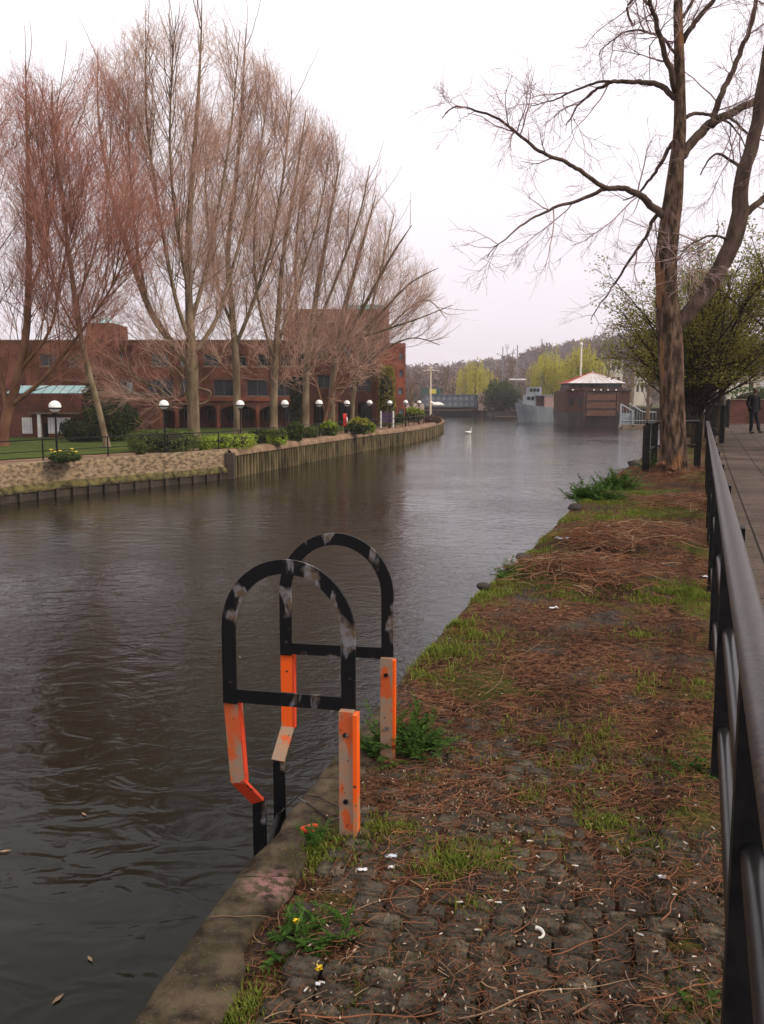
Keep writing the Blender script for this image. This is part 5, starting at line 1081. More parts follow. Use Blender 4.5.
# far wood, one mass
fw, fb = MB(), MB(); rg = np.random.default_rng(77)
for _ in range(800):
    y = rg.uniform(330, 760) ; px = rg.uniform(330, 820); x = (px - 382) / FPX * y; z = hillz(x, y); h = rg.uniform(8, 15); r = h * rg.uniform(.35, .55); n = 130
    u_ = rg.normal(size=(n, 3)); u_ /= np.linalg.norm(u_, axis=1, keepdims=True); u_ *= rg.uniform(.5, 1.0, n)[:, None]
    fw.leaves(u_ * np.array([r, r, h * .45]) + np.array([x, y, z + h * .58]), .55 + y / 1500, rg, elong=1.5); fb.tube([(x, y, z - .5), (x, y, z + h * .7)], [.3, .1], 4)
WOODM = leafmat('bare_wood_crowns', (0.10, 0.068, 0.060), (0.18, 0.13, 0.115), .2)
tag(fw.build('far_wood', WOODM), 'mass of bare hillside woodland beyond the bridge', 'woodland', kind='stuff')
tag(fb.build('far_wood_stems', BARK_L), 'stems of the hillside woodland', 'woodland', kind='stuff')
def far_tree(px, ytop, Y, wpx, label, seed, col, zb=BZ, spread=1.0, cnt=16, group='bare trees near the bridge', tw=.045):
    rg = np.random.default_rng(seed); x = FX(px, Y); h = FZ(ytop, Y) - zb; r = wpx / 2 * Y / FPX; root = empty('bare_tree', (x, Y, zb), label=label, cat='tree', group=group); t_, c_ = MB(), MB()
    tl = grow_line((x, Y, zb - .2), (0, 0, 1), h * .9, 8, .04, .2, rg); t_.tube(tl, np.linspace(.3, .06, 9), 6)
    for k in range(cnt):
        f = rg.uniform(.2, .95); i_ = int(f * 8); az = rg.uniform(0, 6.28); el = math.radians(rg.uniform(30, 70)); L_ = r * (1.3 - .5 * f)
        q_ = grow_line(tl[i_], (math.cos(az) * math.cos(el), math.sin(az) * math.cos(el), math.sin(el)), L_, 5, .08, .3, rg); t_.tube(q_, np.linspace(.1, tw, 6), 4, cap=False)
        sprout([t_, c_], q_, .08, .05, 0, [(1.6, 1, 2.6, 20, 55, 3, .1, .2, tw, 3, 1), (2.2, .6, 1.5, 20, 55, 2, .1, .1, tw * .8, 3, 1)], rg, .1, deep=1)
    part(t_, 'trunk', BARK_L, root); part(c_, 'crown', col, root)
TWF = mat('dull_mauve_twigs', (0.15, 0.10, 0.085), rnd=(0.10, 0.07, 0.06), rough=1)
for k, (px, yt, Y, w_, lb_) in enumerate(((412, 372, 150, 34, 'low bare tree between the set back block and the cream mast'), (446, 366, 262, 40, 'bare tree left of the round yellow willow'), (508, 352, 262, 44, 'tall bare tree just right of the round yellow willow'), (538, 346, 300, 46, 'bare tree behind the thin masts left of the larger willow'), (606, 316, 185, 44, 'tall feathery bare tree above the red roofed barge'), (632, 322, 190, 44, 'bare tree between the barge roof and the big trunk'), (590, 330, 260, 40, 'bare tree behind the larger drooping willow'), (648, 352, 120, 30, 'smaller bare tree above the gangway'), (480, 372, 300, 30, 'small bare tree behind the round yellow willow'))):
    far_tree(px, yt, Y, w_, lb_, 200 + k, TWF, tw=.045 if Y > 200 else .03)
def willow(px0, px1, ytop, ybot, Y, label, seed, mk='willow', n=260, lf_=.16):
    rg = np.random.default_rng(seed); xm = (px0 + px1) / 2; x = FX(xm, Y); zt_ = FZ(ytop, Y); zb = FZ(ybot, Y); r = (px1 - px0) / 2 * Y / FPX; root = empty('willow_tree', (x, Y, BZ), label=label, cat='tree', group='yellow green willows'); t_, l_ = MB(), MB()
    t_.tube([(x, Y, BZ - .2), (x + .2, Y, BZ + (zt_ - BZ) * .55)], [.45, .3], 7); P_ = []
    domes = [(rg.uniform(-.45, .45) * r, rg.uniform(-.5, .5) * r, rg.uniform(.55, .9)) for _ in range(9)] + [(0, 0, 1.0)]
    for k in range(n):
        dx, dy, hs_ = domes[rg.integers(len(domes))]; rr = r * .62 * math.sqrt(rg.random()); a = rg.uniform(0, 6.28); ex, ey = x + dx + rr * math.cos(a), Y + dy + rr * math.sin(a)
        ztop_ = zb + (zt_ - zb) * (hs_ * (1 - .35 * (rr / (r * .62)) ** 2)); L_ = (ztop_ - zb) * rg.uniform(.4, 1.0); m_ = int(L_ / .16) + 2
        zz_ = np.linspace(ztop_, ztop_ - L_, m_); P_.append(np.stack([ex + (ztop_ - zz_) * .06 * math.cos(a) + rg.normal(size=m_) * .1, ey + rg.normal(size=m_) * .1, zz_], 1))
        if k < 40: t_.tube([(x + .2, Y, BZ + (zt_ - BZ) * .5), ((x + ex) / 2, (Y + ey) / 2, ztop_ * .9), (ex, ey, ztop_)], [.14, .08, .03], 4, cap=False)
    l_.leaves(np.vstack(P_), lf_, rg, elong=1.4); part(t_, 'trunk', BARK_L, root); part(l_, 'crown', LM[mk], root)
willow(453, 497, 356, 399, 246, 'round yellow green willow behind the bridge', 1)
willow(526, 580, 343, 400, 215, 'larger drooping yellow green willow behind the grey boat', 2, n=380)
willow(558, 606, 336, 396, 205, 'drooping willow behind the roof of the barge', 3, n=300)
bush('evergreen_tree', 'dark evergreen tree at the right end of the bridge', 'tree', 486, 518, 382, 416, 'dark', depth=3, leaf=.22, Y=226.5, zb=FZ(411.5, 224), mk2='green', n=5200, lumpy=.42)

# ================================================================ BOATS
def prism(mb, outline, z0, z1, shrink=1.0):
    """extrude a plan outline; lower outline scaled about its centre"""
    o = np.array(outline, float); c = o.mean(0); lo = c + (o - c) * shrink; n = len(o)
    V = [(x, y, z0) for x, y in lo] + [(x, y, z1) for x, y in o]
    mb.add(V, [(i, (i + 1) % n, n + (i + 1) % n, n + i) for i in range(n)], [(n, n + i, n + i + 1) for i in range(1, n - 1)])
M['hull_grey'] = mat('weathered_grey_hull', (0.15, 0.17, 0.19), (0.24, 0.26, 0.28), scale=.6, rough=.6, coord='World', stretch=(1, 1, .4))
M['boat_pink'] = mat('faded_pink_screen', (0.30, 0.19, 0.17), (0.36, 0.25, 0.22), scale=1, rough=.8)
Yg = 166.0
gb_ = empty('grey_boat', (FX(538, Yg), Yg, WZ), label='old pale grey naval style boat moored beyond the red barge', cat='boat')
x0, x1 = FX(517, Yg), FX(563, Yg)
def hull(mb, x0, x1, yc, bw_, z0, z1, sheer=.5, n=14):
    V = []
    for i in range(n + 1):
        t = i / n; x = x0 + (x1 - x0) * t; wd = bw_ * (1 - (1 - min(1, t / .45)) ** 2.2) if t < .45 else bw_ * (1 - .15 * ((t - .45) / .55) ** 2); top = z1 + sheer * (1 - t) ** 2; fl = .55 + .3 * min(1, t / .4)
        for s in (-1, 1):
            V.append((x + (.9 * (1 - t) ** 3), yc + s * wd * fl, z0)); V.append((x, yc + s * wd, top)) 
    Q = []; 
    for i in range(n): a = 4 * i; b2 = 4 * i + 4; Q += [(a, b2, b2 + 1, a + 1), (a + 2, a + 3, b2 + 3, b2 + 2), (a + 1, b2 + 1, b2 + 3, a + 3)]
    Q.append((4 * n, 4 * n + 2, 4 * n + 3, 4 * n + 1)); mb.add(V, Q)
zdk = FZ(407.5, Yg); b_ = MB(); hull(b_, x0, x1, Yg + 3, 3.2, WZ - .4, zdk, .9); part(b_, 'hull', M['hull_grey'], gb_)
b_ = MB(); b_.box((FX(527, Yg), Yg + 1, zdk), (FX(537, Yg), Yg + 5, FZ(395, Yg))); b_.box((FX(530, Yg), Yg + 1.5, FZ(395, Yg)), (FX(543, Yg), Yg + 5, FZ(387, Yg))); part(b_, 'wheelhouse', M['hull_grey'], gb_)
for a, c in ((528, 531), (532, 535)):
    b_ = MB(); b_.box((FX(a, Yg), Yg + .95, FZ(400, Yg)), (FX(c, Yg), Yg + .999, FZ(396.5, Yg))); part(b_, 'window', M['dark_glass'], gb_)
for a in (531, 534.5, 538):
    b_ = MB(); b_.box((FX(a, Yg), Yg + 1.45, FZ(391.5, Yg)), (FX(a + 2.6, Yg), Yg + 1.499, FZ(388.5, Yg))); part(b_, 'window', M['dark_glass'], gb_)
b_ = MB(); b_.box((FX(545, Yg), Yg + .6, zdk), (FX(560, Yg), Yg + .7, FZ(396, Yg))); b_.box((FX(537.1, Yg), Yg + 4, zdk), (FX(560, Yg), Yg + 4.1, FZ(396, Yg))); part(b_, 'deck_screen', M['boat_pink'], gb_)
b_ = MB(); b_.box((FX(536.5, Yg), Yg + .5, FZ(396, Yg) + .003), (FX(562, Yg), Yg + 5, FZ(394.8, Yg))); part(b_, 'awning', M['hull_grey'], gb_)
b_ = MB(); b_.tube([(FX(544, Yg), Yg + 3, zdk), (FX(544, Yg), Yg + 3, FZ(372, Yg))], .09, 6); b_.tube([(FX(538, Yg), Yg + 3, FZ(378, Yg)), (FX(550, Yg), Yg + 3, FZ(378, Yg))], .05, 5)
for px in (536, 540, 548, 552): b_.tube([(FX(544, Yg), Yg + 3, FZ(374, Yg)), (FX(px, Yg), Yg + 3, FZ(390, Yg))], .025, 3)
part(b_, 'mast', M['frame'], gb_)
b_ = MB()
for a in range(10):
    xx = FX(519, Yg) + a * (FX(530, Yg) - FX(519, Yg)) / 9; b_.tube([(xx, Yg + 1 - a * .1, zdk + .3), (xx, Yg + 1 - a * .1, zdk + 1.4)], .03, 4)
b_.tube([(FX(519, Yg), Yg + 1, zdk + 1.4), (FX(530, Yg), Yg + .1, zdk + 1.2)], .03, 4); part(b_, 'guard_rail', M['hull_grey'], gb_)
# red barge restaurant
M['barge_wood'] = mat('dark_red_stained_boards', (0.050, 0.022, 0.018), (0.095, 0.042, 0.032), scale=1.2, rough=.75, coord='World', stretch=(3, 3, .25))
M['barge_panel'] = mat('red_brown_panel', (0.085, 0.032, 0.024), (0.125, 0.05, 0.034), scale=1.5, rough=.7, coord='World')
M['barge_hull'] = mat('dark_wet_hull', (0.020, 0.016, 0.015), (0.045, 0.03, 0.026), scale=.8, rough=.6, coord='World')
M['roof_white'] = mat('pale_roof_sheet', (0.55, 0.53, 0.54), (0.42, 0.38, 0.38), scale=.6, rough=.5)
M['roof_red'] = mat('red_roof_sheet', (0.42, 0.09, 0.05), (0.36, 0.08, 0.05), scale=1, rough=.6)
Yr = 144.0
rb_ = empty('floating_restaurant', (FX(596, Yr), Yr, WZ), label='dark red boarded barge with a pyramid roof of white and red stripes', cat='barge')
xl, xm, xr = FX(560, Yr + 7), FX(585, Yr), FX(630, Yr); zd = FZ(412, Yr); ztw = FZ(391, Yr)
b_ = MB(); prism(b_, [(xl - .3, Yr + 9), (xl + .6, Yr + 3), (xm, Yr - .2), (xr - 1.5, Yr - .2), (xr - 1.5, Yr + 12), (xl, Yr + 13)], WZ - .4, zd, .93); part(b_, 'hull', M['barge_hull'], rb_)
b_ = MB(); prism(b_, [(xl, Yr + 8.5), (xl + .4, Yr + 3.2), (xm, Yr), (xr, Yr), (xr, Yr + 12), (xl, Yr + 12.5)], zd + .003, ztw); part(b_, 'wall', M['barge_wood'], rb_)
for k, z in enumerate(np.linspace(FZ(416, Yr), FZ(392, Yr), 4)[:-1]):
    b_ = MB(); z2 = z + (FZ(392, Yr) - FZ(416, Yr)) / 3 - .12; b_.box((FX(586, Yr), Yr - .55, z), (FX(615, Yr), Yr - .01, z2)); part(b_, 'shutter_panel', M['barge_panel'], rb_)
    b_ = MB(); b_.box((FX(585.5, Yr), Yr - .7, z2), (FX(616, Yr), Yr - .01, z2 + .12)); part(b_, 'ledge', M['barge_hull'], rb_)
b_ = MB(); b_.box((FX(616.5, Yr), Yr - .3, FZ(412, Yr)), (FX(618, Yr), Yr - .01, FZ(392, Yr))); b_.box((FX(584, Yr), Yr - .3, FZ(420, Yr)), (FX(585.4, Yr), Yr - .01, FZ(392, Yr))); part(b_, 'corner_post', M['barge_panel'], rb_)
for (tx, w_) in ((.25, .8), (.75, .8)):
    a = Vector((xl + .4, Yr + 3.2, 0)).lerp(Vector((xm, Yr, 0)), tx); d = (Vector((xm, Yr, 0)) - Vector((xl + .4, Yr + 3.2, 0))).normalized(); nn = Vector((d.y, -d.x, 0))
    b_ = MB(); b_.obox(a + nn * .05 + ZV * FZ(402, Yr), d * w_ / 2, nn * .045, ZV * .65); part(b_, 'window', M['dark_glass'], rb_)
b_ = MB(); b_.box((xl + .2, Yr + 3.4, ztw + .003), (xr + .2, Yr + 12, ztw + .14)); b_.box((xm, Yr - .25, ztw + .003), (xr + .25, Yr + 3.3, ztw + .14)); part(b_, 'eaves', M['barge_hull'], rb_)
cxl, cxr, cz0, cz1 = FX(571, Yr), FX(624, Yr), ztw + .14, FZ(383, Yr)
b_ = MB(); b_.box((cxl, Yr + 1.2, cz0), (cxr, Yr + 9, cz0 + .45)); b_.box((cxl, Yr + 1.2, cz1 - .1), (cxr, Yr + 9, cz1)); part(b_, 'clerestory', M['barge_wood'], rb_)
for i in range(8):
    b_ = MB(); a = cxl + .3 + i * (cxr - cxl - .6) / 8; b_.box((a, Yr + 1.25, cz0 + .45), (a + (cxr - cxl - .6) / 8 - .2, Yr + 1.3, cz1 - .1)); part(b_, 'window', M['dark_glass'], rb_)
b_ = MB(); b_.box((cxl, Yr + 1.4, cz0 + .45), (cxr, Yr + 8.8, cz1 - .11)); part(b_, 'clerestory_core', M['barge_hull'], rb_)
apx = (FX(599.5, Yr), Yr + 5.1, FZ(371, Yr)); ex0, ex1, ey0, ey1 = cxl - .5, cxr + .5, Yr + .7, Yr + 9.5; W_, Rr = MB(), MB(); nst = 8
bl, brr, tl_, tr2 = np.array((ex0, ey0, cz1)), np.array((ex1, ey0, cz1)), np.array((ex0, ey1, cz1)), np.array((ex1, ey1, cz1)); A_ = np.array(apx); tp = .06
for fa, fb2, side in ((bl, brr, 0), (brr, tr2, 1), (tr2, tl_, 2), (tl_, bl, 3)):
    for i in range(nst):
        a, c = fa + (fb2 - fa) * i / nst, fa + (fb2 - fa) * (i + 1) / nst
        tgt = Rr if (side == 3 ) else W_
        tgt.add([a, c, c + (A_ - c) * .97, a + (A_ - a) * .97], [(0, 1, 2, 3)])
    for i in range(nst + 1):
        a = fa + (fb2 - fa) * i / nst; Rr.tube([a + (0, 0, .03), a + (A_ - a) * .98 + (0, 0, .03)], .022, 4) if i < nst else None
W_.lathe((apx[0], apx[1], apx[2] - .25), [(.35, 0), (.12, .25), (0.01, .5)], 8)
part(W_, 'roof', M['roof_white'], rb_); part(Rr, 'roof_ribs', M['roof_red'], rb_)
for px in (593, 600, 607, 615, 572):
    b_ = MB(); b_.lathe((FX(px, Yr), Yr - .45, FZ(390, Yr)), [(.02, .12), (.14, .06), (.16, -.04), (.06, -.12)], 8); part(b_, 'lamp', M['globe'], rb_)
# gangway pontoon
M['galv'] = mat('galvanised_steel', (0.24, 0.27, 0.30), (0.34, 0.37, 0.40), scale=2, rough=.5, coord='World')
Yq = 128.0; gw = empty('gangway', (FX(640, Yq), Yq, WZ), label='grey steel gangway and landing stage right of the red barge', cat='gangway')
X_ = lambda p: FX(p, Yq); Z_ = lambda p: FZ(p, Yq)
b_ = MB(); b_.box((X_(623.5), Yq, Z_(430)), (X_(664), Yq + 2.6, Z_(425))); part(b_, 'deck', mat('timber_deck', (0.16, 0.11, 0.085), (0.22, 0.16, 0.13), scale=1.2, coord='World'), gw)
b_ = MB(); b_.box((X_(624), Yq + .2, WZ - 1), (X_(664), Yq + 2.4, Z_(430) - .003)); part(b_, 'float', M['dark_pile'], gw)
for (xa, za, xb, zb2, yy) in ((621, 404, 633.5, 411, 0), (633.5, 411, 633.5, 411.5, 0), (634.5, 403.5, 648, 412, 2.4), (648, 412, 662, 412.5, 2.4)):
    b_ = MB(); A, B_ = Vector((X_(xa), Yq + yy + .1, Z_(za))), Vector((X_(xb) + .01, Yq + yy + .1, Z_(zb2))); b_.tube([A, B_], .09, 6)
    m_ = max(1, int((B_ - A).length / .42))
    for i in range(m_ + 1): p = A.lerp(B_, i / m_); b_.tube([p, (p.x, p.y, Z_(425) if yy == 0 else Z_(424))], .03, 4)
    pa = [A - ZV * .1, B_ - ZV * .1, Vector((B_.x, B_.y, Z_(421))), Vector((A.x, A.y, Z_(421)))]; b_.tube([pa[3], pa[2]], .05, 4)
    part(b_, 'handrail', M['galv'], gw)
b_ = MB()
for xa in (621.5, 633.5): b_.box((X_(xa) - .12, Yq, Z_(427)), (X_(xa) + .12, Yq + .2, Z_(404 if xa < 630 else 410)))
part(b_, 'upright', M['galv'], gw)
b_ = MB(); b_.box((X_(622), Yq + .15, Z_(424)), (X_(633), Yq + .19, Z_(413))); part(b_, 'mesh_panel', M['galv'], gw)

# masts and thin poles
for (px, y0, y1, Y, lb_, w_) in ((502, 347, 402, 240, 'thin grey pole above the dark evergreen', .12), (516.5, 345, 402, 240, 'thin grey pole with a crossbar left of the grey boat', .14), (580, 344, 392, 150, 'white masthead pole rising behind the red roofed barge', .12)):
    x = FX(px, Y); r = empty('pole', (x, Y, FZ(y1, Y)), label=lb_, cat='pole'); b_ = MB(); b_.tube([(x, Y, -2 if Y > 200 else FZ(y1, Y)), (x, Y, FZ(y0, Y))], w_, 6); part(b_, 'shaft', M['white_paint'] if px == 580 else M['hull_grey'], r)
    b_ = MB(); b_.lathe((x, Y, FZ(y0, Y)), [(.02, .3), (.25, .1), (.25, -.15), (.05, -.3)], 8); part(b_, 'finial', M['white_paint'], r)
    if px == 516.5: b_ = MB(); b_.tube([(FX(509, Y), Y, FZ(379.5, Y)), (FX(526, Y), Y, FZ(379.5, Y))], .2, 5); part(b_, 'crossbar', M['white_paint'], r)
# grey lamp column by the path
Yl = 26.5; p0_ = at(723, 446, 0.0); Yl = p0_.y; x = FX(724, Yl); lc = empty('lamp_column', (x, Yl, 0), label='plain grey steel column beside the path fence, left of the walking person', cat='lamp post')
b_ = MB(); b_.tube([(x, Yl, -.1), (x, Yl, 1.3)], .075, 10); part(b_, 'base', M['black_paint'], lc); b_ = MB(); b_.tube([(x, Yl, 1.3), (x, Yl, 5.4)], [.055, .045], 10); part(b_, 'pole', mat('dull_grey_steel', (0.16, 0.15, 0.14), (0.22, 0.2, 0.18), scale=4, coord='World'), lc)
b_ = MB(); b_.lathe((x, Yl, 5.4), [(.04, 0), (.16, .06), (.2, .2), (.12, .34), (.01, .38)], 12); part(b_, 'lantern', M['globe'], lc)

# ================================================================ RIGHT BACKGROUND
Yw = 47.0
M['dark_brick'] = brickmat('dark_red_brick', (0.13, 0.045, 0.035), (0.09, 0.035, 0.028), (0.1, 0.07, 0.06))
gw_ = empty('garden_wall', (FX(745, Yw), Yw, 0), label='low dark red brick wall behind the walking person, topped by a hedge', cat='wall')
b_ = MB(); b_.box((FX(726, Yw), Yw, -.2), (FX(860, Yw), Yw + .35, FZ(400, Yw))); part(b_, 'wall', M['dark_brick'], gw_); b_ = MB(); b_.box((FX(726, Yw) - .03, Yw - .05, FZ(400, Yw) + .003), (FX(860, Yw), Yw + .4, FZ(399, Yw))); part(b_, 'coping', M['concrete'], gw_)
bush('hedge', 'green hedge on the low brick wall behind the walking person', 'hedge', 724, 800, 387, 404, 'green', .4, depth=1.4, leaf=.06, Y=Yw + 2.2, zb=.3)
Yh = 95.0; ph = empty('pale_building', (FX(700, Yh), Yh, 0), label='pale cream rendered building glimpsed through the trees beyond the gangway', cat='building')
M['cream'] = mat('cream_render', (0.42, 0.38, 0.31), (0.52, 0.48, 0.40), scale=.4, rough=.9, coord='World')
ops = [(FX(a, Yh), FX(a + 5, Yh), FZ(y + 7, Yh), FZ(y, Yh)) for a in (676, 688, 700, 712, 724, 736, 748, 760) for y in (369, 382)]
b_ = MB(); wall_with_openings(b_, FX(668, Yh), FX(830, Yh), -.2, FZ(362, Yh), Yh, .3, ops); part(b_, 'wall', M['cream'], ph)
for o in ops: window(ph, o, Yh, 'dark_glass')
b_ = MB(); a, c = FX(667, Yh), FX(831, Yh); z = FZ(362, Yh); b_.add([(a, Yh - .4, z), (c, Yh - .4, z), (c, Yh + 10, z), (a, Yh + 10, z), (a + 2, Yh + 4.8, z + 3), (c - 2, Yh + 4.8, z + 3)], [(0, 1, 5, 4), (2, 3, 4, 5), (0, 3, 2, 1)], [(1, 2, 5), (3, 0, 4)]); part(b_, 'roof', mat('slate_roof', (0.07, 0.065, 0.07), (0.11, 0.1, 0.1), scale=1, coord='World'), ph)
# pale houses beyond barge
for k, (pa, pc, yt, Y, lb_) in enumerate(((603, 622, 358, 240, 'pale house end behind the bare trees right of the barge roof'), (634, 650, 366, 225, 'small cream house seen left of the big trunk'))):
    h_ = empty('house', (FX((pa + pc) / 2, Y), Y, -1), label=lb_, cat='house'); b_ = MB(); ops = [(FX(pa + (pc - pa) * f, Y), FX(pa + (pc - pa) * (f + .16), Y), FZ(y + 7, Y), FZ(y, Y)) for f in (.12, .42, .7) for y in (yt + 5, yt + 19)]
    wall_with_openings(b_, FX(pa, Y), FX(pc, Y), -1.3, FZ(yt, Y), Y, .3, ops); part(b_, 'wall', M['cream'], h_)
    for o in ops: window(h_, o, Y)
    b_ = MB(); a, c = FX(pa - 1, Y), FX(pc + 1, Y); z = FZ(yt, Y); b_.add([(a, Y - .4, z), (c, Y - .4, z), (c, Y + 9, z), (a, Y + 9, z), (a, Y + 4.4, z + 3), (c, Y + 4.4, z + 3)], [(0, 1, 5, 4), (2, 3, 4, 5), (0, 3, 2, 1)], [(1, 2, 5), (3, 0, 4)]); part(b_, 'roof', M['barge_hull'], h_)
# parked white van and car glimpsed far right
def vehicle(px, Y, L_, label, cat_, color, van=False, zb=.25):
    x = FX(px, Y); r = empty('parked_van' if van else 'parked_car', (x, Y, zb), label=label, cat=cat_); h = 1.9 if van else 1.4
    pr_ = [(-L_ / 2, .35), (-L_ / 2, 1.0), (-L_ / 2 + .15, h), (L_ * .2, h), (L_ * .34, 1.0), (L_ / 2 - .05, .85), (L_ / 2, .35)] if van else [(-L_ / 2, .3), (-L_ / 2, .9), (-L_ * .4, .95), (-L_ * .27, h), (L_ * .1, h), (L_ * .26, .92), (L_ / 2 - .08, .8), (L_ / 2, .3)]
    n = len(pr_); b_ = MB(); V = [(x + a, Y - .85, zb + z) for a, z in pr_] + [(x + a, Y + .85, zb + z) for a, z in pr_]
    b_.add(V, [(i, n + i, n + (i + 1) % n, (i + 1) % n) for i in range(n)], [(0, i, i + 1) for i in range(1, n - 1)] + [(n, n + i + 1, n + i) for i in range(1, n - 1)]); part(b_, 'body', color, r)
    for s in (-.3, .3): 
        b_ = MB(); 
        for yy in (-.86, .70): b_.tube([(x + L_ * s, Y + yy, zb + .32), (x + L_ * s, Y + yy + .16, zb + .32)], .32, 14)
        part(b_, 'wheel', M['black_paint'], r)
    for (a, c) in (((-.2, .02), (.04, .22)) if not van else ((.08, .24),)):
        b_ = MB(); b_.box((x + L_ * a, Y - .87, zb + h * .68), (x + L_ * c * .8, Y - .851, zb + h * .92)); part(b_, 'window', M['dark_glass'], r)
vehicle(800, 60, 5.0, 'white van parked beyond the hedge at the right edge', 'van', M['white_paint'], True, zb=.9)
0 and vehicle(662, 84, 4.3, 'pale car parked beyond the gangway left of the big trunk', 'car', M['mast'], zb=.1)
b_ = MB(); 
wpz = empty('white_post', (FX(737, 55), 55, .3), label='short white post above the hedge, left of the walking person', cat='post'); b_.tube([(FX(737, 55), 55, .3), (FX(737, 55), 55, FZ(377, 55))], .09, 8); part(b_, 'shaft', M['white_paint'], wpz); b_ = MB(); b_.lathe((FX(737, 55), 55, FZ(377, 55)), [(.16, 0), (.16, .05), (.01, .16)], 8); part(b_, 'cap', M['white_paint'], wpz)

# ================================================================ PERSON
def skin(name, joints, edges, mat_, parent, sub=2, root=0):
    """joints: {i: (x, y, z, r)}; grows a continuous surface"""
    me = bpy.data.meshes.new(name); me.from_pydata([j[:3] for j in joints], edges, []); me.update(); o = bpy.data.objects.new(name, me); COL.objects.link(o); me.materials.append(mat_)
    md = o.modifiers.new('skin', 'SKIN'); md.use_smooth_shade = True; md.branch_smoothing = .5
    if not me.skin_vertices: 
        bm = bmesh.new(); bm.from_mesh(me); bm.verts.layers.skin.verify(); bm.to_mesh(me); bm.free()
    for i, j in enumerate(joints):
        r = j[3]; r = r if isinstance(r, tuple) else (r, r); me.skin_vertices[0].data[i].radius = r; me.skin_vertices[0].data[i].use_root = (i == root)
    s = o.modifiers.new('sub', 'SUBSURF'); s.levels = sub; s.render_levels = sub
    dg = bpy.context.evaluated_depsgraph_get(); m2 = bpy.data.meshes.new_from_object(o.evaluated_get(dg)); o.modifiers.clear(); o.data = m2; m2.name = name
    if not m2.materials: m2.materials.append(mat_)
    o.parent = parent; return o
Pf = at(752.5, 433.3, 0.16); pz = 0.16
pr_ = empty('person', (Pf.x, Pf.y, pz), rz=R(200), label='person in a dark jacket and dark trousers walking on the path, hands in pockets', cat='person'); pr_.scale = (1.04, 1.04, 1.04)
SK = mat('skin_tone', (0.12, 0.065, 0.045), rough=.6); DK = mat('dark_jacket_cloth', (0.010, 0.011, 0.014), (0.018, 0.019, 0.024), scale=8, rough=.85); DT = mat('dark_trousers_cloth', (0.012, 0.012, 0.016), (0.022, 0.022, 0.028), scale=8, rough=.9); HR = mat('dark_hair', (0.02, 0.014, 0.01), rough=.7)
# local frame: +y is the way the person faces
J = [(0, 0, .95, (.13, .10)), (0, 0, 1.12, (.125, .095)), (0, .01, 1.32, (.15, .10)), (0, 0, 1.44, (.11, .08)), (0, .01, 1.52, .055), (0, .025, 1.60, (.07, .08)), (0, .03, 1.70, (.078, .092)), (0, .02, 1.755, (.05, .06)),
     (.19, 0, 1.43, .06), (.27, -.06, 1.18, .042), (.21, .05, .97, .034), (.14, .03, .92, .03), (-.19, 0, 1.43, .06), (-.27, -.06, 1.18, .042), (-.21, .05, .97, .034), (-.14, .03, .92, .03),
     (.09, 0, .88, .085), (.10, .03, .50, .058), (.10, .0, .10, .042), (.10, .09, .04, .035), (.105, .17, .03, .025), (-.09, 0, .88, .085), (-.10, .12, .50, .058), (-.10, .22, .12, .042), (-.10, .31, .06, .035), (-.10, .38, .055, .025),
     (.11, .03, .88, .012), (.125, .03, .875, .011), (-.11, .03, .88, .012), (-.125, .03, .875, .011)]
E_ = [(0, 1), (1, 2), (2, 3), (3, 4), (4, 5), (5, 6), (6, 7), (3, 8), (8, 9), (9, 10), (10, 11), (3, 12), (12, 13), (13, 14), (14, 15), (0, 16), (16, 17), (17, 18), (18, 19), (19, 20), (0, 21), (21, 22), (22, 23), (23, 24), (24, 25), (11, 26), (11, 27), (15, 28), (15, 29)]
skin('body', J, E_, SK, pr_)
Jj = [(0, 0, .82, (.215, .165)), (0, 0, 1.0, (.205, .16)), (0, 0, 1.15, (.20, .15)), (0, .01, 1.32, (.215, .15)), (0, 0, 1.45, (.13, .10)), (0, .005, 1.53, (.075, .075)), (.20, 0, 1.43, .082), (.29, -.06, 1.18, .066), (.24, .06, .97, .058), (.21, .10, .93, .05), (-.20, 0, 1.43, .082), (-.29, -.06, 1.18, .066), (-.24, .06, .97, .058), (-.21, .10, .93, .05)]
skin('jacket', Jj, [(0, 1), (1, 2), (2, 3), (3, 4), (4, 5), (4, 6), (6, 7), (7, 8), (8, 9), (4, 10), (10, 11), (11, 12), (12, 13)], DK, pr_)
Jt = [(0, 0, .93, (.15, .12)), (.09, 0, .86, .105), (.10, .03, .50, .08), (.10, .0, .10, .064), (.10, .0, .06, .06), (-.09, 0, .86, .105), (-.10, .12, .50, .08), (-.10, .215, .14, .064), (-.10, .225, .10, .06)]
skin('trousers', Jt, [(0, 1), (1, 2), (2, 3), (3, 4), (0, 5), (5, 6), (6, 7), (7, 8)], DT, pr_)
for s, y0, z0 in ((.10, -.03, .045), (-.10, .19, .07)): skin('shoe', [(s, y0, z0, .048), (s, y0 + .12, z0 - .003, .046), (s, y0 + .21, z0 - .01, .034)], [(0, 1), (1, 2)], HR, pr_)
skin('hair', [(0, -.035, 1.62, (.05, .05)), (0, -.02, 1.69, (.078, .07)), (0, .01, 1.735, (.062, .05)), (0, .05, 1.745, (.04, .03))], [(0, 1), (1, 2), (2, 3)], HR, pr_)
f_ = MB(); 
def ell(c, r, k=10): return [(max(.0005, r[0] * math.sin(a)), -r[2] * math.cos(a)) for a in np.linspace(0, math.pi, 7)]
fc = MB(); fc.lathe((.03, .112, 1.665), ell(0, (.011, .011, .008)), 8); fc.lathe((-.03, .112, 1.665), ell(0, (.011, .011, .008)), 8); fc.build('eyes', HR, pr_)
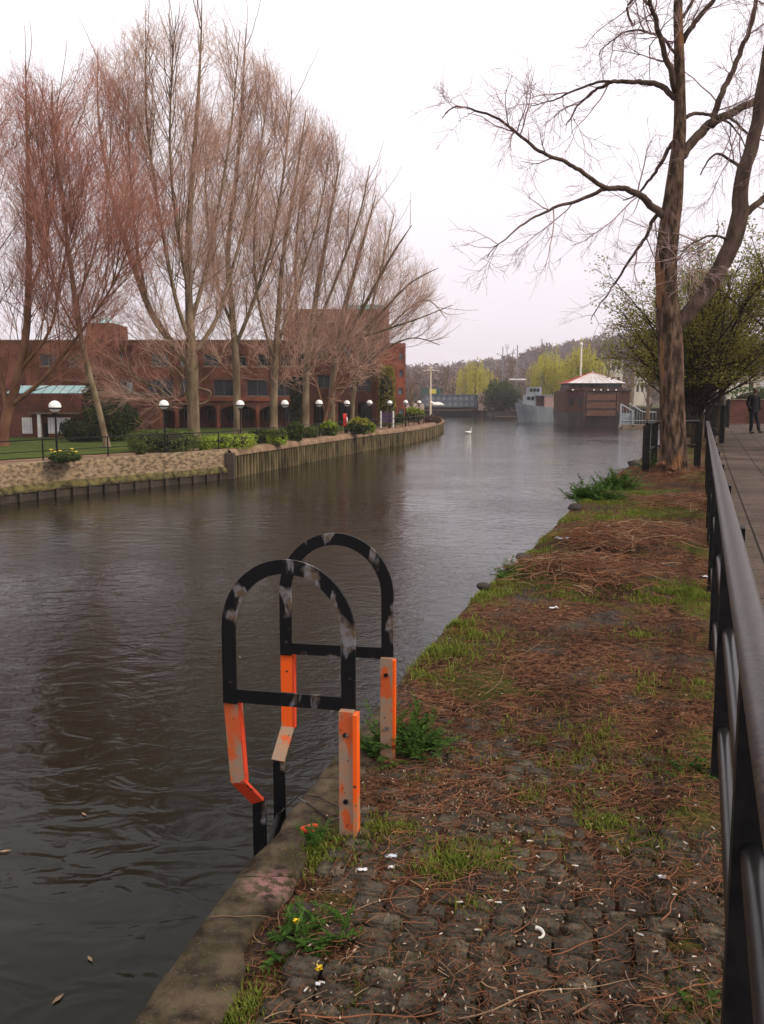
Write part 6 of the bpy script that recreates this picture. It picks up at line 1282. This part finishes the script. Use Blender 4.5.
fc = MB(); fc.add([(0, .118, 1.67), (-.014, .112, 1.625), (.014, .112, 1.625), (0, .142, 1.628)], None, [(0, 1, 3), (0, 3, 2), (1, 2, 3)]); fc.build('nose', SK, pr_)
fc = MB(); fc.box((-.024, .10, 1.598), (.024, .117, 1.606)); fc.build('mouth', mat('lips', (0.2, 0.07, 0.06)), pr_)
for s in (-1, 1): fc = MB(); fc.lathe((s * .080, .025, 1.65), ell(0, (.014, .014, .03)), 8); fc.build('ear', SK, pr_)

# ================================================================ SWAN
p = at(468, 433.8, WZ); sw = empty('swan', (p.x, p.y, WZ), label='lone white swan on the water in mid river', cat='swan')
WS = mat('white_feathers', (0.8, 0.79, 0.76), rough=.7)
skin('body', [(-.42, 0, .22, (.05, .04)), (-.22, 0, .16, (.16, .17)), (.05, 0, .12, (.2, .2)), (.3, 0, .16, (.13, .13)), (.38, 0, .34, .05), (.33, 0, .52, .038), (.36, 0, .68, .036), (.46, 0, .72, (.045, .05)), (.52, 0, .69, .022)], [(i, i + 1) for i in range(8)], WS, sw, root=2)
skin('beak', [(.53, 0, .685, .02), (.62, 0, .66, .01)], [(0, 1)], M['orange_bright'], sw, 1)
skin('wing', [(-.4, .14, .26, .03), (-.1, .17, .24, (.07, .05)), (.18, .15, .22, (.06, .04))], [(0, 1), (1, 2)], WS, sw); skin('wing', [(-.4, -.14, .26, .03), (-.1, -.17, .24, (.07, .05)), (.18, -.15, .22, (.06, .04))], [(0, 1), (1, 2)], WS, sw)

# ================================================================ NEAR VEGETATION AND LITTER
GR = leafmat('fresh_grass_blades', (0.085, 0.115, 0.014), (0.19, 0.22, 0.038), .3)
WEED = leafmat('fresh_weed_leaves', (0.030, 0.070, 0.010), (0.075, 0.14, 0.025), .25)
rg = np.random.default_rng(42)
def onquay(x, y): return edgeX(y) + (.03 if y < 4.6 else -.01) < x < fenceX(y) + .25
PATCH = [(432, 655, .16, 160), (455, 628, .18, 200), (480, 600, .2, 260), (505, 577, .22, 260), (530, 556, .25, 300), (548, 538, .3, 320), (566, 521, .3, 320), (585, 503, .35, 360), (608, 486, .4, 360),(450, 658, .28, 260), (430, 682, .2, 130), (500, 590, .45, 520), (520, 575, .4, 420), (565, 568, .35, 300), (545, 540, .5, 380), (600, 520, .7, 650), (640, 515, .6, 550), (690, 508, .6, 500), (615, 505, .5, 350), (680, 598, .38, 700), (655, 602, .2, 200), (702, 597, .28, 350),
    (455, 862, .13, 420), (490, 858, .12, 300), (430, 866, .08, 120), (380, 830, .12, 150), (400, 828, .10, 120), (545, 745, .3, 260), (580, 760, .35, 260), (500, 780, .3, 200), (565, 815, .25, 220), (610, 825, .22, 220), (530, 800, .2, 120), (640, 845, .2, 140), (310, 850, .12, 170), (330, 862, .1, 110), (495, 740, .15, 90),
    (690, 770, .25, 260), (630, 690, .3, 100), (600, 735, .3, 160), (660, 470, .8, 250), (640, 495, .5, 300), (560, 600, .3, 120), (470, 640, .3, 160), (300, 950, .12, 120), (250, 1000, .1, 130), (230, 1010, .1, 110), (210, 1005, .06, 90), (690, 1000, .16, 350), (650, 1010, .12, 250), (700, 980, .08, 160), (640, 640, .25, 60), (700, 690, .3, 90), (470, 900, .1, 60), (350, 990, .1, 80)]
gv, gt_, gr_ = [], [], []; k = 0
for (px, py, r, n) in PATCH:
    c = at(px, py)
    for _ in range(int(n * 3.2)):
        a = rg.uniform(0, 6.28); rr = r * abs(rg.normal()) * .62; x, y = c.x + rr * math.cos(a), c.y + rr * math.sin(a) * 1.15
        if not onquay(x, y) or fnoise(x, y, 6, 11) < -.18: continue
        z = groundz(x, y); h = rg.uniform(.010, .034) * (1.0 if c.y < 4 else 1.5); d = rg.uniform(0, 6.28); wv = .0013 + .0014 * min(1, y / 6) + h * .02; le = h * rg.uniform(.3, .9); p = np.array((x, y, z - .004)); s_ = np.array((-math.sin(d), math.cos(d), 0)) * wv; f = np.array((math.cos(d), math.sin(d), 0)) * le
        m_ = p + f * .35 + (0, 0, h * .65); gv += [p - s_, p + s_, m_ + s_ * .8, m_ - s_ * .8, p + f + (0, 0, h)]; gt_.append(k); k += 5; gr_ += [rg.random()] * 5
g_ = MB(); kk = np.array(gt_); g_.add(gv, np.stack([kk, kk + 1, kk + 2, kk + 3], 1), np.stack([kk + 3, kk + 2, kk + 4], 1), rnd=np.array(gr_)); tag(g_.build('grass', GR), 'short fresh grass and moss tufts scattered over the litter', 'grass', kind='stuff')
# leafy weeds
def weed(px, py, h, r, n, label, seed, lw=.02, grp=None, z=None, sprig=10):
    rg = np.random.default_rng(seed); c = at(px, py); c.z = groundz(c.x, c.y) if z is None else z; root = empty('weed', c, label=label, cat='weed', group=grp); st, lf = MB(), MB()
    for _ in range(n):
        a = rg.uniform(0, 6.28); el = rg.uniform(.35, 1.45); L_ = h * rg.uniform(.5, 1.1); b0 = np.array(c) + (rg.normal() * r * .3, rg.normal() * r * .3, -.005); q = grow_line(b0, (math.cos(a) * math.cos(el) * r / h * 1.5, math.sin(a) * math.cos(el) * r / h * 1.5, math.sin(el)), L_, 6, .09, -.35, rg)
        st.tube(q, np.linspace(.0022, .001, 7), 3, rnd=rg.random(), cap=False)
        for f in np.linspace(.15, 1, sprig):
            i = min(5, int(f * 6)); p = q[i] + (q[i + 1] - q[i]) * (f * 6 - i); d = unit(q[i + 1] - q[i]); 
            for s in (-1, 1):
                sd = unit(np.cross(d, (0, 0, 1)) + 1e-3) * s; ll = lw * rg.uniform(.7, 1.5) * (1.15 - .5 * f); td = unit(sd + d * .7 + rg.normal(size=3) * .25); wd = unit(np.cross(td, (0, 0, 1.0)) + 1e-3) * ll * .26; up_ = np.array((0, 0, ll * .12))
                lf.add([p, p + td * ll * .35 + wd + up_, p + td * ll * .7 + wd * .8 + up_, p + td * ll * 1.15, p + td * ll * .7 - wd * .8 + up_, p + td * ll * .35 - wd + up_], [(0, 1, 2, 3), (0, 3, 4, 5)], rnd=rg.random())
    part(st, 'stems', WEED, root); part(lf, 'leaves', WEED, root); return root
weed(412, 748, .23, .20, 75, 'bushy green weed growing right against the foot of the farther orange post', 1, .024)
weed(372, 752, .13, .09, 22, 'smaller weed on the water side of the farther orange post', 2, .02)
weed(310, 935, .10, .13, 46, 'green dandelion plant with yellow flowers at the quay edge strip', 3, .022)
weed(592, 500, .34, .55, 170, 'large green weed clump at the quay edge, left of the big bare tree', 4, .05)
weed(615, 490, .38, .45, 130, 'green weed clump between the largest clump and the two black posts', 5, .05)
weed(512, 520 + 60, .16, .22, 22, 'low tuft of weeds by the dark stone on the quay edge', 6, .03)
weed(650, 478, .35, .25, 30, 'weeds round the foot of the two black posts', 7, .04)
weed(318, 842, .10, .07, 14, 'thin weed sprig on the coping left of the nearer orange post', 8, .016)
weed(676, 1005, .06, .12, 26, 'leafy weed low at the bottom right corner by the railing', 9, .02)
weed(632, 1012, .05, .08, 14, 'small leafy weed left of the bottom right weed', 10, .018)
weed(690, 775, .07, .14, 18, 'small green weed by the foot of a railing post', 13, .02)
weed(360, 845, .05, .10, 12, 'low sprawling weed just beside the orange fragment', 14, .014)
YEL = mat('dandelion_yellow', (0.80, 0.62, 0.02), (0.75, 0.45, 0.01), scale=200, rough=.6)
for (px, py, hh, lb_) in ((297, 925, .055, 'yellow dandelion flower standing highest above its leaves'), (319, 966, .012, 'yellow dandelion flower lying low in front of its leaves')):
    c = at(px, py + (10 if hh > .03 else 0)); z0 = groundz(c.x, c.y); r = empty('dandelion', (c.x, c.y, z0), label=lb_, cat='flower'); zc = z0 + hh + .01; rgd = np.random.default_rng(px); pt_ = MB()
    for i in range(46):
        a = rgd.uniform(0, 6.28); ll = rgd.uniform(.006, .0135); t = rgd.uniform(.1, .8); d = np.array((math.cos(a) * math.cos(t), math.sin(a) * math.cos(t), math.sin(t))); s_ = np.array((-math.sin(a), math.cos(a), 0)) * .0017; p = np.array((c.x, c.y, zc)); pt_.add([p - s_, p + s_, p + d * ll + s_, p + d * ll - s_], [(0, 1, 2, 3)], rnd=rgd.random())
    part(pt_, 'petals', YEL, r); st = MB(); st.tube([(c.x, c.y + .015, z0 - .005), (c.x, c.y + .006, z0 + hh * .6), (c.x, c.y, zc)], .0017, 5); part(st, 'stem', WEED, r)
# twig litter
TWM = mat('dead_twigs', (0.24, 0.098, 0.048), rnd=(0.070, 0.038, 0.024), rough=.9, spec=.2)
DRY = mat('dry_stalks', (0.30, 0.20, 0.12), rnd=(0.18, 0.11, 0.065), rough=.9, spec=.2)
def thin(x, y): return 0.9 < y < 3.05 and rg.random() < .62 + .5 * fnoise(x, y, 2.3, 7)
def scatter_twigs(n, sampler, mb, l0, l1, r0, zoff=.006, curl=.25, segs=5, tilt=.12):
    for _ in range(n):
        x, y = sampler()
        if not onquay(x, y) or thin(x, y): continue
        L_ = rg.uniform(l0, l1); a = rg.uniform(0, 6.28); da = rg.normal() * curl; p = [(x, y)]; 
        for i in range(segs): a += da + rg.normal() * curl * .5; p.append((p[-1][0] + math.cos(a) * L_ / segs, p[-1][1] + math.sin(a) * L_ / segs))
        if not onquay(*p[-1]): continue
        h0, h1 = rg.uniform(0, tilt) * L_, rg.uniform(0, tilt) * L_; q = [(px_, py_2, surfz(px_, py_2) + zoff + h0 + (h1 - h0) * i / segs) for i, (px_, py_2) in enumerate(p)]
        mb.tube(q, np.linspace(r0, r0 * .5, len(q)) * rg.uniform(.6, 1.3), 3, rnd=rg.random(), cap=False)
def s_all():
    py = rg.uniform(470, 1060); c = at(rg.uniform(170, 760), py); return c.x, c.y
def s_near():
    c = at(rg.uniform(240, 735), rg.uniform(860, 1080)); return c.x, c.y
def s_mid():
    py = rg.uniform(500, 900); c = at(rg.uniform(380, 730), py); return c.x, c.y
def s_pile(cs=((640, 548, .75), (575, 580, .55), (690, 512, .7), (665, 480, .8), (612, 552, .35))):
    px, py, r = cs[rg.integers(len(cs))]; c = at(px, py); return c.x + rg.normal() * r * .5, c.y + rg.normal() * r * .6
tm = MB(); scatter_twigs(8500, s_all, tm, .015, .085, .0012, .005, .16); scatter_twigs(8500, s_mid, tm, .03, .13, .0016, .009, .18); scatter_twigs(3600, s_pile, tm, .12, .4, .0034, .02, .2, 5, .3)
scatter_twigs(3600, s_near, tm, .012, .07, .0010, .003, .2); tag(tm.build('twig_litter', TWM), 'mat of small dead reddish twigs and needles over the verge', 'leaf litter', kind='stuff')
dm = MB(); scatter_twigs(1700, s_all, dm, .015, .08, .0012, .010, .15); scatter_twigs(900, s_pile, dm, .1, .35, .003, .03, .2, 5, .35)
tag(dm.build('dry_stalk_litter', DRY), 'pale dry stalks lying among the darker twigs', 'leaf litter', kind='stuff')
lm_ = MB(); P_ = []
for _ in range(16000):
    u0 = rg.random(); x, y = s_all() if u0 < .4 else s_mid() if u0 < .72 else s_near()
    if onquay(x, y) and not thin(x, y): P_.append((x, y, surfz(x, y) + .005))
lm_.leaves(P_, .0075, rg, flat=0, elong=1.0); tag(lm_.build('leaf_litter', mat('dead_leaf_bits', (0.12, 0.058, 0.032), rnd=(0.055, 0.032, 0.02), rough=.9)), 'crumbled dead leaves covering the verge', 'leaf litter', kind='stuff')
ch = MB(); P_ = []
for _ in range(1700):
    py = rg.uniform(660, 1040) ; px = rg.uniform(300, 740)
    if rg.random() < .4: px, py = rg.normal(470, 45), rg.normal(790, 28)
    c = at(px, py)
    if onquay(c.x, c.y): P_.append((c.x, c.y, surfz(c.x, c.y) + .012))
ch.leaves(P_, .0048, rg, flat=.1, elong=1.3); tag(ch.build('wood_chip_litter', mat('pale_chips', (0.46, 0.37, 0.28), rnd=(0.20, 0.12, 0.075), rough=.9)), 'scattered pale chips and flakes in the litter', 'wood chips', kind='stuff')
# longer single sticks
sticks = [((210, 920), (278, 921), .0022, 'straight thin stick lying across the coping beside the dandelion'), ((285, 924), (366, 924), .003, 'thin stick running right from under the dandelion leaves'), ((300, 1024), (440, 1012), .004, 'long curved stick along the bottom edge of the photo'), ((458, 1023), (640, 985), .0035, 'long pale stick slanting across the setts at the bottom'), ((548, 955), (642, 926), .003, 'slanting dark stick on the setts right of centre'), ((570, 905), (660, 890), .003, 'reddish stick on the litter left of the railing'), ((290, 935), (420, 898), .003, 'reddish stick passing behind the dandelion plant'), ((660, 925), (676, 900), .004, 'short pale peeled stick near the railing foot'), ((645, 1010), (725, 975), .004, 'pale brown stick in the bottom right corner'), ((480, 700), (560, 640), .0026, 'bent pale stick in the middle of the verge'), ((390, 878), (480, 870), .003, 'dark stick just below the bright grass tuft'), ((620, 800), (720, 782), .004, 'stick pointing at a railing post across the litter')]
for k, ((a, b2), (c, d), r_, lb_) in enumerate(sticks):
    A, B_ = at(a, b2), at(c, d); pts = []
    for t in np.linspace(0, 1, 12):
        p = A.lerp(B_, t); n = Vector((-(B_ - A).y, (B_ - A).x, 0)); p = p + n * (.09 * math.sin(t * 3.1 + k) * ((-1) ** k) * .6 + .02 * math.sin(t * 11 + k)); pts.append((p.x, p.y, max(surfz(p.x, p.y), 0 if p.x - edgeX(p.y) < .3 else -1) + r_ + .006))
    m_ = MB(); m_.tube(pts, np.linspace(r_ * .65, r_ * .35, 12), 6); o = m_.build('stick', TWM if k % 3 else DRY, smooth=True); tag(o, lb_, 'stick', 'sticks on the verge')
# thin wire hanging over the coping by the ladder
A = at(292, 798); m_ = MB(); m_.tube([at(290, 800) + Vector((-.05, 0, -.06)), at(300, 797) + ZV * .01, at(318, 800) + ZV * .012, at(338, 810) + ZV * .01, at(343, 818) + ZV * .008, at(330, 822) + ZV * .006, at(312, 808) + ZV * .006, at(300, 800) + ZV * .006], .002, 5); tag(m_.build('wire', M['hoop_black']), 'thin dark looped wire on the coping between the two hoops', 'wire')
# cigarette butts and white scraps
BW_ = mat('cigarette_paper', (0.55, 0.53, 0.48), rough=.8); BT_ = mat('cork_filter', (0.45, 0.32, 0.18), rough=.8)
protos = []
spots = [(441, 957 - 20), (306, 992), (322, 985), (520, 858), (438 + 60, 904), (524, 912), (548, 912), (637, 820), (640, 938), (679, 920), (706, 893), (685, 846), (530, 842), (490, 902), (560, 885), (600, 897), (632, 914), (694, 960), (698, 868), (663, 866), (655, 955), (575, 868), (478, 933), (468, 922), (610, 1000), (585, 990), (520, 996), (445, 1000), (713, 830), (668, 800)]
for _ in range(14): spots.append((rg.uniform(440, 712), rg.uniform(800, 1010)))
for _ in range(6): spots.append((rg.uniform(430, 700), rg.uniform(640, 800)))
pa = None
for k, (px, py) in enumerate(spots):
    c = at(px, py)
    if not onquay(c.x + .05, c.y): continue
    if pa is None:
        pa = empty('cigarette_butt', c, label='white cigarette butt trodden among the twigs on the verge', cat='cigarette butt', group='cigarette butts on the verge'); m_ = MB(); m_.tube([(-.013, 0, 0), (-.004, .0004, .0005), (.004, 0, 0)], .0036, 8); m_.build('paper', BW_, pa); m_ = MB(); m_.tube([(.0041, 0, 0), (.013, 0, 0)], .0037, 8); m_.build('filter', BT_, pa); o = pa
    else: o = copy_tree(pa)
    o.location = (c.x, c.y, surfz(c.x, c.y) + .009); o.rotation_euler = (0, rg.normal() * .15, rg.uniform(0, 6.28)); s = rg.uniform(.4, .8); o.scale = (s, s, s)
def scrap(px, py, w_, h_, col, label, cat_='litter', name='litter_scrap'):
    c = at(px, py); z = surfz(c.x, c.y) + .008; m_ = MB(); V = []; n = 7
    for j in range(n):
        for i in range(n): V.append((c.x + (i / (n - 1) - .5) * w_ * (1 + .2 * math.sin(j * 2.1 + px)), c.y + (j / (n - 1) - .5) * h_ * (1 + .2 * math.sin(i * 1.7 + py)), z + .25 * w_ * abs(fnoise(i * .5 + px, j * .5, 1, 2)) ))
    i = np.arange(n - 1)[:, None] * n; j = np.arange(n - 1)[None, :]; m_.add(V, np.stack([i + j, i + j + 1, i + n + j + 1, i + n + j], -1).reshape(-1, 4)); o = m_.build(name, col, smooth=True); so_ = o.modifiers.new('s', 'SOLIDIFY'); so_.thickness = .0015; tag(o, label, cat_); return o
WSC = mat('white_paper_scrap', (0.62, 0.62, 0.64), (0.5, 0.5, 0.52), scale=60, rough=.7)
scrap(562, 546, .13, .10, mat('pale_blue_packet', (0.30, 0.52, 0.66), (0.7, 0.74, 0.78), scale=18, rough=.4), 'crumpled pale blue and white wrapper on the grass by the quay edge'); scrap(662, 881, .026, .02, WSC, 'small white crumpled scrap on the setts near the railing'); scrap(391, 858, .035, .02, mat('blue_white_scrap', (0.25, 0.35, 0.5), (0.7, 0.7, 0.74), scale=60), 'small blue and white scrap below the nearer orange post')
scrap(553, 614, .06, .04, WSC, 'flat white scrap on the litter below the wrapper'); scrap(391, 869, .02, .014, WSC, 'small white scrap just below the blue and white one'); scrap(362, 872, .03, .016, WSC, 'grey white pebble like scrap left of the bright grass tuft'); scrap(318, 986, .012, .012, WSC, 'tiny white scrap in front of the dandelion'); scrap(706, 581, .06, .05, WSC, 'white scrap at the foot of the railing beside the grass')
m_ = MB(); c = at(310, 832); V = [(c.x + .028 * math.cos(a), c.y + .02 * math.sin(a), .012 + .004 * math.sin(2 * a)) for a in np.linspace(.4, 5.6, 12)]; m_.tube(V, .0075, 8); tag(m_.build('orange_fragment', M['orange_red']), 'curled red orange fragment on the coping left of the nearer post', 'debris')
m_ = MB(); c = at(537, 932 + 5); V = [(c.x + .018 * math.cos(a), c.y + .024 * math.sin(a), surfz(c.x, c.y) + .012) for a in np.linspace(-1.6, 1.6, 9)]; m_.tube(V, np.linspace(.003, .006, 9), 7); tag(m_.build('curled_seed_case', BW_), 'small pale curled crescent lying on a sett', 'debris')
m_ = MB(); c = at(353, 843 - 2); 
# edge stones
for k, (px, py, s, lb_) in enumerate(((518, 563, .08, 'dark lump of stone on the quay edge nearest the wrapper'), (478, 592, .055, 'smaller dark stone on the quay edge, closest of the three'), (570, 511, .09, 'dark stone on the quay edge beside the large weeds'), (632, 466, .15, 'farthest dark stone, near the two black posts'))):
    c = at(px, py); bm = bmesh.new(); bmesh.ops.create_icosphere(bm, subdivisions=3, radius=s)
    for v_ in bm.verts: v_.co *= 1 + .3 * mnoise.noise(v_.co * 9 + Vector((k, 0, 0))); v_.co.z *= .6
    me = bpy.data.meshes.new('edge_stone'); bm.to_mesh(me); bm.free(); me.materials.append(M['dark_quay']); o = bpy.data.objects.new('edge_stone', me); COL.objects.link(o); o.location = (c.x + .05, c.y, .05); tag(o, lb_, 'stone', 'stones on the quay edge')
# floating specks on the water
for k, (px, py) in enumerate(((84, 815), (58, 1000), (240, 658), (90, 960), (5, 852))):
    c = at(px, py, WZ); m_ = MB(); m_.leaves([(c.x, c.y, WZ + .012)] , .03, np.random.default_rng(k), flat=1.0); a = m_.v[0]; a[:, 2] = WZ + .012; tag(m_.build('floating_leaf', DRY), 'pale dead leaf floating on the dark water near the quay', 'leaf', 'leaves floating on the river')
# moorings: poles near far end right
# ================================================================ HAZE
hz = MB(); hz.box((-1500, -250, -6), (1500, 1400, 64)); hm_ = bpy.data.materials.new('haze_air'); hm_.use_nodes = True; t = hm_.node_tree; t.nodes.remove(t.nodes['Principled BSDF']); pv = t.nodes.new('ShaderNodeVolumePrincipled'); pv.inputs['Color'].default_value = (0.98, 0.94, 0.99, 1); pv.inputs['Density'].default_value = 0.0003; pv.inputs['Anisotropy'].default_value = 0.0
t.links.new(pv.outputs[0], t.nodes['Material Output'].inputs['Volume']); tag(hz.build('haze', hm_), 'thin pale river haze', 'haze', kind='stuff')
